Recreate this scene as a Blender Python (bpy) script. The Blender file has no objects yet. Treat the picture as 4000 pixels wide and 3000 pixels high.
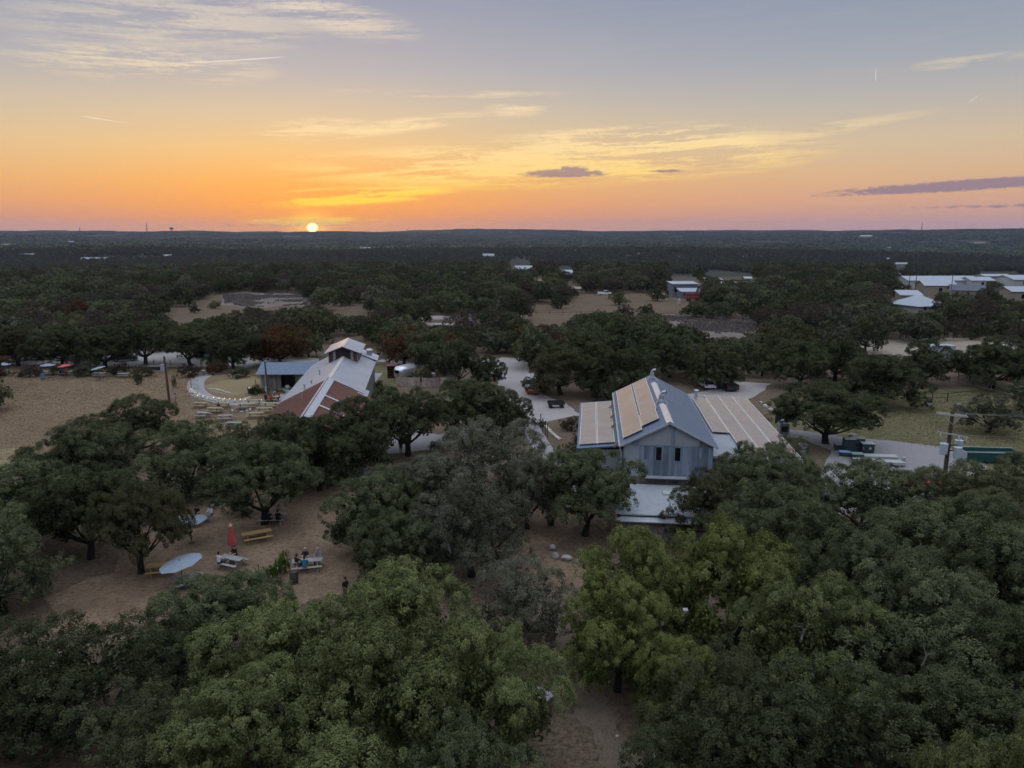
import bpy, bmesh, math, random
import numpy as np
from mathutils import Vector, Matrix

S = bpy.context.scene
COL = S.collection
R = math.radians

# ------------------------------------------------------------------ camera
CAMH = 25.0
PITCH = R(11.65)
FPX = 2911.0                       # focal length in pixels of the 4000 px wide frame
cam_d = bpy.data.cameras.new('camera')
cam = bpy.data.objects.new('camera', cam_d)
COL.objects.link(cam)
cam.location = (0, 0, CAMH)
cam.rotation_euler = (math.pi / 2 - PITCH, 0, 0)
cam_d.sensor_width = 36.0
cam_d.lens = 36.0 * FPX / 4000.0
cam_d.clip_start = 0.5
cam_d.clip_end = 60000.0
S.camera = cam
S.render.resolution_x, S.render.resolution_y = 1024, 768

CP, SP = math.cos(PITCH), math.sin(PITCH)
def P(px, py, z=0.0):
    """ground point (or point at height z) seen at a place of the 4000 x 3000 photograph"""
    u, v = (px - 2000) / FPX, (1500 - py) / FPX
    d = (u, CP + v * SP, -SP + v * CP)
    t = (z - CAMH) / d[2]
    return Vector((d[0] * t, d[1] * t, z))
def PD(px, py, D):
    """point at ground distance D (along y) seen at that place"""
    u, v = (px - 2000) / FPX, (1500 - py) / FPX
    d = (u, CP + v * SP, -SP + v * CP)
    t = D / d[1]
    return Vector((d[0] * t, D, CAMH + d[2] * t))
def AZEL(px, py):
    u, v = (px - 2000) / FPX, (1500 - py) / FPX
    x, y, z = u, CP + v * SP, -SP + v * CP
    return math.degrees(math.atan2(x, y)), math.degrees(math.atan2(z, math.hypot(x, y)))

# ------------------------------------------------------------------ node helper
class N:
    """a socket with arithmetic"""
    def __init__(s, t, sock): s.t, s.s = t, sock
    def _m(s, op, *o, clamp=False):
        n = s.t.nodes.new('ShaderNodeMath'); n.operation = op; n.use_clamp = clamp
        for i, a in enumerate((s,) + o):
            if isinstance(a, N): s.t.links.new(a.s, n.inputs[i])
            else: n.inputs[i].default_value = a
        return N(s.t, n.outputs[0])
    def __add__(s, o): return s._m('ADD', o)
    def __sub__(s, o): return s._m('SUBTRACT', o)
    def __mul__(s, o): return s._m('MULTIPLY', o)
    def __truediv__(s, o): return s._m('DIVIDE', o)
    __radd__ = __add__
    __rmul__ = __mul__
    def f(s, op, *o, clamp=False): return s._m(op, *o, clamp=clamp)
def ramp(t, fac, stops, interp='LINEAR'):
    n = t.nodes.new('ShaderNodeValToRGB'); t.links.new(fac.s, n.inputs[0])
    e = n.color_ramp.elements; n.color_ramp.interpolation = interp
    while len(e) < len(stops): e.new(0.5)
    for i, (p, c) in enumerate(stops):
        e[i].position = p
        e[i].color = tuple(c) + (1,) if len(c) == 3 else c
    return N(t, n.outputs[0])
def mixc(t, fac, a, b, blend='MIX'):
    n = t.nodes.new('ShaderNodeMix'); n.data_type = 'RGBA'; n.blend_type = blend; n.clamp_factor = True
    for k, v in ((0, fac), (6, a), (7, b)):
        if isinstance(v, N): t.links.new(v.s, n.inputs[k])
        elif k == 0: n.inputs[0].default_value = v
        else: n.inputs[k].default_value = tuple(v) + (1,)
    return N(t, n.outputs[2])
def noise(t, vec, scale, detail=4, rough=0.55, dist=0.0, dim='3D'):
    n = t.nodes.new('ShaderNodeTexNoise'); n.noise_dimensions = dim
    if vec is not None: t.links.new(vec.s, n.inputs['Vector'])
    n.inputs['Scale'].default_value = scale; n.inputs['Detail'].default_value = detail
    n.inputs['Roughness'].default_value = rough; n.inputs['Distortion'].default_value = dist
    return N(t, n.outputs[0])
def combine(t, x, y, z):
    n = t.nodes.new('ShaderNodeCombineXYZ')
    for i, a in enumerate((x, y, z)):
        if isinstance(a, N): t.links.new(a.s, n.inputs[i])
        else: n.inputs[i].default_value = a
    return N(t, n.outputs[0])
def srgb(r, g, b):
    f = lambda c: (c / 255 / 12.92) if c / 255 <= 0.04045 else ((c / 255 + 0.055) / 1.055) ** 2.4
    return (f(r), f(g), f(b))

# ------------------------------------------------------------------ sky
SUN_AZ, SUN_EL = AZEL(1220, 886)[0], 0.2
w = bpy.data.worlds.new('World'); S.world = w; w.use_nodes = True
T = w.node_tree; T.nodes.clear()
out = T.nodes.new('ShaderNodeOutputWorld'); bg = T.nodes.new('ShaderNodeBackground')
T.links.new(bg.outputs[0], out.inputs[0])
tc = T.nodes.new('ShaderNodeTexCoord'); sx = T.nodes.new('ShaderNodeSeparateXYZ')
T.links.new(tc.outputs['Generated'], sx.inputs[0])
X, Y, Z = (N(T, sx.outputs[i]) for i in range(3))
DEG = 180 / math.pi
el = Z.f('ARCSINE') * DEG
az = X.f('ARCTAN2', Y) * DEG
def elev(d): return (max(d, 0) / 90.0) ** 0.5
ef = (el.f('MAXIMUM', 0.0) / 90.0).f('SQRT')
ZEN = [(elev(26), (.58, .66, .80)), (elev(50), (1.12, 1.26, 1.50)), (1.0, (1.70, 1.92, 2.28))]  # overhead sky, out of view, brightened beyond the visible strip to light the ground
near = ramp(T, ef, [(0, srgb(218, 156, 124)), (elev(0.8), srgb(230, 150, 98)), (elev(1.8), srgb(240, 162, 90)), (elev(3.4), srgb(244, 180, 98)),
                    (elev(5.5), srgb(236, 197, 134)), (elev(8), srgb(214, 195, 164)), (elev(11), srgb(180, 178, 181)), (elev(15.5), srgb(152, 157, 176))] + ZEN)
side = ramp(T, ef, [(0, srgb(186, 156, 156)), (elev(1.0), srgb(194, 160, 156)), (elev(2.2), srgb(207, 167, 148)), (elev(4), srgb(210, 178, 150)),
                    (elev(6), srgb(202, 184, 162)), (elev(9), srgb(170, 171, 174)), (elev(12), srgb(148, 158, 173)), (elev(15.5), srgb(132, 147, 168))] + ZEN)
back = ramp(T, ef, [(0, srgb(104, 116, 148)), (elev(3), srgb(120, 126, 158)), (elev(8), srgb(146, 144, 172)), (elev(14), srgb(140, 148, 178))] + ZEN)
daz = (az - SUN_AZ).f('ABSOLUTE')
daz = daz.f('MINIMUM', daz * -1.0 + 360.0)
w1 = (daz / 26.0); w1 = (w1 * w1 * 0.6 + 1.0).f('POWER', -1.6)
w2 = ((daz - 60.0) / 70.0).f('SMOOTH_MIN', 1.0, 0.2).f('MAXIMUM', 0.0)
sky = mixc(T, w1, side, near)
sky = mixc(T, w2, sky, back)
# soft glow round the sun
dsa, dse = az - SUN_AZ, (el - SUN_EL) * 1.25
ths = (dsa * dsa + dse * dse).f('SQRT')
g1 = (dsa * dsa / 50.0 + dse * dse / 9.0 + 1.0).f('POWER', -1.1)
sky = mixc(T, g1 * 0.85, sky, srgb(255, 166, 34))
g2 = (ths * ths).f('MULTIPLY_ADD', -0.16, 1.0, clamp=True); g2 = g2 * g2 * g2
sky = mixc(T, g2 * 0.9, sky, (1.5, 0.72, 0.05))
# cirrus: streaky noise inside loose regions of the sky
AE = combine(T, az, el, 0.0)
def vmath(op, a, b):
    n = T.nodes.new('ShaderNodeVectorMath'); n.operation = op
    for i, q in enumerate((a, b)):
        if isinstance(q, N): T.links.new(q.s, n.inputs[i])
        else: n.inputs[i].default_value = q
    return N(T, n.outputs[1 if op == 'DOT_PRODUCT' else 0])
def blob(px, py, hw, hh, k, tilt=0.0):
    a, e = AZEL(px, py); sa, se = 1.55 * hw / FPX * DEG, 1.55 * hh / FPX * DEG
    d = vmath('SUBTRACT', AE, (a, e, 0))
    if tilt:
        n = T.nodes.new('ShaderNodeMapping'); n.vector_type = 'POINT'; T.links.new(d.s, n.inputs[0]); n.inputs['Rotation'].default_value = (0, 0, -math.atan(tilt)); d = N(T, n.outputs[0])
    d = vmath('MULTIPLY', d, (1 / sa, 1 / se, 0))
    q = (vmath('DOT_PRODUCT', d, d)).f('MULTIPLY_ADD', -1.0, 1.0, clamp=True)
    return q * k
def total(lst):
    r = blob(*lst[0])
    for q in lst[1:]: r = r.f('MAXIMUM', blob(*q))
    return r
wv = combine(T, az * 0.05 + el * 0.04, el * 0.72 - az * 0.03, 3.7)
n1 = noise(T, wv, 1.9, 7, 0.68, 0.22, '2D')
n3 = noise(T, combine(T, az * 1.5, el * 4.2, 5.0), 1.1, 5, 0.65, 0.0, '2D')
bright = total([(2150, 640, 700, 62, 1.5, 0.03), (2500, 565, 400, 55, 1.5), (1380, 765, 280, 26, 1.7, .07), (1260, 866, 200, 13, 1.8),
                (1560, 492, 250, 19, 0.95, .14), (1220, 500, 150, 26, .8, .1), (2010, 425, 80, 22, .8), (1780, 368, 320, 10, .6),
                (760, 70, 400, 84, .62, .1), (1260, 50, 240, 46, .95, -.16), (560, 245, 300, 46, .85), (3790, 240, 120, 16, .45), (3050, 540, 340, 18, .55, .14)])
cm = ((n1 - 0.41) * 6.0 + (n3 - 0.52) * 1.3).f('MULTIPLY_ADD', 1.0, 0.0, clamp=True)
ccol = ramp(T, ef, [(0, srgb(255, 176, 96)), (elev(1.0), srgb(255, 214, 50)), (elev(2.4), srgb(255, 218, 70)), (elev(4), srgb(255, 216, 128)), (elev(7), srgb(250, 222, 170)), (elev(10), srgb(240, 218, 180)), (elev(14), srgb(224, 210, 190)), (1, srgb(190, 195, 208))])
sky = mixc(T, (cm * bright).f('MINIMUM', 0.95), sky, ccol)
haze_c = (n1 - 0.45).f('MULTIPLY', 1.1, clamp=True)
sky = mixc(T, haze_c * 0.14, sky, ccol)
dark = total([(2200, 678, 165, 15, 1.25, 0.0), (2235, 665, 65, 16, 1.1), (3800, 722, 420, 17, 1.3, 0.045), (2610, 668, 70, 7, 1.0), (3900, 805, 330, 7, .8), (1150, 880, 600, 6, .7)])
dm = (dark - (n3 * -1.0 + 1.0) * 1.15).f('MULTIPLY', 2.4, clamp=True)
sky = mixc(T, dm * 0.8, sky, mixc(T, w1, srgb(128, 116, 140), srgb(142, 112, 128)))
# condensation trails
def trail(x0, y0, x1, y1, wid, k):
    a0, e0 = AZEL(x0, y0); a1, e1 = AZEL(x1, y1)
    L = math.hypot(a1 - a0, e1 - e0); ux, uy = (a1 - a0) / L, (e1 - e0) / L
    d = vmath('SUBTRACT', AE, ((a0 + a1) / 2, (e0 + e1) / 2, 0))
    s = vmath('DOT_PRODUCT', d, (2 * ux / L, 2 * uy / L, 0)); q = vmath('DOT_PRODUCT', d, (-uy / wid, ux / wid, 0))
    g = (q * q).f('MULTIPLY_ADD', -0.5, 1.0, clamp=True)
    return g * ((s * s).f('MULTIPLY_ADD', -1.0, 1.0, clamp=True)).f('MULTIPLY', 1.5, clamp=True) * (s * (.45 * k) + .5 * k)
tr = trail(540, 488, 310, 452, .032, .85).f('MAXIMUM', trail(600, 252, 1125, 221, .036, .95)).f('MAXIMUM', trail(3421, 255, 3421, 318, .026, .85)).f('MAXIMUM', trail(3835, 365, 3780, 402, .028, .7))
sky = mixc(T, tr, sky, srgb(248, 236, 220))
# the sun's disc
disc = ((ths * -1.0 + 0.42) * 5.0).f('MULTIPLY', 1.0, clamp=True)
sky = mixc(T, disc, sky, (14.0, 6.0, 1.2))
nish = T.nodes.new('ShaderNodeTexSky'); nish.sky_type = 'NISHITA'; nish.sun_disc = False
nish.sun_elevation = R(SUN_EL); nish.sun_rotation = R(SUN_AZ)
nish.dust_density = 2.0
n_add = mixc(T, 1.0, sky, mixc(T, 1.0, N(T, nish.outputs[0]), (0.02, 0.02, 0.02), 'MULTIPLY'), 'ADD')
T.links.new(n_add.s, bg.inputs[0])
bg.inputs[1].default_value = 1.0
w.cycles.sampling_method = 'MANUAL'; w.cycles.sample_map_resolution = 512

sun_d = bpy.data.lights.new('sun', 'SUN'); sun = bpy.data.objects.new('sun', sun_d); COL.objects.link(sun)
sun_d.energy = 0.4; sun_d.angle = R(0.6); sun_d.color = (1.0, 0.50, 0.16)
a, e = R(SUN_AZ), R(SUN_EL)
sun.rotation_euler = Vector((-math.sin(a) * math.cos(e), -math.cos(a) * math.cos(e), -math.sin(e))).to_track_quat('-Z', 'Y').to_euler()

vs = S.view_settings
vs.view_transform = 'Standard'; vs.look = 'None'; vs.exposure = 0.0; vs.gamma = 1.0; vs.use_curve_mapping = False
S.render.engine = 'CYCLES'
cy = S.cycles
cy.max_bounces = 5; cy.diffuse_bounces = 3; cy.glossy_bounces = 3; cy.transmission_bounces = 4; cy.transparent_max_bounces = 6; cy.volume_bounces = 0
cy.use_denoising = True; cy.caustics_reflective = False; cy.caustics_refractive = False
cy.use_adaptive_sampling = True; cy.adaptive_threshold = 0.03; cy.sample_clamp_indirect = 4.0

# ------------------------------------------------------------------ materials
MATS = {}
def mat(name, col, rough=0.85, metal=0.0, var=0.12, nscale=3.0, spec=0.3, col2=None, bump=0.0, bscale=20.0, emit=None, stretch=None, rnd=0.0, n2=None, detail=5):
    if name in MATS: return MATS[name]
    m = bpy.data.materials.new(name); m.use_nodes = True; t = m.node_tree
    b = t.nodes['Principled BSDF']
    b.inputs['Roughness'].default_value = rough; b.inputs['Metallic'].default_value = metal
    b.inputs['Specular IOR Level'].default_value = spec
    g = t.nodes.new('ShaderNodeNewGeometry' if not stretch else 'ShaderNodeTexCoord')
    v = N(t, g.outputs['Position'] if not stretch else g.outputs['Object'])
    if stretch:
        mp = t.nodes.new('ShaderNodeMapping'); t.links.new(v.s, mp.inputs[0]); mp.inputs['Scale'].default_value = stretch; v = N(t, mp.outputs[0])
    f = noise(t, v, nscale, detail, 0.6)
    c1 = col; c2 = col2 or tuple(max(0, x * (1 - 2.5 * var)) for x in col)
    c = mixc(t, ((f - 0.5) * 2.2 + 0.5).f('MULTIPLY', 1.0, clamp=True), c2, c1)
    if n2:
        c = mixc(t, ((noise(t, v, n2[0], 4, 0.6) - n2[1]) * n2[2]).f('MULTIPLY', 1.0, clamp=True), c, n2[3])
    if rnd:
        oi = t.nodes.new('ShaderNodeObjectInfo')
        k = N(t, oi.outputs['Random']) * (2 * rnd) + (1 - rnd)
        c = mixc(t, 1.0, c, combine(t, k, k, k), 'MULTIPLY')
    t.links.new(c.s, b.inputs['Base Color'])
    if bump:
        bn = t.nodes.new('ShaderNodeBump'); bn.inputs['Strength'].default_value = bump; bn.inputs['Distance'].default_value = 0.05
        t.links.new(noise(t, v, bscale, 5, 0.6).s, bn.inputs['Height']); t.links.new(bn.outputs[0], b.inputs['Normal'])
    if emit:
        b.inputs['Emission Color'].default_value = tuple(emit[0]) + (1,); b.inputs['Emission Strength'].default_value = emit[1]
    MATS[name] = m
    return m
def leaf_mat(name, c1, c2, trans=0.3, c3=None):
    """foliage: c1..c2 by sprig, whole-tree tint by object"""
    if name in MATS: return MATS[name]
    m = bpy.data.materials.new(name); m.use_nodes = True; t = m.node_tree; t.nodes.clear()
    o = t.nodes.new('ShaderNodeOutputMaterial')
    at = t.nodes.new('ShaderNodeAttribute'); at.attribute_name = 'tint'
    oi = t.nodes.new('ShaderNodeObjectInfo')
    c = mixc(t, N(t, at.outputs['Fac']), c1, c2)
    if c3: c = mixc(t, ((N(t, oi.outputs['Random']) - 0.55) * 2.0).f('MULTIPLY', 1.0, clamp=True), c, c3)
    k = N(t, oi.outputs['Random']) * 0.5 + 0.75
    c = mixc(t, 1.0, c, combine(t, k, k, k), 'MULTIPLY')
    d = t.nodes.new('ShaderNodeBsdfDiffuse'); tr = t.nodes.new('ShaderNodeBsdfTranslucent'); mx = t.nodes.new('ShaderNodeMixShader')
    t.links.new(c.s, d.inputs[0]); t.links.new(c.s, tr.inputs[0]); mx.inputs[0].default_value = trans
    t.links.new(d.outputs[0], mx.inputs[1]); t.links.new(tr.outputs[0], mx.inputs[2]); t.links.new(mx.outputs[0], o.inputs[0])
    MATS[name] = m
    return m

# ------------------------------------------------------------------ mesh helpers
class MB:
    """collects faces; build() links them as ONE mesh object"""
    def __init__(s): s.v, s.f, s.mi = [], [], []
    def add(s, vs, fs, mi=0, M=None):
        k = len(s.v)
        s.v += [tuple(M @ Vector(p)) if M is not None else tuple(p) for p in vs]
        s.f += [tuple(i + k for i in f) for f in fs]; s.mi += [mi] * len(fs)
        return s
    def box(s, x0, x1, y0, y1, z0, z1, mi=0, M=None):
        return s.add([(x0, y0, z0), (x1, y0, z0), (x1, y1, z0), (x0, y1, z0), (x0, y0, z1), (x1, y0, z1), (x1, y1, z1), (x0, y1, z1)],
                     [(3, 2, 1, 0), (4, 5, 6, 7), (0, 1, 5, 4), (1, 2, 6, 5), (2, 3, 7, 6), (3, 0, 4, 7)], mi, M)
    def prism(s, poly, y0, y1, mi=0, M=None):
        """poly of (x, z) pushed from y0 to y1"""
        n = len(poly)
        return s.add([(x, y0, z) for x, z in poly] + [(x, y1, z) for x, z in poly],
                     [tuple(range(n)), tuple(range(2 * n - 1, n - 1, -1))] + [((i + 1) % n, i, n + i, n + (i + 1) % n) for i in range(n)], mi, M)
    def slab(s, poly, t, mi=0, M=None):
        """a sheet given by its top corners, t thick"""
        n = len(poly); q = [Vector(p) for p in poly]
        nn = (q[1] - q[0]).cross(q[2] - q[0]).normalized()
        if nn.z < 0: nn = -nn
        lo = [p - nn * t for p in q]
        return s.add(q + lo, [tuple(range(n)), tuple(range(2 * n - 1, n - 1, -1))] + [((i + 1) % n, i, n + i, n + (i + 1) % n) for i in range(n)], mi, M)
    def tube(s, pts, rad, n=8, mi=0, M=None, cap=True):
        """rings along pts with radii rad"""
        pts = [Vector(p) for p in pts]
        if not hasattr(rad, '__len__'): rad = [rad] * len(pts)
        vs, fs = [], []
        for i, p in enumerate(pts):
            d = (pts[min(i + 1, len(pts) - 1)] - pts[max(i - 1, 0)]).normalized()
            u = d.orthogonal().normalized() if abs(d.z) < 0.9 else Vector((1, 0, 0)).cross(d).normalized()
            vv = d.cross(u)
            vs += [p + (u * math.cos(2 * math.pi * k / n) + vv * math.sin(2 * math.pi * k / n)) * rad[i] for k in range(n)]
        for i in range(len(pts) - 1):
            for k in range(n):
                a, b = i * n + k, i * n + (k + 1) % n
                fs.append((a, b, b + n, a + n))
        if cap: fs += [tuple(range(n - 1, -1, -1)), tuple(range(len(vs) - n, len(vs)))]
        return s.add(vs, fs, mi, M)
    def build(s, name, mats, parent=None, loc=None, smooth=False):
        me = bpy.data.meshes.new(name); me.from_pydata([tuple(p) for p in s.v], [], s.f)
        for m in (mats if isinstance(mats, (list, tuple)) else [mats]): me.materials.append(m)
        me.polygons.foreach_set('material_index', s.mi)
        if smooth: me.polygons.foreach_set('use_smooth', [True] * len(me.polygons))
        me.update()
        return link(name, me, parent, loc)
def link(name, me, parent=None, loc=None):
    o = bpy.data.objects.new(name, me); COL.objects.link(o)
    if parent: o.parent = parent
    if loc is not None: o.location = loc
    return o
def thing(name, label, cat, loc=(0, 0, 0), rz=0.0, group=None):
    o = link(name, None, None, loc); o.rotation_euler.z = rz
    return tag(o, label, cat, group)
def tag(o, label, cat, group=None):
    o['label'] = label; o['category'] = cat
    if group: o['group'] = group
    return o
def copy_tree(o, parent=None):
    c = o.copy(); COL.objects.link(c); c.parent = parent
    for ch in o.children: copy_tree(ch, c)
    return c
def ground_sheet(name, pts, z, m, edge=0.6, step=2.0, seed=1, holes=None):
    """a flat piece of ground with an uneven rim"""
    rng = random.Random(seed); b = []
    n = len(pts)
    for i in range(n):
        p, q = Vector(pts[i]).xy, Vector(pts[(i + 1) % n]).xy
        k = max(1, int((q - p).length / step))
        for j in range(k):
            c = p.lerp(q, j / k)
            if edge: c += Vector((rng.uniform(-edge, edge), rng.uniform(-edge, edge)))
            b.append((c.x, c.y, z))
    bm = bmesh.new(); f = bm.faces.new([bm.verts.new(p) for p in b])
    if f.calc_area() and f.normal.z < 0: f.normal_flip()
    bmesh.ops.triangulate(bm, faces=bm.faces[:])
    for f in bm.faces:
        f.normal_update()
        if f.normal.z < 0: f.normal_flip()
    me = bpy.data.meshes.new(name); bm.to_mesh(me); bm.free(); me.materials.append(m)
    o = link(name, me); o['kind'] = 'structure'
    return o
def strip(name, pts, width, z, m, edge=0.0, seed=2):
    """a path of that width along pts"""
    q = [Vector(p).xy for p in pts]; L, Rr = [], []
    wd = width if hasattr(width, '__len__') else [width] * len(q)
    for i, p in enumerate(q):
        d = (q[min(i + 1, len(q) - 1)] - q[max(i - 1, 0)]).normalized(); nn = Vector((-d.y, d.x))
        L.append(p + nn * wd[i] / 2); Rr.append(p - nn * wd[i] / 2)
    return ground_sheet(name, [tuple(v) + (0,) for v in L + Rr[::-1]], z, m, edge, 1.5, seed)
def in_poly(x, y, poly):
    r = False; n = len(poly)
    for i in range(n):
        x0, y0 = poly[i][0], poly[i][1]; x1, y1 = poly[(i + 1) % n][0], poly[(i + 1) % n][1]
        if (y0 > y) != (y1 > y) and x < (x1 - x0) * (y - y0) / (y1 - y0) + x0: r = not r
    return r
def smooth_pts(pts, k=6):
    """Catmull-Rom through pts"""
    pts = [Vector(p) for p in pts]; o = []
    for i in range(len(pts) - 1):
        a, b, c, d = pts[max(i - 1, 0)], pts[i], pts[i + 1], pts[min(i + 2, len(pts) - 1)]
        for j in range(k):
            s = j / k
            o.append(0.5 * ((2 * b) + (c - a) * s + (2 * a - 5 * b + 4 * c - d) * s * s + (3 * b - a - 3 * c + d) * s ** 3))
    return o + [pts[-1]]
# ------------------------------------------------------------------ terrain
rs = np.random.RandomState(5)
_g = rs.rand(64, 64)
def vnoise(x, y):
    x = np.asarray(x, float); y = np.asarray(y, float)
    xi, yi = np.floor(x).astype(int), np.floor(y).astype(int); fx, fy = x - xi, y - yi
    fx, fy = fx * fx * (3 - 2 * fx), fy * fy * (3 - 2 * fy)
    g = lambda i, j: _g[i % 64, j % 64]
    return (g(xi, yi) * (1 - fx) + g(xi + 1, yi) * fx) * (1 - fy) + (g(xi, yi + 1) * (1 - fx) + g(xi + 1, yi + 1) * fx) * fy
def sstep(a, b, x):
    t = np.clip((np.asarray(x, float) - a) / (b - a), 0, 1); return t * t * (3 - 2 * t)
CREST = [(-90, 8), (-34.5, 15), (-29, 16), (-24, 13), (-18, 7), (-14.7, 3), (-9, 10), (-5, 19), (-3, 24), (0, 20), (8, 14), (14, 8), (20, 14), (27, 22), (32, 30), (36, 32), (90, 20)]
def terrain(x, y):
    x = np.asarray(x, float); y = np.asarray(y, float)
    r = np.hypot(x, y); azd = np.degrees(np.arctan2(x, y))
    edge = 405 + 50 * (vnoise(azd / 7 + 9, 3.3) - 0.5)
    z = -27 * sstep(0, 1, (r - edge) / 420)
    k = sstep(700, 1500, r)
    z = z + k * ((vnoise(x / 420 + 7, y / 380) - 0.5) * 22 + (vnoise(x / 1300, y / 800 + 4) - 0.5) * 26)
    crest = np.interp(azd, [c[0] for c in CREST], [c[1] for c in CREST])
    z = z + sstep(2200, 6600, r) * (crest + 26 + (vnoise(azd * 1.1 + 40, 1.5) - 0.5) * 7 - k * 0)
    # nearer rises on either side
    z = z + 17 * np.exp(-((azd + 31) / 7) ** 2 - ((r - 2900) / 500) ** 2) + 22 * np.exp(-((azd - 36) / 9) ** 2 - ((r - 3600) / 800) ** 2) + 10 * np.exp(-((azd - 24) / 8) ** 2 - ((r - 4200) / 500) ** 2)
    z = z - sstep(6900, 11000, r) * 40
    return np.where(r < 330, 0.0, z)
def tz(x, y): return float(terrain(x, y))

radii = [0, 20, 60, 120, 200, 260, 300, 330, 350] + list(370 * 1.028 ** np.arange(0, 116))
NA = 420
tv = [(0, 0, 0)]
for r_ in radii[1:]:
    aa = np.linspace(0, 2 * math.pi, NA, endpoint=False)
    xx, yy = r_ * np.sin(aa), r_ * np.cos(aa); zz = terrain(xx, yy)
    tv += list(zip(xx.tolist(), yy.tolist(), zz.tolist()))
tf = [(0, 1 + (k + 1) % NA, 1 + k) for k in range(NA)]
for i in range(len(radii) - 2):
    a0, b0 = 1 + i * NA, 1 + (i + 1) * NA
    tf += [(a0 + k, a0 + (k + 1) % NA, b0 + (k + 1) % NA, b0 + k) for k in range(NA)]
me = bpy.data.meshes.new('ground'); me.from_pydata(tv, [], tf)
def ground_material():
    m = bpy.data.materials.new('wooded_ground'); m.use_nodes = True; t = m.node_tree; b = t.nodes['Principled BSDF']
    g = t.nodes.new('ShaderNodeNewGeometry'); v = N(t, g.outputs['Position'])
    litter = mixc(t, noise(t, v, 0.35, 4, 0.65), srgb(84, 71, 58), srgb(122, 105, 88))
    litter = mixc(t, ((noise(t, v, 3.0, 3, 0.7) - 0.5) * 3.0 + 0.3).f('MULTIPLY', 1.0, clamp=True), litter, srgb(58, 50, 44))
    litter = mixc(t, ((noise(t, v, 0.12, 3, 0.6) - 0.55) * 5.0).f('MULTIPLY', 1.0, clamp=True), litter, srgb(66, 68, 44))
    far = mixc(t, noise(t, v, 0.012, 5, 0.65), srgb(38, 40, 34), srgb(66, 62, 50))
    far = mixc(t, ((noise(t, v, 0.0045, 4, 0.6) - 0.57) * 9.0).f('MULTIPLY', 1.0, clamp=True), far, srgb(130, 112, 88))
    sp = t.nodes.new('ShaderNodeSeparateXYZ'); t.links.new(v.s, sp.inputs[0])
    dist = (N(t, sp.outputs[0]).f('POWER', 2.0) + N(t, sp.outputs[1]).f('POWER', 2.0)).f('SQRT')
    c = mixc(t, ((dist - 330.0) / 200.0).f('MULTIPLY', 1.0, clamp=True), litter, far)
    t.links.new(c.s, b.inputs['Base Color']); b.inputs['Roughness'].default_value = 1.0; b.inputs['Specular IOR Level'].default_value = 0.1
    bn = t.nodes.new('ShaderNodeBump'); bn.inputs['Strength'].default_value = 0.5; bn.inputs['Distance'].default_value = 0.12
    t.links.new(noise(t, v, 1.7, 4, 0.7).s, bn.inputs['Height']); t.links.new(bn.outputs[0], b.inputs['Normal'])
    return m
me.materials.append(ground_material()); me.polygons.foreach_set('use_smooth', [True] * len(me.polygons)); me.update()
g_o = link('ground', me); g_o['kind'] = 'structure'

# ------------------------------------------------------------------ trees
def np_mesh(name, verts, faces4, tint, m):
    """quads from arrays, with a tint per face"""
    me = bpy.data.meshes.new(name); nv, nf = len(verts), len(faces4)
    me.vertices.add(nv); me.vertices.foreach_set('co', np.asarray(verts, np.float32).ravel())
    me.loops.add(nf * 4); me.loops.foreach_set('vertex_index', np.asarray(faces4, np.int32).ravel())
    me.polygons.add(nf); me.polygons.foreach_set('loop_start', np.arange(0, nf * 4, 4, dtype=np.int32))
    at = me.attributes.new('tint', 'FLOAT', 'FACE'); at.data.foreach_set('value', np.asarray(tint, np.float32))
    me.materials.append(m); me.update(calc_edges=True)
    return me
def unit(v): return v / np.maximum(np.linalg.norm(v, axis=1, keepdims=True), 1e-9)
def cards(rng, c, nrm, size, asp=0.62):
    """diamond sprigs"""
    n = len(c); r = rng.normal(size=(n, 3)); t = unit(np.cross(nrm, r)); b = np.cross(nrm, t)
    L = (size * rng.uniform(0.6, 1.35, n))[:, None] * 0.5; W = L * asp
    fold = nrm * L * 0.25
    v = np.stack([c + t * L - fold * 0.5, c + b * W + fold * 0.5, c - t * L - fold * 0.5, c - b * W + fold * 0.5], 1).reshape(-1, 3)
    return v, np.arange(4 * n).reshape(-1, 4)
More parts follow.
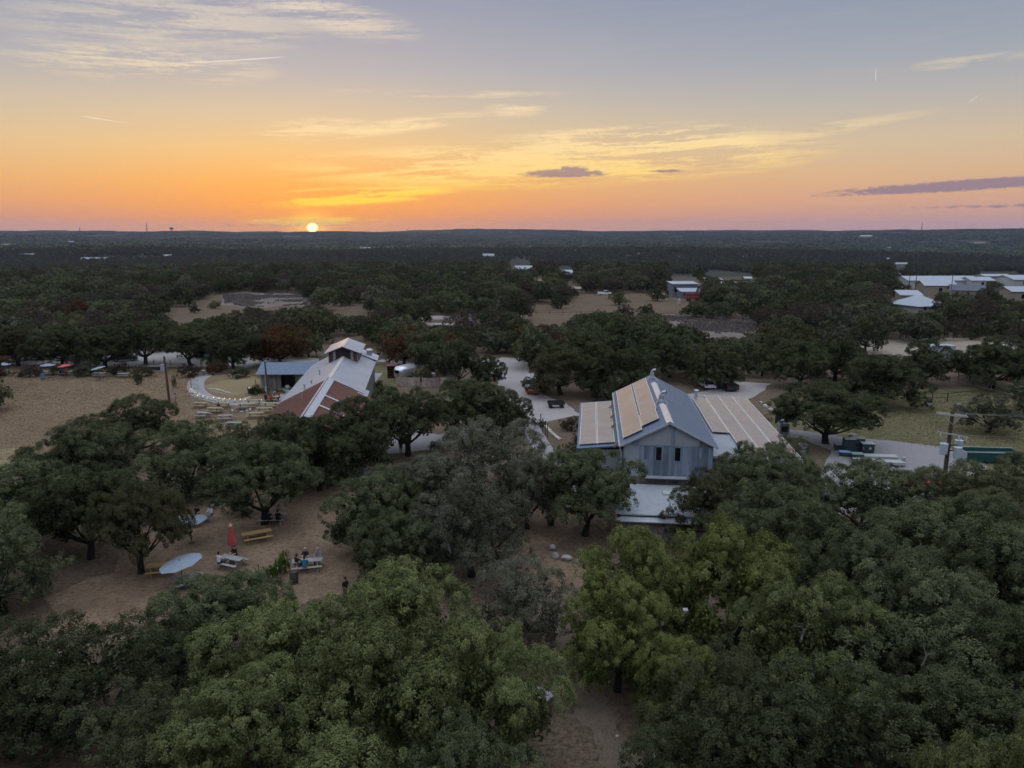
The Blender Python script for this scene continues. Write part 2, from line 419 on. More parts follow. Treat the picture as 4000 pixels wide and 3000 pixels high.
def crown_shape(rng, Rr, z0, z1, nl, nclump, nsub, low=-.5):
    """clump centres on the skin of a crown of overlapping, bumpy domes"""
    H = z1 - z0; lob = []
    for i in range(nl):                                   # outer ring of domes
        an = 2 * math.pi * (i + rng.uniform(-.3, .3)) / nl; q = rng.uniform(0.56, 0.74) * Rr
        lob.append((q * math.cos(an), q * math.sin(an), z0 + H * rng.uniform(0.18, 0.46), rng.uniform(0.24, 0.38) * Rr * (7 / nl) ** .35, H * rng.uniform(0.24, 0.36)))
    n2 = max(3, int(nl * .6)); a0 = rng.uniform(0, 6.28)
    for i in range(n2):                                   # inner ring, higher
        an = a0 + 2 * math.pi * (i + rng.uniform(-.3, .3)) / n2; q = rng.uniform(0.26, 0.42) * Rr
        lob.append((q * math.cos(an), q * math.sin(an), z0 + H * rng.uniform(0.50, 0.70), rng.uniform(.24, .34) * Rr, H * rng.uniform(.24, .34)))
    lob.append((rng.uniform(-.1, .1) * Rr, rng.uniform(-.1, .1) * Rr, z0 + H * .66, Rr * .26, H * 0.33))
    lob = np.array(lob); wgt = lob[:, 3] ** 2; wgt /= wgt.sum()
    def skin(src, prob, m, low, thr):
        pts, dirs = [], []; tries = 0
        while len(pts) < m:
            tries += 1
            l = src[rng.choice(len(src), p=prob)]; d = rng.normal(size=3); d /= np.linalg.norm(d)
            if d[2] < low: d[2] = -d[2]
            p = l[:3] + d * np.array([l[3], l[3], l[4]]) * rng.uniform(.92, 1.06)
            q = (p - src[:, :3]) / src[:, [3, 3, 4]]
            if (np.sum(q * q, 1) < thr).any() and tries < 40 * m: continue
            pts.append(p); dirs.append(d)
        return np.array(pts), np.array(dirs)
    sp, sd = skin(lob, wgt, nsub, -0.75, .8)
    rr = Rr * rng.uniform(0.13, 0.26, nsub) * math.sqrt(46.0 / nsub) ** .5
    sub = np.concatenate([sp + sd * rr[:, None] * rng.uniform(-.15, .4, (nsub, 1)) + np.array([0, 0, .05 * Rr]), rr[:, None], (rr * rng.uniform(.85, 1.15, nsub))[:, None]], 1)
    sub[:, 2] = np.maximum(np.minimum(sub[:, 2], z1 - sub[:, 4] * .8), z0 * .6 + sub[:, 4] * .5)
    w2_ = sub[:, 3] ** 2; w2_ /= w2_.sum()
    pts, dirs = skin(sub, w2_, nclump, low, .84)
    return pts, dirs, lob
def make_tree_mesh(seed, Rr=5.0, H=8.0, nclump=260, ncard=100, size=0.17, nl=7, base=0.1, bare=0.0, limbs=True, up=0.3, crad=0.06, nsub=70, core=1.0):
    rng = np.random.RandomState(seed); z0 = H * base
    pts, dirs, lob = crown_shape(rng, Rr, z0, H * 0.98, nl, nclump, nsub)
    rc = Rr * crad * rng.uniform(0.65, 1.4, nclump)
    ct = rng.uniform(0, 1, nclump)
    n = nclump * ncard; ci = np.repeat(np.arange(nclump), ncard)
    d = unit(rng.normal(size=(n, 3)) + dirs[ci] * 0.55)
    rad = rng.uniform(0.2, 1, n) ** 0.5 * rng.uniform(.8, 1.3, n)
    c = pts[ci] + d * (rc[ci] * rad)[:, None]
    nrm = unit(d * 0.5 + dirs[ci] * .6 + np.array([0, 0, up]) + rng.normal(size=(n, 3)) * 0.36)
    v, f = cards(rng, c, nrm, size)
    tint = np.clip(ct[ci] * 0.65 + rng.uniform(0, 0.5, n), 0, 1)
    nc = int(core * 620 * len(lob))                      # inner leaves, tinted darker: the crown's shade put into their colour
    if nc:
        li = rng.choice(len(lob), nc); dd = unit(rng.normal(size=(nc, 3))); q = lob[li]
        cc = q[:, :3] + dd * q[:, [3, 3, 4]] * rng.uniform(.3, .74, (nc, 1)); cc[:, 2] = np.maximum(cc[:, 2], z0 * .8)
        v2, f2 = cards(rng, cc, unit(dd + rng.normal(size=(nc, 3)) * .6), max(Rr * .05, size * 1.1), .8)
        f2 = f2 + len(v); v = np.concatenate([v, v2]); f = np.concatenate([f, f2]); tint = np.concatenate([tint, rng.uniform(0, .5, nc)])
    kr = Rr / np.percentile(np.hypot(v[:, 0], v[:, 1]), 98.5); kz = H / np.percentile(v[:, 2], 99.7)
    K = np.array([kr, kr, kz]); v = v * K; pts = pts * K; lob[:, :3] *= K
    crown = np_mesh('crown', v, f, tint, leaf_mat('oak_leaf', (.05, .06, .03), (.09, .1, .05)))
    mb = MB()
    if limbs:
        r0 = 0.05 * Rr + 0.03; lean = rng.uniform(-.25, .25, 2)
        fork = Vector((lean[0], lean[1], H * rng.uniform(.15, .22)))
        mb.tube([(0, 0, -0.3), (0, 0, 0.15), fork * 0.55, fork], [r0 * 1.5, r0 * 1.15, r0, r0 * 0.95], 7)
        for l in lob[:nl]:
            tip = Vector(l[:3]); mid = fork.lerp(tip, 0.5) + Vector((rng.uniform(-.3, .3), rng.uniform(-.3, .3), rng.uniform(-.3, .2)))
            q = smooth_pts([fork, fork.lerp(mid, .5) + Vector((0, 0, -.15)), mid, tip], 2)
            mb.tube(q, [r0 * (0.62 - 0.5 * i / (len(q) - 1)) for i in range(len(q))], 5)
            dd = np.linalg.norm(pts - np.array(l[:3]), axis=1)
            near_ = np.argsort(dd)[:max(12, nclump // 8)]
            for k in rng.choice(near_, int(7 + 12 * bare), replace=False):
                a = mid.lerp(tip, rng.uniform(.3, 1)); z = Vector(pts[k])
                mb.tube([a, a.lerp(z, .5) + Vector((rng.uniform(-.2, .2), rng.uniform(-.2, .2), .1)), z + (z - a) * 0.15 * bare], [r0 * .14, r0 * .09, r0 * .025], 3, cap=False)
    return crown, mb
BARK = mat('oak_bark', (.032, .027, .024), 0.95, var=.25, nscale=6, bump=.4)
BARK_G = mat('pale_bark', (.12, .112, .10), 0.95, var=.2, nscale=6)
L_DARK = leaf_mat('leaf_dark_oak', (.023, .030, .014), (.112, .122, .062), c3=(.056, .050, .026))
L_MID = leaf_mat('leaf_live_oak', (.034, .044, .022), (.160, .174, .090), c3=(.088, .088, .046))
L_GREY = leaf_mat('leaf_grey_oak', (.038, .041, .027), (.160, .154, .106))
L_OLIVE = leaf_mat('leaf_olive_oak', (.032, .042, .015), (.180, .194, .080))  # olive leaf colour of whole trees
L_BRIGHT = leaf_mat('leaf_yellow_green', (.040, .052, .015), (.192, .202, .068))
L_RUST = leaf_mat('leaf_rust', (.050, .027, .014), (.125, .068, .034))
L_YELLOW = leaf_mat('leaf_yellow', (.10, .085, .010), (.21, .17, .02))
L_BROWN = leaf_mat('leaf_brown_brush', (.050, .038, .030), (.095, .072, .058))
L_GREEN = leaf_mat('leaf_fresh_green', (.05, .08, .015), (.11, .16, .03))
PROTO = {}
def proto(key, seed, **kw):
    crown, mb = make_tree_mesh(seed, **kw)
    tr = None
    if mb.v:
        tr = bpy.data.meshes.new('trunk'); tr.from_pydata(mb.v, [], mb.f); tr.materials.append(BARK); tr.update()
    PROTO[key] = (crown, tr)
for i in range(6): proto(('near', i), 20 + i, Rr=5.0, H=8.0, nclump=880, ncard=88, size=0.122, nl=6 + i % 3, nsub=46)
for i in range(2): proto(('high', i), 30 + i, Rr=5.0, H=8.0, nclump=760, ncard=90, size=0.122, nl=7 + i, nsub=44, base=.34)
for i in range(2): proto(('thin', i), 50 + i, Rr=5.0, H=8.0, nclump=640, ncard=62, size=0.122, nl=7, bare=1.0, nsub=48, core=.3)
for i in range(5): proto(('mid', i), 60 + i, Rr=5.0, H=7.6, nclump=270, ncard=22, size=0.36, nl=6 + i % 3, base=.06, crad=.075, nsub=36, core=.15)
proto(('brush', 0), 70, Rr=5.0, H=7.0, nclump=260, ncard=16, size=0.28, nl=7, bare=1.0, base=.06, crad=.08, nsub=50, core=.3)
proto(('shrub', 0), 71, Rr=2.0, H=2.0, nclump=150, ncard=30, size=0.12, nl=5, base=.02, limbs=False, crad=.09, nsub=30, core=.4)
TREES = []                 # footprints taken, for the scatter to keep clear of
def tree(x, y, Rr, H, key, leaf, label, name='oak_tree', group=None, rz=None, bark=None, cat='tree'):
    crown, tr = PROTO[key]; rng = random.Random(int(x * 131 + y * 977))
    base = {'near': (5, 8), 'high': (5, 8), 'big': (8, 9.5), 'thin': (5, 8), 'mid': (5, 7.6), 'brush': (5, 7), 'shrub': (2, 2)}[key[0]]
    t = thing(name, label, cat, (x, y, tz(x, y)), rng.uniform(0, 6.28) if rz is None else rz, group)
    k = Rr / base[0]
    t.scale = (k, k * rng.uniform(.92, 1.08), H / base[1])
    if tr:
        a = link('trunk', tr, t)
        if bark: a.material_slots[0].link = 'OBJECT'; a.material_slots[0].material = bark
    c = link('crown', crown, t)
    c.material_slots[0].link = 'OBJECT'; c.material_slots[0].material = leaf
    TREES.append((x, y, Rr))
    return t
def near_tree(px, D, Rr, H, key, leaf, label, **kw):
    x = (px - 2000) / FPX * (D * CP + (CAMH - H * .6) * SP)
    return tree(x, D, Rr, H, key, leaf, label, **kw)
h_ = lambda i: ('high', i)
n_, b_, t_, m_ = (lambda i: ('near', i)), (lambda i: ('big', i)), (lambda i: ('thin', i)), (lambda i: ('mid', i))
NEAR = [
 # left grove round the courtyard
 (520, 80, 6.4, 6.8, n_(0), L_DARK, 'dark oak at the edge of the dry lawn, beside the wooden pole'),
 (330, 66, 6.0, 7.3, n_(1), L_MID, 'broad live oak beside the brown wooden sign frame on the lawn'),
 (740, 68, 6.0, 7.2, n_(2), L_MID, 'live oak between the dry lawn and the covered pale umbrella'),
 (1020, 61, 5.2, 7.4, h_(0), L_MID, 'leaning live oak over the table with seated people in dark clothes'),
 (110, 56, 5.6, 7.4, n_(4), L_MID, 'live oak at the picture edge below the sandy strip'),
 (330, 54, 4.8, 7.4, h_(0), L_DARK, 'dark trunked live oak behind the tilted pale umbrella, further from it'),
 (530, 51.5, 4.0, 7.0, h_(1), L_DARK, 'live oak whose trunk stands beside the tilted pale umbrella'),
 (-20, 45.5, 4.4, 7.2, t_(0), L_MID, 'sparse oak with dark bent trunk at the left picture edge'),
 # bottom left
 (830, 38.5, 4.8, 5.9, n_(1), L_MID, 'grey green oak below the grey picnic table, hiding its end'),
 (430, 33.5, 4.8, 5.9, t_(1), L_DARK, 'thin dark oak with ground showing through, lower left of the picture'),
 (60, 33, 4.6, 6.2, t_(0), L_DARK, 'thin dark oak in the lower left picture corner'),
 (640, 27.5, 4.2, 5.6, t_(1), L_DARK, 'dark oak at the bottom edge beside the olive oak cluster'),
 # the great oaks at the bottom
 (1530, 36.0, 5.0, 7.9, n_(0), L_OLIVE, 'tallest olive green oak crown at the bottom centre, topmost of its cluster'),
 (1130, 33.5, 4.7, 7.2, n_(3), L_OLIVE, 'olive oak crown on the court side of the bottom cluster'),
 (1500, 29.0, 5.0, 8.2, n_(4), L_OLIVE, 'olive oak crown in the middle of the bottom cluster'),
 (1930, 31.0, 3.7, 7.2, n_(2), L_OLIVE, 'olive oak lobe beside the weathered plank table at the gravel path'),
 (900, 27.5, 4.3, 6.6, n_(1), L_OLIVE, 'olive oak crown at the lower left flank of the bottom cluster'),
 (1350, 22.8, 4.6, 7.0, n_(5), L_OLIVE, 'olive oak cut by the bottom edge, lowest of its cluster'),
 (1800, 24.5, 3.4, 6.8, n_(3), L_MID, 'green oak cut by the bottom edge next to the gravel path'),
 (2650, 33, 3.2, 5.4, n_(0), L_BRIGHT, 'low yellow green oak right beside the gravel path'),
 (2640, 27.5, 2.8, 4.8, t_(1), L_DARK, 'small dark oak at the bottom, nearest the gravel path'),
 (2800, 31.5, 3.8, 6.2, t_(1), L_DARK, 'dark open oak below the broad yellow green one'),
 (3000, 52, 4.6, 6.8, n_(3), L_MID, 'live oak between the annex roof and the dense right stand'),
 (3760, 49, 5.2, 7.2, n_(4), L_MID, 'oak second from the top in the dense right stand'),
 (3380, 40.5, 5.0, 7.6, n_(1), L_MID, 'bulky oak at the heart of the dense right stand'),
 (2960, 28.5, 3.4, 5.4, t_(0), L_DARK, 'dark shaded oak at the bottom, right of the pebbles'),
 # middle
 (1900, 64, 5.8, 8.4, t_(0), L_GREY, 'tall grey oak with golden top sprigs beside the concrete walk'),
 (1700, 58, 5.0, 7.3, n_(4), L_GREY, 'grey olive oak in the middle, behind the twiggy one'),
 (1470, 54.5, 4.6, 6.8, n_(5), L_MID, 'live oak bordering the open mulch court on its barn side'),
 (1840, 51, 5.0, 7.4, t_(1), L_GREY, 'twiggy grey oak with pale bare branches in the middle'),
 (2060, 60, 3.8, 6.8, n_(0), L_GREY, 'narrow grey oak between the barrel and the golden topped oak'),
 (2030, 41.5, 3.4, 5.6, t_(0), L_GREY, 'small grey oak between the olive oak cluster and the gravel path'),
 (1560, 49.5, 4.0, 5.4, n_(1), L_MID, 'low live oak behind the olive oak cluster, beside the mulch court'),
 # dark group before the tower building
 (1590, 81, 6.0, 7.6, h_(1), L_DARK, 'dark oak before the rusty roof, with twin trunks at the pale walk'),
 (1400, 75, 5.0, 8.0, n_(3), L_DARK, 'dark oak hiding the near end of the rusty roof'),
 (1240, 69.5, 4.4, 7.4, n_(5), L_DARK, 'dark oak at the very tip of the rusty roof'),
 (1850, 87, 6.0, 7.6, n_(4), L_DARK, 'dark oak between the silver trailer and the gravel drive'),
 (1960, 90, 4.6, 5.4, n_(5), L_DARK, 'dark oak at the bend of the gravel drive'),
 (1300, 71.5, 2.4, 5.6, n_(0), L_DARK, 'slim dark oak standing alone behind the mulch court'),
 (1090, 72.5, 4.2, 6.9, n_(1), L_MID, 'low oak beside the yellow picnic tables and rusty eave'),
 (930, 79, 3.0, 4.4, t_(1), L_MID, 'small open oak at the near edge of the picnic lawn'),
 # at the barn
 (2290, 58.5, 4.9, 7.4, h_(0), L_MID, 'live oak in front of the barn, its branches over the pale annex roof'),
 (2500, 41, 3.9, 7.8, n_(3), L_BRIGHT, 'yellow green oak below the barn, first of the bright ones'),
 (2860, 40, 5.0, 8.2, n_(4), L_BRIGHT, 'broad yellow green oak below the barn, with white tag among its leaves'),
 (2420, 37, 3.5, 6.6, n_(5), L_BRIGHT, 'smaller yellow green oak overhanging the gravel path'),
 (2960, 60, 5.0, 7.2, h_(1), L_MID, 'spreading live oak to the right of the barn gable'),
 (2770, 57, 4.0, 5.8, n_(1), L_DARK, 'dark oak spreading over the annex roof from the right'),
 (3060, 67.5, 3.4, 6.0, t_(1), L_MID, 'oak reaching over the end of the right solar roof'),
 (3235, 86, 6.6, 6.9, h_(0), L_DARK, 'umbrella shaped oak with two dark trunks beside the yard'),
 # right mass
 (3380, 57, 5.8, 6.6, n_(2), L_MID, 'broad oak hiding the near side of the pallet yard'),
 (3800, 56, 5.8, 7.2, n_(3), L_MID, 'broad oak below the transformer pole and the green dumpster'),
 (4120, 61, 5.0, 6.4, n_(4), L_MID, 'oak at the right picture edge below the green dumpster'),
 (3150, 47, 4.8, 7.0, n_(5), L_MID, 'oak behind the yellow green ones, right of the annex'),
 (3560, 46, 5.8, 7.6, n_(0), L_MID, 'wide oak in the middle of the dense right stand'),
 (3950, 41, 5.6, 8.0, n_(1), L_MID, 'tall oak at the right edge of the dense stand'),
 (3130, 35.5, 4.4, 7.4, n_(2), L_OLIVE, 'pointed oak with pale bare branches in the dense right stand'),
 (3560, 36, 5.0, 7.6, n_(3), L_MID, 'rounded oak in the lower part of the dense right stand'),
 (3960, 33, 4.6, 7.2, n_(4), L_DARK, 'dark oak at the right edge, lower down in the stand'),
 (3300, 29, 4.4, 6.2, t_(0), L_DARK, 'very dark oak with slanting trunk near the bottom right'),
 (3780, 28.5, 4.2, 6.4, n_(5), L_DARK, 'dark oak just above the golden green corner crowns'),
 (3720, 22.5, 2.9, 8.0, n_(0), L_OLIVE, 'golden green crown at the bottom edge near the right corner'),
 (4120, 22.5, 2.8, 8.6, n_(1), L_OLIVE, 'golden green crown cut by the right bottom corner'),
 (3980, 69, 1.0, 1.0, ('shrub', 0), L_MID, 'low bush beside the green dumpster'),
 # behind the barn and round the roads
 (2190, 113, 6.6, 7.6, n_(1), L_DARK, 'dark oak over the parked red car at the gravel drive'),
 (2420, 110, 6.8, 7.8, n_(2), L_DARK, 'dense oak right behind the barn on its drive side'),
 (2290, 127, 6.4, 8.2, n_(3), L_DARK, 'taller oak in second row behind the barn on the drive side'),
 (2620, 127, 6.4, 7.6, n_(4), L_DARK, 'oak behind the barn ridge, above the roof vents'),
 (2790, 119, 5.4, 7.0, n_(5), L_DARK, 'oak over the white cars behind the right solar roof'),
 (3130, 119, 6.4, 7.6, n_(0), L_DARK, 'oak above the back road beyond the right solar roof'),
 (3440, 106, 6.6, 7.4, n_(1), L_DARK, 'wide oak behind the umbrella shaped one'),
 (3270, 124, 5.8, 7.6, n_(2), L_DARK, 'oak beyond the back road, next to the pale dirt lot'),
 (3620, 121, 5.4, 7.4, n_(3), L_DARK, 'oak before the white shipping container'),
 (3890, 118, 7.0, 8.4, n_(4), L_DARK, 'black green oak behind the rail fence'),
 (4140, 112, 6.4, 8.4, n_(5), L_DARK, 'black green oak at the right edge behind the rail fence'),
 (3870, 91, 4.4, 4.8, t_(1), L_GREY, 'low grey tree on the rough grass behind the transformer pole'),
 (4060, 99, 4.0, 4.8, t_(0), L_DARK, 'low dark tree at the right edge on the rough grass'),
 (1790, 120, 4.6, 7.6, n_(0), L_DARK, 'oak beside the silver trailer, nearer the gravel drive'),
 (1900, 118, 3.4, 5.4, n_(1), L_DARK, 'round oak at the gravel drive behind the rusty fence'),
 (1690, 130, 5.4, 8.2, n_(2), L_MID, 'oak standing behind the silver trailer'),
 (1090, 139, 5.8, 7.8, n_(3), L_RUST, 'rust brown oak behind the long metal wing roof'),
 (310, 181, 3.6, 8.6, n_(4), L_RUST, 'round orange brown tree rising from the left woods'),
]
for px, py, rr, hh, lf, lb in ((2190, 1205, 3.6, 4.6, L_DARK, 'lone dark oak on the tan pasture, nearest the drive'), (2420, 1192, 4.2, 5.2, L_MID, 'lone spreading oak in the middle of the tan pasture'), (2570, 1176, 4.2, 5.4, L_DARK, 'lone oak with open crown at the far side of the pasture'), (2440, 1245, 3.4, 4.2, L_BROWN, 'brown bushy tree at the pasture fence'), (2530, 1240, 3.2, 4.0, L_DARK, 'dark bushy tree at the pasture fence'),
        (760, 1222, 2.2, 2.8, L_DARK, 'round dark bush alone in the tan clearing'), (1222, 1172, 4.0, 5.0, L_DARK, 'lone oak at the edge of the grey brush clearing'), (1330, 1195, 4.6, 5.2, L_DARK, 'oak beside the grey brush clearing, nearer the tower'), (840, 1205, 2.4, 2.6, L_MID, 'grey green bush in the tan clearing')):
    p = P(px, py); NEAR.append((px, p.y, rr, hh, ('brush', 0) if lf is L_BROWN else m_(int(px) % 5), lf, lb))
for q in NEAR: near_tree(*q)
for px, D, rr, h, lf, lab in ((60, 138, 6, 7.6, L_DARK, 'oak over the parking lot at the left picture edge'), (230, 137, 5.6, 7.8, L_DARK, 'oak behind the pink umbrella, over white cars'),
        (400, 136, 6.2, 7.8, L_DARK, 'wide oak behind the white umbrella furthest along the lawn'), (560, 139, 6.2, 8.2, L_DARK, 'wide oak left of the gap that shows the parking lot'),
        (735, 138, 5.6, 7.8, L_DARK, 'oak with forked trunk over the open parking lot'), (905, 135, 5.4, 7.6, L_DARK, 'oak above the start of the curved path'), (-120, 132, 5, 7, L_DARK, 'oak just at the left edge behind the white umbrella')):
    near_tree(px, D, rr, h, h_(int(D) % 2) if px in (560, 735) else n_(int(D) % 6), lf, lab)
# ------------------------------------------------------------------ the woods beyond: open ground and roofs that stay clear of trees
def project(p):
    x, y, z = p[0], p[1], p[2] - CAMH
    d = y * CP - z * SP
    if d < 1: return None
    return 2000 + FPX * x / d, 1500 - FPX * (y * SP + z * CP) / d
CLEAR = [
 [(400, 1385), (560, 1372), (700, 1375), (800, 1380), (1010, 1395), (1000, 1445), (380, 1440)],
 [(0, 1405), (480, 1415), (800, 1440), (1000, 1440), (1020, 1405), (1240, 1405), (1270, 1310), (1430, 1310), (1490, 1390), (1620, 1420), (1640, 1520), (0, 1520)],
 [(1890, 1395), (2050, 1400), (2090, 1500), (2060, 1640), (1930, 1500)],
 [(1760, 1385), (1990, 1390), (1990, 1425), (1780, 1420)],
 [(660, 1215), (760, 1165), (880, 1138), (1210, 1140), (1200, 1200), (1000, 1205), (900, 1200), (835, 1245), (670, 1250)],
 [(1265, 1170), (1330, 1170), (1370, 1195), (1470, 1190), (1450, 1228), (1330, 1232), (1260, 1195)],
 [(1600, 1228), (1720, 1228), (1860, 1240), (1850, 1275), (1700, 1270), (1610, 1245)],
 [(2030, 1215), (2110, 1182), (2200, 1175), (2290, 1142), (2500, 1138), (2690, 1150), (2680, 1195), (2600, 1235), (2440, 1215), (2220, 1225), (2200, 1268), (2050, 1262)],
 [(2590, 1232), (2720, 1235), (2900, 1248), (2980, 1262), (2930, 1310), (2830, 1322), (2700, 1280), (2620, 1255)],
 [(3345, 1332), (3700, 1330), (4010, 1325), (4010, 1362), (3720, 1395), (3620, 1405), (3540, 1385), (3400, 1372)],
 [(3500, 1083), (3750, 1080), (3840, 1095), (3830, 1150), (3600, 1128), (3530, 1105)], [(3490, 1138), (3590, 1138), (3665, 1215), (3500, 1215)],
 [(3830, 1058), (4010, 1070), (4010, 1172), (3915, 1165), (3920, 1110), (3830, 1080)],
 [(2615, 1070), (2720, 1070), (2730, 1112), (2630, 1108)], [(2755, 1052), (2960, 1068), (2950, 1094), (2820, 1092), (2755, 1074)],
 [(2185, 1038), (2232, 1038), (2232, 1056), (2185, 1056)], [(2085, 1072), (2135, 1072), (2135, 1096), (2085, 1096)], [(1990, 1018), (2075, 1018), (2075, 1046), (1990, 1046)],
 [(2340, 1042), (2372, 1042), (2372, 1054), (2340, 1054)], [(2210, 1096), (2260, 1096), (2260, 1116), (2210, 1116)],
 [(3185, 1040), (3300, 1040), (3300, 1051), (3185, 1051)], [(3410, 1046), (3515, 1046), (3515, 1056), (3410, 1056)], [(3495, 1032), (3540, 1032), (3540, 1042), (3495, 1042)],
 [(2680, 1140), (2740, 1140), (2740, 1180), (2680, 1180)], [(2950, 1160), (2980, 1160), (2980, 1200), (2950, 1200)],
 [(1855, 1190), (1875, 1190), (1875, 1240), (1855, 1240)], [(1318, 1235), (1335, 1235), (1335, 1262), (1318, 1262)],
 [(2810, 1490), (3000, 1490), (3000, 1560), (2700, 1600)], [(3530, 1470), (3700, 1500), (3830, 1480), (4010, 1530), (4010, 1800), (3500, 1700), (3480, 1560)],
]
BOXES = [(min(p[0] for p in q), max(p[0] for p in q), min(p[1] for p in q), max(p[1] for p in q)) for q in CLEAR]
def covers(x, y, z, Rr, H):
    """would a tree here hide ground or a roof that lies open?"""
    for fx, fz in ((0, .1), (0, .5), (0, .95), (-.8, .5), (.8, .5), (-.5, .85), (.5, .85)):
        q = project((x + fx * Rr, y, z + fz * H))
        if q is None: return True
        for pl, bx in zip(CLEAR, BOXES):
            if bx[0] <= q[0] <= bx[1] and bx[2] <= q[1] <= bx[3] and in_poly(q[0], q[1], pl): return True
    return False
rng = random.Random(11)
cand = []
D = 98.0
while D < 440:
    sp = 5.6 + D * 0.005
    half = D * math.tan(R(39))
    x = -half + rng.uniform(0, sp)
    while x < half:
        px, py = x + rng.uniform(-.4, .4) * sp, D + rng.uniform(-.4, .4) * sp
        x += sp
        Rr = rng.uniform(3.2, 5.8); H = Rr * rng.uniform(1.25, 1.6) if Rr < 4.4 else rng.uniform(6.4, 8.6)
        if D < 126 and not (px > 42 or px < -72): continue
        if D < 126 and px > 0 and py < 112: continue
        if any((px - a) ** 2 + (py - b) ** 2 < (0.62 * (Rr + c)) ** 2 for a, b, c in TREES): continue
        for k in (1, .8, .62, .48):
            if not covers(px, py, tz(px, py), Rr * k, H * k):
                cand.append((px, py, Rr * k, H * k)); break
    D += sp * 0.86
cand.sort(key=lambda c: c[1])
n_ind = 285 - len(TREES)
MARKS = [(-34, 'left picture edge'), (-31.5, 'peaked white umbrella'), (-29, 'pink umbrella'), (-26, 'tilted lawn umbrella'), (-23.5, 'wooden lawn pole'), (-20.5, 'curved path'), (-17.5, 'low wing roof'), (-13, 'tower'), (-8, 'silver trailer'), (-3, 'gravel drive'), (2, 'parked red car'),
         (7, 'barn ridge'), (11, 'barn roof vents'), (15, 'solar wing'), (19, 'back road bend'), (23, 'umbrella shaped oak'), (26, 'dirt lot edge'), (29, 'shipping container'), (32, 'rail fence'), (36, 'right picture edge')]
def zone(x, y):
    a = math.degrees(math.atan2(x, y)); mk = min(MARKS, key=lambda m: abs(m[0] - a))[1]
    return mk, ('close behind the ' if y < 165 else 'far behind the ') + mk
LEAFS = [(L_DARK, 'dark oak', 50), (L_MID, 'grey green oak', 22), (L_GREY, 'grey oak', 8), (L_BROWN, 'brown bare tree', 17), (L_RUST, 'rust coloured tree', 3), (L_YELLOW, 'yellow tree', 0.6)]
def pick_leaf():
    k = rng.uniform(0, sum(l[2] for l in LEAFS))
    for l in LEAFS:
        k -= l[2]
        if k <= 0: return l
    return LEAFS[0]
batch = {}
for x, y, rr, h in cand[:n_ind]:
    lf, nm, _ = pick_leaf(); k, zn = zone(x, y)
    key = ('brush', 0) if lf is L_BROWN else m_(rng.randrange(5))
    sz_ = 'small ' if h < 4.6 else ''
    t = tree(x, y, rr, h, key, lf, sz_ + nm + ' ' + zn, group='woodland trees')
    batch.setdefault(t['label'], []).append(t)
ORD = ['first', 'second', 'third', 'fourth', 'fifth', 'sixth', 'seventh', 'eighth', 'ninth', 'tenth', 'eleventh', 'twelfth'] + [q + 'teenth' for q in ('thir', 'four', 'fif', 'six', 'seven', 'eigh', 'nine')] + ['twentieth', 'twenty-first', 'twenty-second', 'twenty-third', 'twenty-fourth', 'twenty-fifth']
for lb, ts in batch.items():
    if len(ts) > 1:
        for i, t in enumerate(sorted(ts, key=lambda q: q.location.x / q.location.y)): t['label'] = lb + ', %s from the left' % (ORD[i] if i < 25 else 'last')

# the rest of the woods: one mass
def scatter(name, pts, protos, label):
    """pts of (x, y, z, sx, sz, proto index)"""
    pc = bpy.data.collections.new(name + '_kinds')
    for i, (me, mt) in enumerate(protos):
        o = bpy.data.objects.new('%s_%02d' % (name, i), me); pc.objects.link(o)
        o.material_slots[0].link = 'OBJECT'; o.material_slots[0].material = mt
    me = bpy.data.meshes.new(name); n = len(pts); A = np.array(pts, np.float32)
    me.vertices.add(n); me.vertices.foreach_set('co', A[:, :3].ravel())
    sc = me.attributes.new('size', 'FLOAT_VECTOR', 'POINT'); sc.data.foreach_set('vector', np.stack([A[:, 3], A[:, 3], A[:, 4]], 1).ravel())
    ro = me.attributes.new('turn', 'FLOAT_VECTOR', 'POINT'); ro.data.foreach_set('vector', np.stack([np.zeros(n), np.zeros(n), np.random.RandomState(3).rand(n) * 6.28], 1).astype(np.float32).ravel())
    ix = me.attributes.new('which', 'INT', 'POINT'); ix.data.foreach_set('value', A[:, 5].astype(np.int32))
    ob = link(name, me); ob['kind'] = 'stuff'; ob['label'] = label; ob['category'] = 'woodland'
    ng = bpy.data.node_groups.new(name, 'GeometryNodeTree')
    ng.interface.new_socket('Geometry', in_out='INPUT', socket_type='NodeSocketGeometry'); ng.interface.new_socket('Geometry', in_out='OUTPUT', socket_type='NodeSocketGeometry')
    gi, go = ng.nodes.new('NodeGroupInput'), ng.nodes.new('NodeGroupOutput')
    ci = ng.nodes.new('GeometryNodeCollectionInfo'); ci.inputs['Collection'].default_value = pc; ci.inputs['Separate Children'].default_value = True; ci.inputs['Reset Children'].default_value = True
    ip = ng.nodes.new('GeometryNodeInstanceOnPoints'); ip.inputs['Pick Instance'].default_value = True
    def attr(nm, ty, sock):
        a = ng.nodes.new('GeometryNodeInputNamedAttribute'); a.data_type = ty; a.inputs[0].default_value = nm; ng.links.new(a.outputs[0], sock)
    attr('size', 'FLOAT_VECTOR', ip.inputs['Scale']); attr('turn', 'FLOAT_VECTOR', ip.inputs['Rotation']); attr('which', 'INT', ip.inputs['Instance Index'])
    ng.links.new(gi.outputs[0], ip.inputs['Points']); ng.links.new(ci.outputs[0], ip.inputs['Instance']); ng.links.new(ip.outputs[0], go.inputs[0])
    md = ob.modifiers.new('woods', 'NODES'); md.node_group = ng
    return ob
mats_cycle = [L_DARK, L_DARK, L_MID, L_BROWN, L_BROWN, L_DARK, L_MID, L_BROWN, L_DARK, L_GREY]
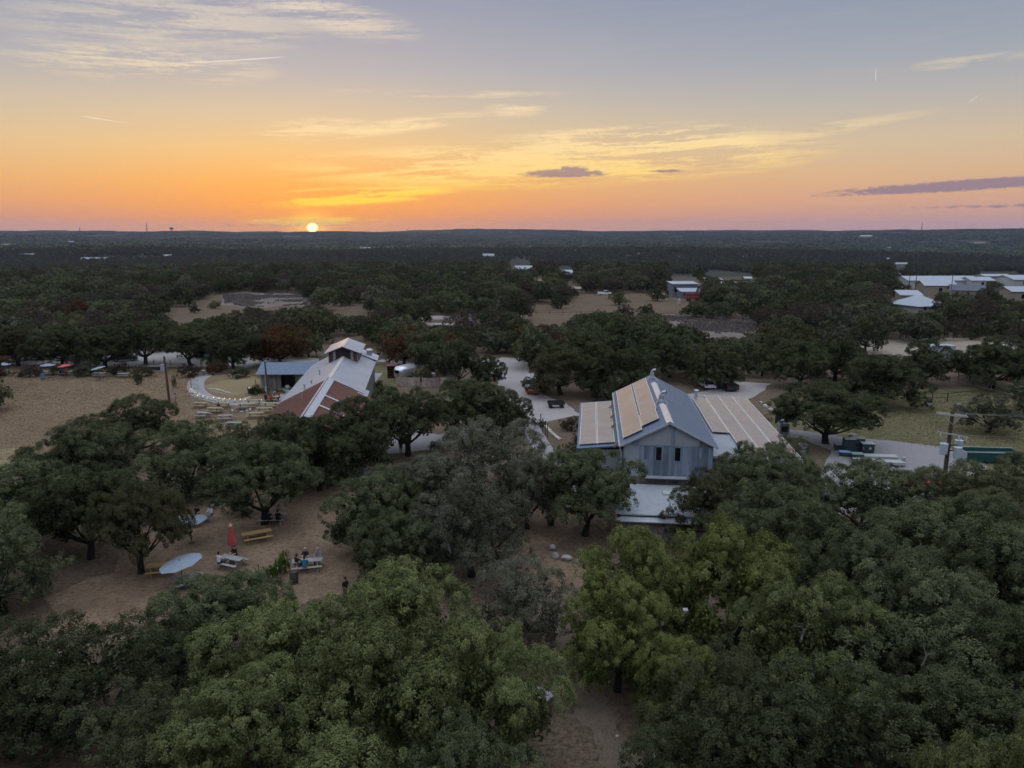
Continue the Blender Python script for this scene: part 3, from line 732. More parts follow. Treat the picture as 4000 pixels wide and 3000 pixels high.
pr = [(PROTO[m_(i % 5)][0] if mats_cycle[i] is not L_BROWN else PROTO[('brush', 0)][0], mats_cycle[i]) for i in range(10)]
pts = [(x, y, tz(x, y), rr / 5, h / 7.6, rng.randrange(10)) for x, y, rr, h in cand[n_ind:]]
for side in (-1, 1):                                     # the grove goes on beyond the picture's edges
    D = 14.0
    while D < 128:
        x = (D * .72 + 9)
        while x < D * .72 + 60:
            px, py = side * (x + rng.uniform(-1.5, 1.5)), D + rng.uniform(-1.5, 1.5)
            if not (side < 0 and 76 < py < 124): pts.append((px, py, 0, rng.uniform(.8, 1.15), rng.uniform(.85, 1.1), rng.choice((2, 6, 0))))
            x += 8.5
        D += 8.0
for i in range(3): proto(('far', i), 80 + i, Rr=5.0, H=7.6, nclump=70, ncard=8, size=1.0, nl=6, base=.05, limbs=False, crad=.1, nsub=24, core=.04)
scatter('woods', pts, pr, 'mass of oaks and brush covering the near plateau')
fp = []; rn = np.random.RandomState(8)
r0 = 400.0
while r0 < 1700:
    sp = 7.0 + (r0 - 400) * 0.004
    for a0 in np.arange(-R(41), R(41), sp / r0):
        rr, aa = r0 + rn.uniform(-.45, .45) * sp, a0 + rn.uniform(-.45, .45) * sp / r0
        x, y = rr * math.sin(aa), rr * math.cos(aa)
        if y < 436: continue
        if vnoise(x / 130 + 3, y / 130 + 8) > 0.76 and rn.rand() < .9: continue
        fp.append((x, y, rn.uniform(.6, 1.15), rn.uniform(.75, 1.2)))
    r0 += sp * 0.85
zs = terrain(np.array([f[0] for f in fp]), np.array([f[1] for f in fp]))
keep = [(f[0], f[1], z, f[2], f[3], rn.randint(8)) for f, z in zip(fp, zs) if not covers(f[0], f[1], z, 5 * f[2], 7.6 * f[3])]
fpr = [(PROTO[('far', i % 3)][0], [L_DARK, L_DARK, L_MID, L_DARK, L_BROWN, L_DARK, L_BROWN, L_DARK][i]) for i in range(8)]
scatter('valley_woods', keep, fpr, 'mass of dark scrub oaks covering the valley')
def grove(seed):
    g = np.random.RandomState(seed); V, F, Tn = [], [], []; k = 0
    for i in range(46):
        cx, cy = g.uniform(-36, 36, 2); rr = g.uniform(4, 7); n = 16
        d = unit(g.normal(size=(n, 3))); d[:, 2] = np.abs(d[:, 2])
        c = np.array([cx, cy, 0.5]) + d * np.array([rr, rr, rr * 1.15]) * g.uniform(.7, 1, (n, 1))
        v, f = cards(g, c, unit(d * .6 + np.array([0, 0, .6]) + g.normal(size=(n, 3)) * .3), 5.0, .8)
        V.append(v); F.append(f + k); k += len(v); Tn.append(np.full(n, g.rand()))
    return np_mesh('grove', np.concatenate(V), np.concatenate(F), np.concatenate(Tn), L_DARK)
gr = [(grove(90 + i), [L_DARK, L_DARK, L_MID, L_DARK][i]) for i in range(4)]
gp = []; r0 = 1690.0
while r0 < 7400:
    sp = 52 + (r0 - 1700) * 0.006
    for a0 in np.arange(-R(42), R(42), sp / r0):
        rr, aa = r0 + rn.uniform(-.4, .4) * sp, a0 + rn.uniform(-.4, .4) * sp / r0
        x, y = rr * math.sin(aa), rr * math.cos(aa)
        if vnoise(x / 330 + 11, y / 330 + 2) > 0.79 and rn.rand() < .9: continue
        gp.append((x, y, rn.uniform(.85, 1.25)))
    r0 += sp * 0.9
zs = terrain(np.array([g[0] for g in gp]), np.array([g[1] for g in gp]))
gk = [(g[0], g[1], z - .5, g[2], g[2] * .9, rn.randint(4)) for g, z in zip(gp, zs) if not covers(g[0], g[1], z, 34, 7)]
scatter('hill_woods', gk, gr, 'far woods on the hills along the horizon')

# ------------------------------------------------------------------ haze in the valley air
hz = MB().box(-9600, 9600, -9600, 9600, -100, 120).build('haze', mat('haze_air', (1, 1, 1)))
hm = bpy.data.materials.new('haze'); hm.use_nodes = True; ht = hm.node_tree; ht.nodes.clear()
ho = ht.nodes.new('ShaderNodeOutputMaterial'); hv = ht.nodes.new('ShaderNodeVolumePrincipled')
hv.inputs['Density'].default_value = 5.2e-5; hv.inputs['Color'].default_value = (0.50, 0.62, 1.0, 1); hv.inputs['Anisotropy'].default_value = 0.6
ht.links.new(hv.outputs[0], ho.inputs['Volume'])
hz.data.materials.clear(); hz.data.materials.append(hm); hz['kind'] = 'stuff'
# ------------------------------------------------------------------ open ground
def PP(l): return [P(a, b) for a, b in l]
def ground_mat(name, c1, c2, c3, s1=.25, s2=2.0, k3=.5, amt=3.0, spec=.1, bump=.5, bs=3.0):
    if name in MATS: return MATS[name]
    m = bpy.data.materials.new(name); m.use_nodes = True; t = m.node_tree; b = t.nodes['Principled BSDF']
    g = t.nodes.new('ShaderNodeNewGeometry'); v = N(t, g.outputs['Position'])
    c = mixc(t, ((noise(t, v, s1, 4, .62) - .5) * 2.4 + .5).f('MULTIPLY', 1.0, clamp=True), c1, c2)
    c = mixc(t, ((noise(t, v, s2, 4, .7) - k3) * amt).f('MULTIPLY', 1.0, clamp=True), c, c3)
    fine = noise(t, v, 9.0, 2, .7) * .5 + .75
    c = mixc(t, 1.0, c, combine(t, fine, fine, fine), 'MULTIPLY')
    t.links.new(c.s, b.inputs['Base Color']); b.inputs['Roughness'].default_value = .97; b.inputs['Specular IOR Level'].default_value = spec
    bn = t.nodes.new('ShaderNodeBump'); bn.inputs['Strength'].default_value = bump; bn.inputs['Distance'].default_value = .06
    t.links.new(noise(t, v, bs, 4, .7).s, bn.inputs['Height']); t.links.new(bn.outputs[0], b.inputs['Normal'])
    MATS[name] = m; return m
DRY = ground_mat('dry_grass', (0.149, 0.102, 0.066), (0.188, 0.131, 0.079), (0.084, 0.062, 0.044), .09, .7, .52, 2.6)
MULCH = ground_mat('mulch_gravel', (0.118, 0.080, 0.054), (0.237, 0.163, 0.108), (0.074, 0.053, 0.037), .22, 2.2, .47, 3.4, bump=.9)
CALICHE = ground_mat('pale_gravel', (0.264, 0.233, 0.218), (0.315, 0.284, 0.271), (0.190, 0.163, 0.152), .12, .8, .55, 2.5)
CONC = ground_mat('path_concrete', (0.238, 0.219, 0.219), (0.271, 0.252, 0.252), (0.199, 0.181, 0.176), .4, 3.0, .6, 2.0, bump=.15)
GREENISH = ground_mat('rough_grass', (0.104, 0.092, 0.048), (0.147, 0.122, 0.062), (0.055, 0.061, 0.028), .18, .9, .5, 3.0)
SAND = ground_mat('yellow_sand_grass', (0.191, 0.143, 0.076), (0.219, 0.171, 0.098), (0.119, 0.089, 0.053), .2, 1.0, .55, 2.5)
DIRT = ground_mat('dirt_lot', (0.217, 0.178, 0.140), (0.287, 0.242, 0.191), (0.140, 0.109, 0.089), .05, .4, .5, 3.0)
TAN = ground_mat('tan_pasture', (0.096, 0.066, 0.044), (0.129, 0.091, 0.058), (0.051, 0.038, 0.033), .035, .25, .5, 3.0)
LILAC = ground_mat('grey_brush_ground', (.135, .108, .092), (.165, .135, .118), (.085, .067, .058), .1, .6, .5, 4.0)
YARD = ground_mat('yard_slab', (0.197, 0.183, 0.185), (0.233, 0.218, 0.219), (0.155, 0.141, 0.140), .2, 1.5, .55, 2.5, bump=.2)
PATHG = ground_mat('grey_path', (0.121, 0.092, 0.065), (0.167, 0.130, 0.095), (0.071, 0.055, 0.040), .35, 2.4, .5, 2.6)
ground_sheet('lawn', PP([(-900, 1450), (0, 1445), (300, 1440), (560, 1442), (760, 1440), (900, 1448), (1010, 1470), (1020, 1560), (1180, 1590), (1160, 1680), (960, 1740), (700, 1760), (450, 1770), (250, 1790), (0, 1800), (-900, 1840)]), .006, DRY, .5, 2.0, 3)
ground_sheet('sandy_strip', PP([(-300, 1745), (0, 1752), (140, 1760), (170, 1785), (120, 1815), (0, 1850), (-300, 1880)]), .012, SAND, .5, 1.5, 4)
ground_sheet('mulch_court', PP([(640, 2000), (860, 1930), (1180, 1860), (1450, 1800), (1700, 1830), (1560, 1900), (1350, 1990), (1330, 2080), (1480, 2200), (1420, 2300), (1200, 2350), (900, 2330), (640, 2400), (450, 2480), (200, 2470), (180, 2330), (420, 2240), (560, 2120)]), .008, MULCH, .5, 1.2, 5)
ground_sheet('mulch_clearing', PP([(1930, 2070), (2010, 1995), (2160, 1985), (2260, 2010), (2240, 2090), (2160, 2130), (2190, 2165), (2320, 2200), (2340, 2260), (2210, 2330), (2060, 2330), (2010, 2230), (2050, 2120)]), .008, MULCH, .4, 1.0, 6)
strip('gravel_path', smooth_pts(PP([(2150, 2300), (2190, 2440), (2220, 2560), (2290, 2680), (2330, 2800), (2400, 2920), (2480, 3060), (2560, 3200)])), [1.7] * 43, .010, PATHG, .3, 7)
ground_sheet('gravel_drive', PP([(1880, 1412), (1960, 1396), (2045, 1398), (2075, 1440), (2110, 1490), (2130, 1545), (2230, 1585), (2260, 1620), (2180, 1640), (2140, 1648), (2070, 1660), (2040, 1620), (1990, 1560), (1930, 1480), (1905, 1440)]), .010, CALICHE, .4, 1.5, 9)
strip('drive_branch', smooth_pts(PP([(1700, 1402), (1800, 1404), (1900, 1412), (1960, 1410)])), 5.0, .009, CALICHE, .3, 10)
strip('concrete_walk', smooth_pts(PP([(2058, 1640), (2085, 1690), (2115, 1740), (2150, 1790), (2190, 1850), (2210, 1920)])), 2.3, .014, CONC, .04, 11)
ground_sheet('pale_walk', PP([(1480, 1745), (1560, 1690), (1640, 1680), (1720, 1700), (1820, 1670), (1900, 1640), (1950, 1655), (1820, 1715), (1690, 1755), (1590, 1768), (1520, 1772)]), .012, CONC, .2, 1.5, 12)
ground_sheet('back_road', PP([(2660, 1545), (2740, 1530), (2820, 1500), (2900, 1493), (3010, 1500), (2985, 1525), (2950, 1545), (2900, 1570), (2880, 1600), (2700, 1600)]), .010, CALICHE, .4, 1.5, 13)
ground_sheet('back_road_far', PP([(2700, 1455), (2790, 1432), (2900, 1425), (2900, 1445), (2820, 1470), (2760, 1480)]), .009, CALICHE, .4, 1.5, 14)
ground_sheet('rough_meadow', PP([(3020, 1630), (3150, 1600), (3400, 1560), (3600, 1520), (4300, 1500), (4400, 1900), (3900, 1900), (3700, 1800), (3400, 1730), (3150, 1690), (3020, 1670)]), .006, GREENISH, .6, 2.0, 15)
ground_sheet('yard', PP([(3030, 1672), (3130, 1682), (3250, 1698), (3400, 1715), (3560, 1732), (3700, 1748), (3830, 1775), (3860, 1830), (3760, 1900), (3620, 2000), (3250, 2010), (3180, 1900), (3250, 1760), (3140, 1715), (3040, 1700)]), .012, YARD, .25, 1.5, 16)
ground_sheet('dirt_lot', PP([(3300, 1325), (3500, 1325), (3700, 1322), (4000, 1312), (4300, 1305), (4300, 1370), (4000, 1380), (3800, 1420), (3620, 1440), (3500, 1410), (3400, 1390), (3320, 1350)]), .010, DIRT, .6, 2.5, 17)
ground_sheet('dirt_patch', PP([(3080, 1322), (3150, 1320), (3160, 1360), (3090, 1375)]), .010, DIRT, .5, 2.0, 18)
ground_sheet('pasture', PP([(2000, 1235), (2090, 1182), (2200, 1170), (2280, 1138), (2500, 1133), (2720, 1148), (2700, 1200), (2640, 1250), (2400, 1260), (2200, 1300), (2020, 1290)]), .010, TAN, 3.5, 4.0, 19)
ground_sheet('brush_flat', PP([(2560, 1230), (2720, 1232), (3000, 1255), (3000, 1330), (2820, 1350), (2640, 1300)]), .012, LILAC, 3.5, 4.0, 20)
ground_sheet('tan_clearing', PP([(620, 1245), (720, 1170), (860, 1130), (1260, 1130), (1500, 1170), (1480, 1240), (1250, 1240), (900, 1260), (680, 1290)]), .010, TAN, 3.5, 4.0, 21)
ground_sheet('grey_brush_flat', PP([(860, 1150), (900, 1138), (1200, 1138), (1330, 1150), (1250, 1190), (1000, 1205), (870, 1190)]), .016, LILAC, 3.5, 4.0, 22)
ground_sheet('sandy_road', PP([(1590, 1236), (1720, 1232), (1840, 1244), (1860, 1256), (1720, 1248), (1600, 1246)]), .014, CALICHE, .3, 3.0, 23)
ground_sheet('sandy_road_near', PP([(1660, 1262), (1780, 1262), (1850, 1268), (1780, 1274), (1670, 1272)]), .014, CALICHE, .3, 3.0, 24)
ground_sheet('parking_lot', PP([(-300, 1385), (200, 1378), (560, 1372), (800, 1376), (1100, 1390), (1250, 1400), (1240, 1412), (1000, 1425), (860, 1432), (600, 1434), (-300, 1415)]), .010, CALICHE, .3, 2.5, 25)
path_pts = smooth_pts(PP([(1030, 1412), (960, 1432), (880, 1452), (800, 1468), (768, 1490), (766, 1520), (790, 1545), (850, 1563), (920, 1574), (1000, 1576), (1080, 1572), (1150, 1570)]))
strip('curved_path', path_pts, [1.9] * 18 + [2.6] * (len(path_pts) - 18), .016, CONC, .03, 26)
ground_sheet('door_apron', PP([(1040, 1578), (1075, 1560), (1088, 1530), (1085, 1512), (1140, 1512), (1130, 1530), (1120, 1545), (1160, 1560), (1170, 1580)]), .020, CONC, .05, 1.0, 27)
ground_sheet('sand_oval', PP([(800, 1505), (900, 1480), (1000, 1470), (1030, 1490), (1010, 1525), (920, 1545), (840, 1535)]), .011, SAND, .5, 1.5, 28)
strip('tower_path', smooth_pts(PP([(1480, 1408), (1560, 1415), (1620, 1425), (1680, 1432)])), 2.5, .010, CONC, .1, 29)
ground_sheet('trailer_lawn', PP([(1440, 1440), (1530, 1415), (1660, 1425), (1680, 1490), (1600, 1520), (1440, 1530)]), .008, GREENISH, .4, 1.5, 30)
strip('ramp_slab', PP([(1450, 1492), (1480, 1458)]), 1.4, .03, CONC, 0, 31)

# ------------------------------------------------------------------ materials of the buildings
STEEL = mat('blue_grey_roof_metal', (.085, .125, .185), .45, .15, .08, .6, .35, rnd=.03)
STEELW = mat('pale_roof_metal', (.36, .375, .41), .45, .15, .08, .5, .4)
STEELV = mat('silver_roof_metal', (.30, .305, .34), .42, .2, .08, .5, .4)
WHITE = mat('white_paint', (.36, .375, .405), .5, 0, .08, 2, .4)
CREAM = mat('cream_metal_wall', (.30, .32, .335), .6, .05, .08, 1.0, .3)
RUST = mat('rusty_roof', (.155, .058, .040), .8, 0, .2, .9, .2, col2=(.07, .036, .03), stretch=(.6, 3, 1), n2=(2.5, .62, 5, (.22, .12, .085)))
RUSTW = mat('rusty_wall', (.16, .07, .05), .8, 0, .2, 2.0, .2, col2=(.07, .035, .03), n2=(4.0, .6, 5, (.30, .28, .27)))
PLANK = mat('weathered_plank', (.21, .245, .30), .85, 0, .2, 1.2, .2, col2=(.11, .14, .18), stretch=(9, 9, .8), rnd=.32)
PLANKB = mat('grey_barn_board', (.20, .185, .165), .85, 0, .25, 1.0, .2, col2=(.10, .09, .08), stretch=(6, 6, .5))
TRIM = mat('blue_trim', (.17, .22, .28), .6, 0, .1, 2)
DARKGLASS = mat('dark_glass', (.008, .009, .012), .15, 0, .1, 1, .5)
BLACKHOLE = mat('interior_shade', (.012, .010, .010), .9, 0, .1, 1)  # near-black colour put in for the shade inside openings and gaps
SOLAR = mat('solar_glass', (.36, .275, .225), .24, .55, .1, .8, 1.0, rnd=.05); SOLAR.node_tree.nodes['Principled BSDF'].inputs['IOR'].default_value = 1.8
FRAMEM = mat('aluminium_frame', (.66, .64, .62), .4, .4, .05, 2)
STONE = mat('limestone', (.34, .31, .28), .9, 0, .2, 3, .2, col2=(.20, .18, .165), bump=.5, bscale=9, rnd=.22)
STONEL = mat('pale_limestone', (.50, .46, .40), .9, 0, .2, 4, .2, col2=(.33, .30, .26), bump=.5, bscale=9, rnd=.18)
WOODR = mat('red_brown_wood', (.20, .075, .04), .75, 0, .2, 3, rnd=.1)
GALV = mat('galvanised', (.46, .46, .48), .4, .5, .1, 2)
def roof_pair(mb, hwL, zL, zr, hwR, zR, v0, v1, t=.12, mi=0, M=None):
    mb.slab([(-hwL, v0, zL), (0, v0, zr), (0, v1, zr), (-hwL, v1, zL)], t, mi, M)
    mb.slab([(0, v0, zr), (hwR, v0, zR), (hwR, v1, zR), (0, v1, zr)], t, mi, M)
def part(name, parent, m, fn, smooth=False):
    mb = MB(); fn(mb); return mb.build(name, m, parent, smooth=smooth)

# ------------------------------------------------------------------ the barn
barn = thing('barn', 'tall weathered barn with steel gable roof, solar panels and two low wings', 'barn', (13.95, 63.7, 0), R(-6.0))
part('wall', barn, CREAM, lambda b: b.prism([(-3.9, 0), (3.9, 0), (3.9, 6.15), (0, 8.12), (-3.9, 6.15)], .3, 21.9))
rf = part('roof', barn, STEEL, lambda b: roof_pair(b, 4.3, 6.22, 8.42, 4.3, 6.22, -.05, 22.2))
def seams(b):
    for i in range(1, 37):
        v = i * .6
        for s in (-1, 1):
            b.slab([(0, v, 8.435), (s * 4.28, v, 6.245), (s * 4.28, v + .035, 6.245), (0, v + .035, 8.435)], .02)
part('seam', rf, STEEL, seams)
PINK = mat('ridge_metal', (.60, .52, .50), .4, .3, .08, 1)
for v0, v1 in ((-.08, 7.2), (9.6, 17.6)):
    part('ridge_cap', rf, PINK, lambda b: b.prism([(-.32, 8.34), (0, 8.52), (.32, 8.34), (.32, 8.28), (0, 8.46), (-.32, 8.28)], v0, v1))
for s in (-1, 1):
    part('barge_board', rf, WHITE, lambda b: b.slab([(s * 4.32, -.1, 6.2), (0, -.1, 8.42), (0, -.05, 8.42), (s * 4.32, -.05, 6.2)], .16))
# boards of the gable front
rb = random.Random(4); u = -2.6; boards = []
while u < 3.88:
    wd = min(rb.uniform(.16, .36), 3.9 - u)
    z0 = 3.38; z1 = 6.12 if abs(u) < 3.6 else 6.05
    for (wu0, wu1) in ((-1.15, -.55), (.5, 1.12)):
        pass
    mid = u + wd / 2; segs = [(z0, z1)]
    if -1.15 < mid < -.55 or .5 < mid < 1.12: segs = [(z0, 4.72), (6.1, z1)] if z1 > 6.11 else [(z0, 4.72)]
    elif rb.random() < .3:
        k = rb.uniform(4.0, 5.6); segs = [(z0, k - .01), (k, z1)]
    for a, b2 in segs:
        if b2 - a > .05: part('plank', barn, PLANK, lambda b: b.box(u, u + wd - .014, .3 - rb.uniform(.03, .06), .299, a, b2))
    u += wd
for i in range(14):
    uu = -3.88 + i * .56
    if uu > 3.3: break
for u0, u1, zz0, zz1, m, nm in ((.22, .52, 6.16, 8.0, TRIM, 'trim_strip'), (-2.62, .2, 6.13, 6.2, TRIM, 'trim_rail'), (.54, 2.65, 6.13, 6.2, TRIM, 'trim_rail')):
    part(nm, barn, m, lambda b: b.box(u0, u1, .23, .298, zz0, zz1))
part('side_panel', barn, PLANKB, lambda b: b.prism([(2.68, 6.14), (3.88, 6.1), (3.88, 6.12), (2.68, 6.72)], .25, .298))
part('wall_patch', barn, TRIM, lambda b: b.box(-3.3, -2.66, .27, .299, 6.2, 6.5) if False else b.prism([(-3.25, 6.16), (-2.62, 6.16), (-2.62, 6.74), (-3.25, 6.42)], .26, .298))
def window(parent, u0, u1, z0, z1, v, m=DARKGLASS, fr=None):
    w = part('window', parent, m, lambda b: b.box(u0 + .04, u1 - .04, v - .02, v + .02, z0 + .04, z1 - .04))
    def fb(b):
        b.box(u0, u0 + .05, v - .06, v + .03, z0, z1); b.box(u1 - .05, u1, v - .06, v + .03, z0, z1)
        b.box(u0 + .051, u1 - .051, v - .06, v + .03, z0, z0 + .05); b.box(u0 + .051, u1 - .051, v - .06, v + .03, z1 - .05, z1)
    part('frame', w, fr or TRIM, fb)
    return w
window(barn, -1.14, -.56, 4.75, 6.08, .275); window(barn, .52, 1.1, 4.75, 6.08, .275)
window(barn, .3, 1.05, 2.64, 3.2, .22)
part('ledge', barn, WHITE, lambda b: b.box(-2.0, 2.7, -.35, .29, 3.27, 3.36))
part('lower_cladding', barn, PLANKB, lambda b: b.box(-3.9, 3.9, .25, .297, .02, 3.26))
def vent(v, s):
    vt = part('roof_vent', barn, GALV, lambda b: (b.tube([(0, v, 8.25), (0, v, 8.55), (0, v, 8.65)], [.55 * s, .4 * s, .28 * s], 4), b.tube([(0, v, 8.6), (0, v, 8.98)], .32 * s, 12)))
    part('cowl', vt, GALV, lambda b: b.tube(smooth_pts([(0, v, 8.95), (0, v + .05, 9.12), (.16, v + .1, 9.26), (.42, v + .15, 9.3)], 3), .19 * s, 10))
    part('cowl_mouth_shade', vt, BLACKHOLE, lambda b: b.tube([(.42, v + .15, 9.3), (.46, v + .16, 9.3)], .2 * s, 10))
    part('stay', vt, GALV, lambda b: (b.tube([(-.6, v - .35, 8.1), (-.2, v, 8.65)], .045, 5), b.tube([(.6, v - .35, 8.1), (.2, v, 8.65)], .045, 5)))
vent(20.6, .7); vent(8.6, .85)
PANELS = {}
def panel(parent, p0, du, dv, nn):
    """one solar module: corner, its two edges and its normal"""
    key = (round(du.length, 2), round(dv.length, 2))
    if key not in PANELS:
        a, b_ = key; mb = MB(); mb.box(.05, a - .05, .003, b_ - .003, 0, .04)
        fr = MB(); fr.box(0, .05, 0, b_, .001, .05); fr.box(a - .05, a, 0, b_, .001, .05);
        g, f = bpy.data.meshes.new('solar_panel'), bpy.data.meshes.new('panel_frame')
        g.from_pydata(mb.v, [], mb.f); g.materials.append(SOLAR); f.from_pydata(fr.v, [], fr.f); f.materials.append(FRAMEM)
        PANELS[key] = (g, f)
    g, f = PANELS[key]
    o = link('solar_panel', g, parent); link('panel_frame', f, o)
    x, y = du.normalized(), dv.normalized()
    o.matrix_local = Matrix(((x.x, y.x, nn.x, p0.x), (x.y, y.y, nn.y, p0.y), (x.z, y.z, nn.z, p0.z), (0, 0, 0, 1)))
sl = Vector((4.3, 0, 2.2)).normalized(); nl = Vector((-2.2, 0, 4.3)).normalized(); eav = Vector((-4.3, 0, 6.22))
for i in range(20):
    v = 1.1 + i * 1.01
    panel(barn, eav + sl * .4 + Vector((0, v, 0)) + nl * .12, sl * 1.9, Vector((0, 1, 0)), nl)
    if i > 0: panel(barn, eav + sl * (2.45 if i > 4 else 2.34) + Vector((0, v, 0)) + nl * (.12 if i > 4 else .16), sl * 1.7, Vector((0, 1, 0)), nl)
# drive side wing
part('wing_wall', barn, CREAM, lambda b: b.box(-7.9, -3.92, 2.6, 20.6, .02, 5.0))
part('wing_roof', barn, STEEL, lambda b: b.slab([(-8.2, 2.2, 5.12), (-3.95, 2.2, 5.55), (-3.95, 21, 5.55), (-8.2, 21, 5.12)], .14))
sw = Vector((4.25, 0, .43)).normalized(); nw = Vector((-.43, 0, 4.25)).normalized()
for i in range(17):
    for j in range(2):
        panel(barn, Vector((-8.0, 3.0 + i * 1.01, 5.14)) + sw * (.05 + j * 1.68) + nw * .1, sw * 1.63, Vector((0, 1, 0)), nw)
part('gutter', barn, WHITE, lambda b: b.tube([(-4.36, -.1, 6.12), (-4.36, 22, 6.12)], .09, 6))
part('downpipe', barn, WHITE, lambda b: b.tube([(-4.36, .2, 6.1), (-4.2, .22, 5.4), (-4.15, .22, .1)], .06, 6))
for v in (.9, 8.0, 12.0, 16.5):
    part('bracket', barn, WOODR, lambda b: b.slab([(-4.95, v, 5.72), (-4.75, v - .18, 5.74), (-4.32, v + .25, 6.12), (-4.5, v + .45, 6.1)], .05))
# yard side wing
part('yard_wing_wall', barn, CREAM, lambda b: b.box(4.3, 12.2, 3.4, 29.0, .02, 4.1))
yr = part('yard_wing_roof', barn, STEELW, lambda b: b.slab([(3.95, 3.0, 4.62), (12.5, 3.0, 4.30), (12.5, 29.5, 4.30), (3.95, 29.5, 4.62)], .14))
def ribs(b):
    for i in range(66):
        v = 3.2 + i * .4
        b.slab([(3.97, v, 4.655), (12.48, v, 4.335), (12.48, v + .06, 4.335), (3.97, v + .06, 4.655)], .03)
part('roof_rib', yr, STEELW, ribs)
part('fascia', yr, WHITE, lambda b: b.slab([(3.95, 2.9, 4.6), (12.5, 2.9, 4.28), (12.5, 2.998, 4.28), (3.95, 2.998, 4.6)], .26))
sy = Vector((8.55, 0, -.32)).normalized(); ny = Vector((.32, 0, 8.55)).normalized()
for j, u0 in enumerate((5.5, 7.26, 8.99, 10.72)):
    for i in range(25):
        v = 3.6 + i * 1.01
        if j == 0 and not 10.4 < v < 26.0: continue
        panel(barn, Vector((u0, v, 4.62 - (u0 - 3.95) * .0374)) + ny * (.16 if j else .22), sy * 1.69, Vector((0, 1, 0)), ny)
part('flue', barn, GALV, lambda b: (b.tube([(6.2, 28.3, 4.5), (6.2, 28.3, 5.3)], .2, 10), b.tube([(6.2, 28.3, 5.3), (6.2, 28.3, 5.42), (6.2, 28.3, 5.5)], [.34, .34, .1], 10)))
part('side_gap_shade', barn, BLACKHOLE, lambda b: b.box(3.92, 4.28, 2.4, 2.6, 1.5, 5.4))
# low annex in front
part('annex_roof', barn, WHITE, lambda b: b.slab([(-4.7, -6.9, 2.42), (6.6, -6.9, 2.42), (6.6, -.02, 2.62), (-4.7, -.02, 2.62)], .12))
part('annex_eave', barn, WHITE, lambda b: b.slab([(-4.72, -7.6, 2.05), (6.62, -7.6, 2.05), (6.62, -6.85, 2.17), (-4.72, -6.85, 2.17)], .08))
for s, uu in ((0, -4.82), (1, 6.61)):
    part('annex_edge', barn, WHITE, lambda b: b.box(uu, uu + .09, -7.6, -.03, 2.1, 2.66))
part('skylight', barn, mat('skylight_glass', (.50, .52, .5), .15, 0, .05, 1, .6), lambda b: b.box(-.6, .5, -2.6, -1.7, 2.54, 2.7))
part('annex_wall', barn, mat('stone_core', (.10, .09, .085), .95), lambda b: b.box(-4.3, 6.2, -6.65, -.4, .02, 2.02))
for k in range(10):
    u = -4.34 - rb.uniform(0, .4)
    while u < 6.2:
        wd = rb.uniform(.35, .85); a = max(u, -4.34); e_ = min(u + wd, 6.24); u += wd
        if e_ - a < .12: continue
        part('stone', barn, STONE, lambda b: b.box(a, e_ - .03, -6.65 - rb.uniform(.05, .11), -6.652, .03 + k * .2, .205 + k * .2))
for uu in (-4.5, -1.5, 2.0, 5.6):
    part('porch_post', barn, WOODR, lambda b: b.box(uu, uu + .1, -7.5, -7.4, .01, 1.98))

# ------------------------------------------------------------------ the lodge with the tower
LF = Vector((-21.4, 74.4, 0))
lodge = thing('lodge', 'long lodge with silver and rusty gable roof and a square roof tower', 'building', LF, R(6.4))
part('wall', lodge, PLANKB, lambda b: b.prism([(-5.6, .01), (3.9, .01), (3.9, 4.1), (0, 6.1), (-5.6, 3.5)], .5, 46.8))
lr = part('roof', lodge, STEELV, lambda b: roof_pair(b, 6.25, 3.35, 6.42, 4.4, 4.28, 19.6, 47.2, .12))
part('low_roof', lr, STEELV, lambda b: b.slab([(1.9, 19.0, 5.4), (4.9, 19.0, 3.95), (4.9, 22.6, 3.95), (1.9, 22.6, 5.4)], .06))
rr_ = part('rusty_roof', lodge, RUST, lambda b: roof_pair(b, 6.35, 3.22, 6.34, 5.6, 3.6, -.4, 19.7, .12))
def rrib(b):
    for i in range(1, 33):
        v = -.3 + i * .6
        b.slab([(-6.3, v, 3.265), (-.42, v, 6.155), (-.42, v + .05, 6.155), (-6.3, v + .05, 3.265)], .02)
        b.slab([(.42, v, 6.155), (5.55, v, 3.645), (5.55, v + .05, 3.645), (.42, v + .05, 6.155)], .02)
part('roof_rib', rr_, RUST, rrib)
part('ridge_board', rr_, WHITE, lambda b: (b.slab([(-.42, -.5, 6.2), (-.06, -.5, 6.44), (-.06, 20.3, 6.5), (-.42, 20.3, 6.26)], .05), b.slab([(.06, -.5, 6.44), (.75, -.5, 6.1), (.75, 19.3, 6.12), (.06, 20.3, 6.5)], .05)))
part('ridge_slot', rr_, RUST, lambda b: b.slab([(-.058, -.45, 6.46), (.058, -.45, 6.46), (.058, 19.5, 6.5), (-.058, 19.5, 6.5)], .03))
for v in (5.5, 10.5):
    part('flashing', rr_, WHITE, lambda b: b.slab([(.74, v, 6.1), (3.4, v, 4.78), (3.4, v + .55, 4.78), (.74, v + .55, 6.1)], .05))
part('flashing', rr_, WHITE, lambda b: b.slab([(.05, 19.6, 6.48), (3.2, 19.6, 4.95), (3.2, 19.95, 4.95), (.05, 19.95, 6.48)], .05))
part('ridge_cap', lr, PINK, lambda b: b.prism([(-.28, 6.30), (0, 6.47), (.28, 6.34), (.28, 6.28), (0, 6.41), (-.28, 6.24)], 20.4, 36.8))
def lpipe(u, v, z, h):
    part('vent_pipe', lodge, GALV, lambda b: (b.tube([(u, v, z - .2), (u, v, z + h)], .09, 8), b.tube([(u, v, z + h), (u, v, z + h + .12)], .17, 8)))
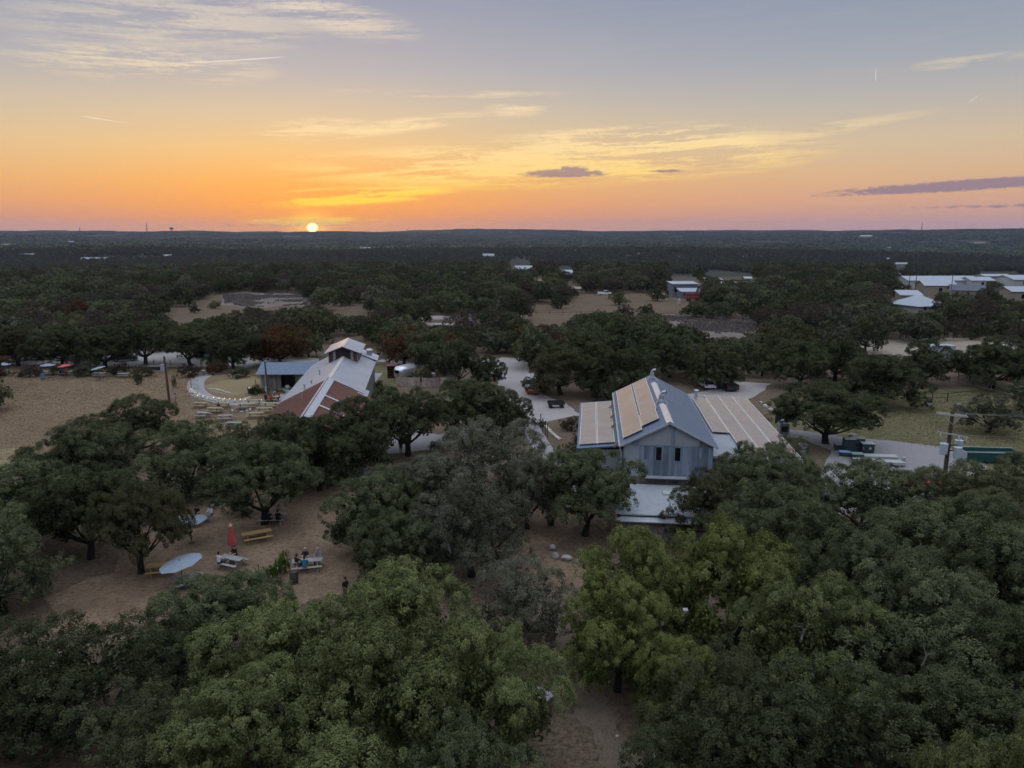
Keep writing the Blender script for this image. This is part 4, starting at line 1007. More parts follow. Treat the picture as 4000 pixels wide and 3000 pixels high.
lpipe(-2.3, 28, 5.3, .6); lpipe(-2.6, 22.5, 5.1, .4); lpipe(-3.2, 20.5, 4.9, .5); lpipe(-2.6, 14.5, 5.0, .7)
ch = part('kitchen_flue', lodge, GALV, lambda b: (b.tube([(3.2, 46, 4.6), (3.2, 46, 5.7)], .42, 12), b.tube([(3.2, 46, 5.7), (3.2, 46, 5.85), (3.2, 46, 6.05)], [.6, .6, .3], 12)))
part('rear_shed_roof', lodge, STEELW, lambda b: b.slab([(1.6, 43.6, 5.75), (4.6, 43.6, 4.5), (4.6, 48.4, 4.5), (1.6, 48.4, 5.75)], .1))
# tower
part('tower_wall', lodge, RUSTW, lambda b: b.prism([(-2.15, 5.0), (2.15, 5.0), (2.15, 7.0), (0, 7.8), (-2.15, 7.0)], 37.0, 44.6))
part('tower_panel', lodge, mat('tower_dark_sheet', (.055, .035, .034), .8, 0, .2, 4, .2, stretch=(1, 1, 6)), lambda b: b.prism([(-1.1, 5.3), (1.1, 5.3), (1.1, 7.25), (0, 7.62), (-1.1, 7.25)], 36.94, 36.998))
for uu in (-1.5, 1.12):
    part('tower_strip', lodge, CREAM, lambda b: b.box(uu, uu + .38, 36.93, 36.997, 5.0, 7.1))
for uu in (-2.2, 2.1):
    part('corner_post', lodge, WHITE, lambda b: b.box(uu, uu + .1, 36.9, 36.99, 4.6, 6.98))
for vv in (39.5, 42.4):
    part('tower_shutter', lodge, CREAM, lambda b: b.box(2.152, 2.2, vv, vv + .5, 5.4, 6.8))
tr_ = part('tower_roof', lodge, STEELV, lambda b: roof_pair(b, 2.75, 6.92, 7.98, 2.75, 6.92, 36.2, 45.2, .1))
part('ridge_cap', tr_, PINK, lambda b: b.prism([(-.2, 7.93), (0, 8.04), (.2, 7.93), (.2, 7.88), (0, 7.99), (-.2, 7.88)], 36.2, 45.2))
# long low wing, turned square to the lodge
MW = Matrix.Rotation(R(-5.0), 4, 'Z')
def wl(x, y): return lodge.matrix_basis.inverted() @ Vector((x, y, 0))
lodge.matrix_basis = Matrix.Translation(LF) @ Matrix.Rotation(R(6.4), 4, 'Z')
o_ = wl(-40.2, 117.2); MWG = Matrix.Translation(o_) @ Matrix.Rotation(R(-6.4 + 3.0), 4, 'Z')
part('wing_roof', lodge, STEEL, lambda b: (b.slab([(-.6, -.7, 2.62), (13.6, -.7, 2.62), (13.6, 2.9, 3.86), (-.6, 2.9, 3.86)], .12, 0, MWG), b.slab([(-.6, 2.9, 3.86), (13.6, 2.9, 3.86), (13.6, 6.4, 2.62), (-.6, 6.4, 2.62)], .12, 0, MWG)))
part('wing_fascia', lodge, WHITE, lambda b: b.box(-.62, 10.5, -.76, -.702, 2.46, 2.62, 0, MWG))
part('wing_wall', lodge, PLANKB, lambda b: b.prism([(0, .01), (3.1, .01), (3.1, 2.45), (0, 2.45)], 0, .2, 0, MWG))
part('wing_wall', lodge, PLANKB, lambda b: b.prism([(5.5, .01), (12, .01), (12, 2.45), (5.5, 2.45)], 0, .2, 0, MWG))
part('wing_end_wall', lodge, PLANKB, lambda b: b.box(0, .2, .201, 5.7, .01, 2.75, 0, MWG))
part('wing_back_wall', lodge, BLACKHOLE, lambda b: b.box(.21, 12, 5.5, 5.7, .01, 2.45, 0, MWG))
rw = random.Random(3); u = 0.0
while u < 9.6:
    wd = rw.uniform(.22, .42)
    if not 3.0 < u + wd / 2 < 5.5: part('board', lodge, mat('wing_board', (.22, .205, .185), .85, 0, .25, 1.0, .2, col2=(.11, .10, .09), stretch=(6, 6, .5), rnd=.3), lambda b: b.box(u, u + wd - .02, -.05 - rw.uniform(0, .03), -.002, .02, 2.45, 0, MWG))
    u += wd
part('doorway_shade', lodge, BLACKHOLE, lambda b: b.box(3.12, 5.48, 1.2, 1.3, .01, 2.3, 0, MWG))
part('door_rail', lodge, WHITE, lambda b: b.box(2.0, 6.4, -.32, -.26, 2.34, 2.42, 0, MWG))
part('corner_post', lodge, WHITE, lambda b: b.box(-.12, -.02, -.12, -.02, .01, 2.6, 0, MWG))
for k in (-.5, 1.6, 2.6, 6.2, 7.8, 9.2):
    part('garden_post', lodge, RUSTW, lambda b: b.box(k, k + .08, -1.6, -1.52, .01, 1.9, 0, MWG))
# ------------------------------------------------------------------ cars
TYRE = mat('tyre_rubber', (.02, .02, .021), .9); RIM = mat('wheel_rim', (.4, .4, .42), .35, .7)
LAMPR = mat('tail_lamp', (.25, .02, .02), .3); LAMPW = mat('head_lamp', (.7, .7, .68), .2)
def paint(n, c): return mat('paint_' + n, c, .3, .1, .03, 1, .6)
CARM = {}
def car_meshes(kind):
    if kind in CARM: return CARM[kind]
    L, Wd, H, hood = {'suv': (4.7, .92, 1.72, .62), 'sedan': (4.6, .88, 1.42, .70), 'pickup': (5.6, .96, 1.82, .66)}[kind]
    belt = .56 * H
    low = [(-L / 2, .34), (-L / 2 + .06, .68), (-L / 2 + .1, belt * (.95 if kind != 'pickup' else 1.0)), (L / 2 - 1.25, belt), (L / 2 - .25, belt * .93), (L / 2, .66), (L / 2 - .04, .34)]
    def side(b, prof, w0, w1, y=0):
        n = len(prof); zt = max(p[1] for p in prof)
        vs = [(x, -w0, z) for x, z in prof] + [(x, w0, z) for x, z in prof]
        b.add(vs, [tuple(range(n)), tuple(range(2 * n - 1, n - 1, -1))] + [((i + 1) % n, i, n + i, n + (i + 1) % n) for i in range(n)])
    body = MB(); side(body, low, Wd, Wd)
    if kind == 'pickup': x = [(-.4, belt), (-.25, H), (1.0, H), (1.75, belt)]
    elif kind == 'suv': x = [(-L / 2 + .12, belt), (-L / 2 + .4, H), (.75, H), (1.45, belt)]
    else: x = [(-L / 2 + .55, belt), (-.95, H), (.45, H), (1.3, belt)]
    w1 = Wd * .80
    def taper(b, pts, w0, w1):
        v = [(pts[0][0], -w0, pts[0][1]), (pts[1][0], -w1, pts[1][1]), (pts[2][0], -w1, pts[2][1]), (pts[3][0], -w0, pts[3][1])]
        v += [(p[0], -p[1], p[2]) for p in v]
        b.add(v, [(0, 1, 2, 3), (7, 6, 5, 4), (1, 0, 4, 5), (2, 1, 5, 6), (3, 2, 6, 7)])
    glass = MB(); taper(glass, [(x[0][0], belt - .02), (x[1][0] - .02, H - .07), (x[2][0] + .02, H - .07), (x[3][0], belt - .02)], Wd * .97, w1 + .02)
    roof = MB(); roof.box(x[1][0] - .03, x[2][0] + .03, -w1 - .01, w1 + .01, H - .08, H)
    for px_, top in ((x[0][0], x[1][0]), ((x[1][0] + x[2][0]) / 2, (x[1][0] + x[2][0]) / 2), (x[3][0], x[2][0])):
        for s in (-1, 1):
            roof.tube([(px_, s * (Wd * .975), belt - .03), (top, s * (w1 + .025), H - .04)], .05, 4)
    if kind == 'pickup': body.box(-L / 2 + .1, -.5, -Wd + .0, -Wd + .08, belt, belt + .12); body.box(-L / 2 + .1, -.5, Wd - .08, Wd, belt, belt + .12)
    wh = MB().tube([(0, -.11, 0), (0, .11, 0)], .34, 14); rm = MB().tube([(0, -.125, 0), (0, .125, 0)], .2, 10)
    def mk(mb, m, nm):
        me = bpy.data.meshes.new(nm); me.from_pydata(mb.v, [], mb.f); me.materials.append(m); me.update(); return me
    hl = MB().box(L / 2 - .06, L / 2 + .012, -.16, .16, .62, .76); tl = MB().box(-L / 2 - .012, -L / 2 + .05, -.13, .13, .68, .92)
    CARM[kind] = (mk(body, WHITE, 'body'), mk(glass, DARKGLASS, 'glass'), mk(roof, WHITE, 'cabin_roof'), mk(wh, TYRE, 'tyre'), mk(rm, RIM, 'rim'), mk(hl, LAMPW, 'headlight'), mk(tl, LAMPR, 'tail_light'), L, Wd)
    return CARM[kind]
def car(px, py, head, kind, m, label, group='parked cars'):
    b, g, r, w_, rm, hl, tl, L, Wd = car_meshes(kind); p = P(px, py)
    t = thing('parked_car', label, 'truck' if kind == 'pickup' else 'car', p, R(head), group)
    for me, nm in ((b, 'body'), (r, 'cabin_roof')):
        o = link(nm, me, t); o.material_slots[0].link = 'OBJECT'; o.material_slots[0].material = m
    link('window_glass', g, t)
    for sx_ in (-1, 1):
        for s in (-1, 1):
            o = link('wheel', w_, t, (sx_ * L * .30, s * (Wd - .1), .34)); link('rim', rm, o)
    for s in (-1, 1):
        link('headlight', hl, t, (0, s * (Wd - .22), 0)); link('tail_light', tl, t, (0, s * (Wd - .2), 0))
    return t
PW, PB, PG, PR, PK, PT = paint('white', (.72, .72, .74)), paint('blue', (.03, .045, .09)), paint('silver', (.42, .43, .45)), paint('red', (.42, .03, .025)), paint('black', (.02, .02, .022)), paint('teal', (.05, .10, .13))
for q in ((137, 1406, 8, 'suv', PW, 'white car side-on under the oaks behind the pink umbrella'), (88, 1408, 75, 'sedan', PW, 'white car nose-on at the left end of the parking lot'), (50, 1402, 80, 'suv', PG, 'silver car deepest in shade at the left end of the lot'),
          (318, 1408, 70, 'sedan', PT, 'dark teal car with pale roof under the oaks, between two umbrellas'), (262, 1404, 80, 'suv', PG, 'silver car behind the pink umbrella'), (412, 1406, 75, 'suv', PW, 'white car behind the white umbrella furthest along the lawn'),
          (488, 1410, 20, 'suv', PB, 'dark blue car at the open edge of the parking lot'), (485, 1392, 15, 'sedan', PW, 'white car behind the dark blue one'), (800, 1394, 70, 'suv', PK, 'black car at the far side of the parking lot, before the curved path'),
          (835, 1392, 75, 'sedan', PG, 'silver car next to the black one, far side of the lot'), (872, 1396, 70, 'suv', PK, 'black car last in the row at the far side of the lot'),
          (2098, 1533, 60, 'sedan', PR, 'red car parked under oaks beside the gravel drive'), (2092, 1515, 58, 'suv', PW, 'white car just behind the red one at the drive'), (2078, 1500, 58, 'sedan', PG, 'silver car third in the row at the drive'),
          (2838, 1518, 95, 'pickup', PK, 'black pickup at the bend of the back road'), (2815, 1510, 97, 'suv', PT, 'dark teal car beside the black pickup'), (2757, 1512, 95, 'sedan', PW, 'white car under an oak behind the solar wing'),
          (2362, 1152, 5, 'pickup', PW, 'white pickup on the tan pasture'), (2572, 1154, 0, 'sedan', PW, 'white car behind the lone oak on the tan pasture'), (2628, 1153, 0, 'suv', PK, 'dark car at the far edge of the tan pasture'),
          (2122, 1165, 10, 'sedan', PG, 'silver car at the edge of the woods beside the pasture')):
    car(*q)

# ------------------------------------------------------------------ picnic tables
WY = mat('yellow_pine', (.31, .25, .15), .7, 0, .12, 4, .2, stretch=(1, 8, 8), rnd=.1); WG = mat('grey_weathered_wood', (.30, .29, .285), .85, 0, .2, 4, .2, stretch=(1, 8, 8), rnd=.12); WBR = mat('amber_wood', (.36, .22, .09), .75, 0, .15, 4, .2, stretch=(1, 8, 8), rnd=.1)
def pic(name, m, label, first={}):
    pass
TB = {}
def picnic(px, py, head, m, label, L=1.9, z=0.0):
    p = P(px, py, .74); p.z = 0
    t = thing('picnic_table', label, 'table', p, R(head), 'picnic tables')
    if 'me' not in TB:
        k = lambda mb, nm: (lambda me: (me.from_pydata(mb.v, [], mb.f), me.materials.append(WY), me.update(), me)[-1])(bpy.data.meshes.new(nm))
        TB['plank'] = k(MB().box(-.95, .95, -.066, .066, -.02, .02), 'plank')
        fr = MB()
        for s in (-1, 1):
            fr.add([], [])
            for q in (-1, 1): fr.tube([(s * .65, q * .62, 0), (s * .65, q * .16, .715)], .05, 4)
            fr.box(s * .65 - .045, s * .65 + .045, -.74, .74, .36, .43); fr.box(s * .65 - .045, s * .65 + .045, -.36, .36, .66, .715)
        TB['frame'] = k(fr, 'frame'); TB['me'] = 1
    def add(nm, me, par, loc):
        o = link(nm, me, par, loc); o.material_slots[0].link = 'OBJECT'; o.material_slots[0].material = m; return o
    for i in range(5): add('tabletop_plank', TB['plank'], t, (0, (i - 2) * .142, .74))
    for s in (-1, 1):
        for j in range(2): add('bench_plank', TB['plank'], t, (0, s * (.62 + j * .142), .455))
    add('frame', TB['frame'], t, (0, 0, 0))
    t.scale = (L / 1.9, 1, 1)
    return t
for q in ((782, 1573, -12, WY, 'yellow picnic table closest to the lawn path bend', 2.0), (868, 1573, -6, WY, 'yellow picnic table behind the one with a lone sitter', 2.1), (838, 1593, -6, WY, 'yellow picnic table with one person sitting on it', 2.1),
          (990, 1562, 8, WY, 'yellow picnic table against the string of garden lights', 2.2), (962, 1577, 9, WY, 'long yellow picnic table in the middle of the picnic lawn', 2.5), (1055, 1574, 4, WY, 'yellow picnic table between the full table and the rusty eave', 2.2),
          (1032, 1593, 5, WY, 'yellow picnic table second from the rusty eave', 2.2), (996, 1612, 8, WY, 'yellow picnic table behind the ring of fire stones', 2.2), (1062, 1549, -4, WY, 'yellow picnic table full of people under the dark pole', 2.2),
          (915, 1650, -6, WG, 'grey picnic table alone at the near edge of the picnic lawn', 2.1), (792, 1611, -15, WG, 'grey picnic table half hidden by the oak at the lawn edge', 1.9), (880, 1622, 10, WG, 'dark grey table in front of the fire stones', 1.8),
          (12, 1446, 3, WG, 'picnic table under the white umbrella at the picture edge', 2.0), (114, 1441, 8, WG, 'reddish grey picnic table without umbrella near the stone ring', 1.8), (184, 1449, 6, WG, 'picnic table under the peaked white umbrella', 2.2),
          (258, 1450, 4, WG, 'picnic table with people under the pink umbrella', 2.0), (348, 1451, 5, WG, 'picnic table just left of the tilted white umbrella on the lawn', 2.0), (388, 1456, 5, WG, 'picnic table under the tilted white umbrella on the lawn', 2.0),
          (482, 1458, 2, WG, 'picnic table last in the row along the lawn hedge', 2.0),
          (906, 2178, -22, WG, 'grey picnic table with closed red umbrella', 1.9), (1003, 2078, 28, WBR, 'amber wooden picnic table with empty benches beside the dark bush', 2.3), (1066, 2008, 3, WG, 'dark picnic table with people under the leaning oak', 2.2),
          (632, 2205, 16, WBR, 'brown picnic table partly under the tilted blue white umbrella', 2.1), (730, 2252, 22, WG, 'grey picnic table in front of the tilted blue white umbrella', 2.2), (745, 2018, 10, WG, 'picnic table under the branch covered pale umbrella', 2.0),
          (1200, 2188, 12, WG, 'crowded picnic table beside the wooden barrel', 2.2), (1360, 2068, 0, WG, 'pale picnic table glimpsed among the oak branches', 2.0), (2088, 2700, -38, WG, 'weathered plank table beside the gravel path near the bottom', 2.2), (1270, 1855, 12, WG, 'low grey table behind the slim dark oak', 2.0)):
    picnic(*q[:5], L=q[5])

# ------------------------------------------------------------------ umbrellas
UW = mat('white_canvas', (.215, .25, .30), .8, 0, .05, 2, .2); UR = mat('red_canvas', (.50, .09, .10), .8, 0, .08, 2, .2); POLEW = mat('umbrella_pole', (.07, .06, .055), .6)
def umbrella(px, py, rad, h, m, label, tilt=(0, 0), flat=.36):
    p = P(px, py, h); p.z = 0
    t = thing('patio_umbrella', label, 'umbrella', p, 0, 'patio umbrellas')
    part('pole', t, POLEW, lambda b: b.tube([(0, 0, 0), (0, 0, h - .15)], .03, 6))
    part('base', t, POLEW, lambda b: b.tube([(0, 0, 0.01), (0, 0, .09)], [.28, .22], 10))
    M = Matrix.Translation((0, 0, h)) @ Matrix.Rotation(R(tilt[0]), 4, 'X') @ Matrix.Rotation(R(tilt[1]), 4, 'Y')
    n = 8; c = MB(); vs = [(0, 0, flat), (0, 0, flat - .03)]
    for k in range(2 * n):
        a = math.pi * k / n + .2; rr = rad * (1 if k % 2 == 0 else .945); zz = 0 if k % 2 == 0 else .035
        vs += [(rr * math.cos(a), rr * math.sin(a), zz), (rr * math.cos(a), rr * math.sin(a), zz - .03)]
    fs = []
    for k in range(2 * n):
        a, b_ = 2 + 2 * k, 2 + 2 * ((k + 1) % (2 * n))
        fs += [(0, a, b_), (1, b_ + 1, a + 1), (a, a + 1, b_ + 1, b_)]
    c.add(vs, fs, 0, M); cn = c.build('canopy', m, t)
    part('finial', cn, POLEW, lambda b: b.tube([(0, 0, flat), (0, 0, flat + .09)], .03, 6, 0, M))
    for k in range(n):
        a = 2 * math.pi * k / n + .2
        part('rib', t, POLEW, lambda b: b.tube([(0, 0, flat - .1), (rad * .96 * math.cos(a), rad * .96 * math.sin(a), -.04)], .012, 4, 0, M))
    return t
umbrella(14, 1424, 1.15, 2.1, UW, 'white umbrella cut by the left picture edge'); umbrella(186, 1427, 1.2, 2.15, UW, 'peaked white umbrella beside the stone ring on the lawn'); umbrella(252, 1430, 1.15, 2.1, UR, 'pink red open umbrella at the edge of the lawn', (0, -7))
umbrella(383, 1438, 1.2, 2.0, UW, 'white tilted umbrella furthest along the lawn', (4, -12), .22)
umbrella(706, 2200, 1.5, 1.95, UW, 'large pale blue white umbrella tilted over a brown table in the court', (2, -12), .22); umbrella(742, 2036, 1.35, 1.9, UW, 'pale umbrella dappled by oak branches in the court', (0, -6), .2)
p = P(898, 2178); t = thing('closed_umbrella', 'closed red umbrella standing up through a grey picnic table', 'umbrella', (p.x + .02, p.y + .55, 0), 0, 'patio umbrellas')
part('pole', t, POLEW, lambda b: b.tube([(0, 0, 0), (0, 0, 2.55)], .028, 6))
def folds(b):
    n = 20; vs = []
    for z, r_ in ((.85, .30), (1.2, .29), (1.8, .2), (2.3, .12), (2.45, .13)):
        vs += [(r_ * (1 if k % 2 else .68) * math.cos(2 * math.pi * k / n), r_ * (1 if k % 2 else .68) * math.sin(2 * math.pi * k / n), z) for k in range(n)]
    b.add(vs, [(i * n + k, i * n + (k + 1) % n, (i + 1) * n + (k + 1) % n, (i + 1) * n + k) for i in range(4) for k in range(n)] + [tuple(range(n - 1, -1, -1)), tuple(range(4 * n, 5 * n))])
part('folded_canopy', t, UR, folds); part('top_knot', t, mat('tan_cloth', (.5, .35, .25), .8), lambda b: b.tube([(0, 0, 2.4), (0, 0, 2.6)], [.15, .05], 8))

# ------------------------------------------------------------------ people
SKIN = mat('skin', (.42, .25, .18), .6, 0, .05, 5)
POSES = {
 'sit': dict(hip=(0, 0, .52), chest=(.03, 0, .98), neck=(.06, 0, 1.10), head=(.10, 0, 1.27), sh=.19, el=(.22, .26, .82), wr=(.44, .14, .82), kn=(.46, .13, .50), an=(.40, .13, .09), toe=(.58, .13, .05)),
 'stand': dict(hip=(0, 0, .93), chest=(.01, 0, 1.34), neck=(.02, 0, 1.46), head=(.04, 0, 1.63), sh=.2, el=(-.02, .27, 1.10), wr=(.10, .25, .86), kn=(.05, .11, .50), an=(0, .11, .09), toe=(.17, .12, .05))}
PEOPLE = {}
def person_mesh(pose):
    if pose in PEOPLE: return PEOPLE[pose]
    q = POSES[pose]; V, E, RD, TG = [], [], [], []
    def v(p, r_): V.append(tuple(p)); RD.append(r_); return len(V) - 1
    def e(a, b, tg): E.append((a, b)); TG.append(tg)
    hip = v(q['hip'], (.15, .13)); wst = v((q['hip'][0] * .5 + q['chest'][0] * .5, 0, (q['hip'][2] + q['chest'][2]) / 2), (.145, .12)); ch = v(q['chest'], (.165, .12)); nk = v(q['neck'], (.058, .058)); hd0 = v((q['head'][0] - .01, 0, q['head'][2] - .06), (.078, .085)); hd = v(q['head'], (.09, .10)); hd1 = v((q['head'][0] - .01, 0, q['head'][2] + .07), (.07, .08))
    e(hip, wst, 1); e(wst, ch, 1); e(ch, nk, 1); e(nk, hd0, 0); e(hd0, hd, 0); e(hd, hd1, 0)
    for s in (-1, 1):
        sh = v((q['chest'][0], s * q['sh'], q['chest'][2] + .05), (.065, .065)); el_ = v((q['el'][0], s * q['el'][1], q['el'][2]), (.048, .048)); wr = v((q['wr'][0], s * q['wr'][1], q['wr'][2]), (.032, .03))
        pl = v((q['wr'][0] + .06, s * q['wr'][1], q['wr'][2] - .03), (.04, .018))
        e(ch, sh, 1); e(sh, el_, 1); e(el_, wr, 0); e(wr, pl, 0)
        hp = v((q['hip'][0], s * .10, q['hip'][2] - .02), (.10, .10)); kn = v((q['kn'][0], s * q['kn'][1], q['kn'][2]), (.068, .068)); an = v((q['an'][0], s * q['an'][1], q['an'][2]), (.045, .045)); to = v((q['toe'][0], s * q['toe'][1], q['toe'][2]), (.045, .035))
        e(hip, hp, 2); e(hp, kn, 2); e(kn, an, 2); e(an, to, 3)
    me = bpy.data.meshes.new('body'); me.from_pydata(V, E, []); ob = bpy.data.objects.new('body', me); COL.objects.link(ob)
    sk = ob.modifiers.new('s', 'SKIN'); ss = ob.modifiers.new('u', 'SUBSURF'); ss.levels = 2
    for i, d in enumerate(me.skin_vertices[0].data): d.radius = RD[i]; d.use_root = (i == 0)
    dg = bpy.context.evaluated_depsgraph_get(); ev = ob.evaluated_get(dg); full = bpy.data.meshes.new_from_object(ev)
    bpy.data.objects.remove(ob)
    mb = MB(); mb.v = [tuple(p.co) for p in full.vertices]
    for f in full.polygons:
        c = f.center; best = (9, 0)
        for (a, b), tg in zip(E, TG):
            A, B = Vector(V[a]), Vector(V[b]); t_ = max(0, min(1, (c - A).dot(B - A) / max((B - A).length_squared, 1e-9))); d_ = (c - A.lerp(B, t_)).length
            if d_ < best[0]: best = (d_, tg)
        mb.f.append(tuple(f.vertices)); mb.mi.append(best[1])
    for s in (-1, 1):                                      # fingers and thumb, nose
        b0 = Vector((q['wr'][0] + .06, s * q['wr'][1], q['wr'][2] - .03))
        for k, L_ in enumerate((.06, .075, .08, .07)):
            o_ = b0 + Vector((.02, s * (k - 1.5) * .017, -.005)); mb.tube([o_, o_ + Vector((L_ * .6, 0, -.006)), o_ + Vector((L_, 0, -.03))], [.009, .008, .006], 5, 0)
        o_ = b0 + Vector((-.02, -s * .03, 0)); mb.tube([o_, o_ + Vector((.03, -s * .025, -.005)), o_ + Vector((.055, -s * .025, -.012))], [.011, .009, .007], 5, 0)
    h = Vector(q['head']); mb.tube([h + Vector((.085, 0, -.0)), h + Vector((.118, 0, -.035))], [.01, .018], 5, 0)
    for s in (-1, 1): mb.tube([h + Vector((.0, s * .092, .0)), h + Vector((-.01, s * .108, .01))], [.03, .024], 6, 0)
    hair = MB(); n = 12
    rings = [(.03, .104), (.075, .10), (.115, .078), (.14, .03)]; vs = []
    for z, r_ in rings: vs += [(h.x - .022 + r_ * 1.05 * math.cos(2 * math.pi * k / n), r_ * math.sin(2 * math.pi * k / n), h.z + z) for k in range(n)]
    hair.add(vs, [(i * n + k, i * n + (k + 1) % n, (i + 1) * n + (k + 1) % n, (i + 1) * n + k) for i in range(3) for k in range(n)] + [tuple(range(3 * n, 4 * n))])
    hair.tube([(h.x - .07, 0, h.z + .06), (h.x - .075, 0, h.z - .03), (h.x - .05, 0, h.z - .11)], [.075, .07, .04], 8)
    eyes = MB()
    for s in (-1, 1): eyes.box(h.x + .082, h.x + .094, s * .034 - .012, s * .034 + .012, h.z + .0, h.z + .012)
    eyes.box(h.x + .082, h.x + .094, -.022, .022, h.z - .062, h.z - .054)
    out = []
    for nm, m_b in (('body', mb), ('hair', hair), ('face', eyes)):
        mm = bpy.data.meshes.new(nm); mm.from_pydata(m_b.v, [], m_b.f)
        for mt in ([SKIN, WHITE, TRIM, POLEW] if nm == 'body' else [POLEW]): mm.materials.append(mt)
        mm.polygons.foreach_set('material_index', m_b.mi); mm.polygons.foreach_set('use_smooth', [True] * len(mm.polygons)); mm.update(); out.append(mm)
    PEOPLE[pose] = out
    return out
def cloth(n, c): return mat('cloth_' + n, c, .9, 0, .08, 6, .1)
HAIRB = mat('dark_hair', (.018, .014, .012), .7); HAIRG = mat('grey_hair', (.38, .37, .36), .8); CAPW = mat('white_cap', (.7, .7, .7), .8)
def person(p, head, pose, top, legs, hair, label, z=0.0):
    b, hr, fc = person_mesh(pose)
    t = thing('person', label, 'person', (p.x, p.y, z), R(head), 'people')
    o = link('body', b, t)
    for i, m in enumerate((None, top, legs, None)):
        if m: o.material_slots[i].link = 'OBJECT'; o.material_slots[i].material = m
    h = link('hair', hr, t); h.material_slots[0].link = 'OBJECT'; h.material_slots[0].material = hair
    link('face', fc, t)
CW, CK, CB, CR, CTE, CM, CG, CN = cloth('white', (.62, .64, .70)), cloth('black', (.02, .02, .024)), cloth('navy', (.025, .03, .055)), cloth('red', (.45, .04, .035)), cloth('teal', (.03, .17, .26)), cloth('mauve', (.26, .20, .27)), cloth('grey', (.22, .22, .24)), cloth('khaki', (.22, .18, .13))
def seat(px, py, du, dv, hd):
    """a spot beside a table whose top shows at that place"""
    p = P(px, py, .74); return Vector((p.x + du, p.y + dv, 0))
a = R(-22)
T1 = P(906, 2178, .74)
person(Vector((T1.x - .85, T1.y - .45, 0)), 62, 'sit', CW, CK, HAIRB, 'person in white shirt seated at the table with closed red umbrella')
person(Vector((T1.x - .05, T1.y + .85, 0)), -112, 'sit', CK, CK, HAIRB, 'person in black seated across at the table with closed red umbrella')
T2 = P(1066, 2008, .74)
person(Vector((T2.x - .15, T2.y - .72, 0)), 93, 'sit', CB, CK, HAIRB, 'person in navy seen from behind at the dark table under the leaning oak')
person(Vector((T2.x + .65, T2.y - .72, 0)), 93, 'sit', CK, CB, HAIRB, 'person in black at the end of the dark table under the leaning oak')
person(Vector((T2.x + .3, T2.y + .72, 0)), -90, 'sit', CG, CK, HAIRB, 'person in grey facing us at the dark table under the leaning oak')
T3 = P(745, 2018, .74)
person(Vector((T3.x + .1, T3.y + 1.1, 0)), -80, 'sit', CK, CK, HAIRB, 'person in black behind the branch covered umbrella')
person(Vector((T3.x + 1.35, T3.y + 1.0, 0)), -110, 'sit', CW, CG, HAIRB, 'person in pale shirt with raised arm behind the branch covered umbrella')
T4 = P(1200, 2188, .74)
person(Vector((T4.x + .0, T4.y - .75, 0)), 102, 'sit', CTE, CN, HAIRB, 'person in teal shirt and shorts on the bench beside the wooden barrel')
person(Vector((T4.x - .72, T4.y - .35, 0)), 60, 'sit', CK, CN, HAIRB, 'person in black leaning at the end of the crowded table')
person(Vector((T4.x - .35, T4.y + .85, 0)), -85, 'sit', CB, CN, HAIRG, 'bald person in black behind the crowded table')
person(Vector((T4.x + .6, T4.y + .9, 0)), -95, 'sit', CG, CK, HAIRG, 'grey haired person at the far side of the crowded table')
person(P(1352, 2345), 150, 'stand', CK, CB, HAIRB, 'person in dark cap walking behind the olive oak cluster')
person(P(246, 2085), 100, 'stand', CW, CK, HAIRB, 'person in white among the oaks at the left')
person(P(688, 1581), 200, 'stand', CM, CN, HAIRB, 'person in mauve standing beside the wooden pole on the lawn')
T5 = P(838, 1593, .74); person(Vector((T5.x + .35, T5.y + .7, 0)), -100, 'sit', CB, CK, HAIRB, 'lone person in navy at a yellow table')
T6 = P(1062, 1549, .74)
for dx, dy, hd, m, h, lb in ((-.7, -.72, 85, CK, HAIRB, 'person in black at the full yellow table, nearest the pole'), (.05, -.72, 92, CR, HAIRB, 'person in red with back to us at the full yellow table'), (.2, .74, -90, CTE, HAIRG, 'person in blue behind the full yellow table'), (.85, .72, -100, CR, HAIRB, 'person in dark red at the far end of the full yellow table')):
    person(Vector((T6.x + dx, T6.y + dy, 0)), hd, 'sit', m, CK, h, lb)
T7 = P(258, 1450, .74)
for dx, dy, hd, m, h, lb in ((-.6, -.72, 88, CK, HAIRB, 'person in black under the pink umbrella'), (.35, -.72, 95, CR, HAIRB, 'person in rust red under the pink umbrella'), (-.8, .7, -80, CTE, HAIRB, 'person in teal under the pink umbrella')):
    person(Vector((T7.x + dx, T7.y + dy, 0)), hd, 'sit', m, CK, h, lb)
person(P(153, 1466), -30, 'sit', CM, CB, CAPW, 'person in white cap sitting by the stone ring on the lawn')
person(P(1566, 1772), 70, 'stand', CK, CK, HAIRB, 'person in black by the twin oak trunks at the pale walk')

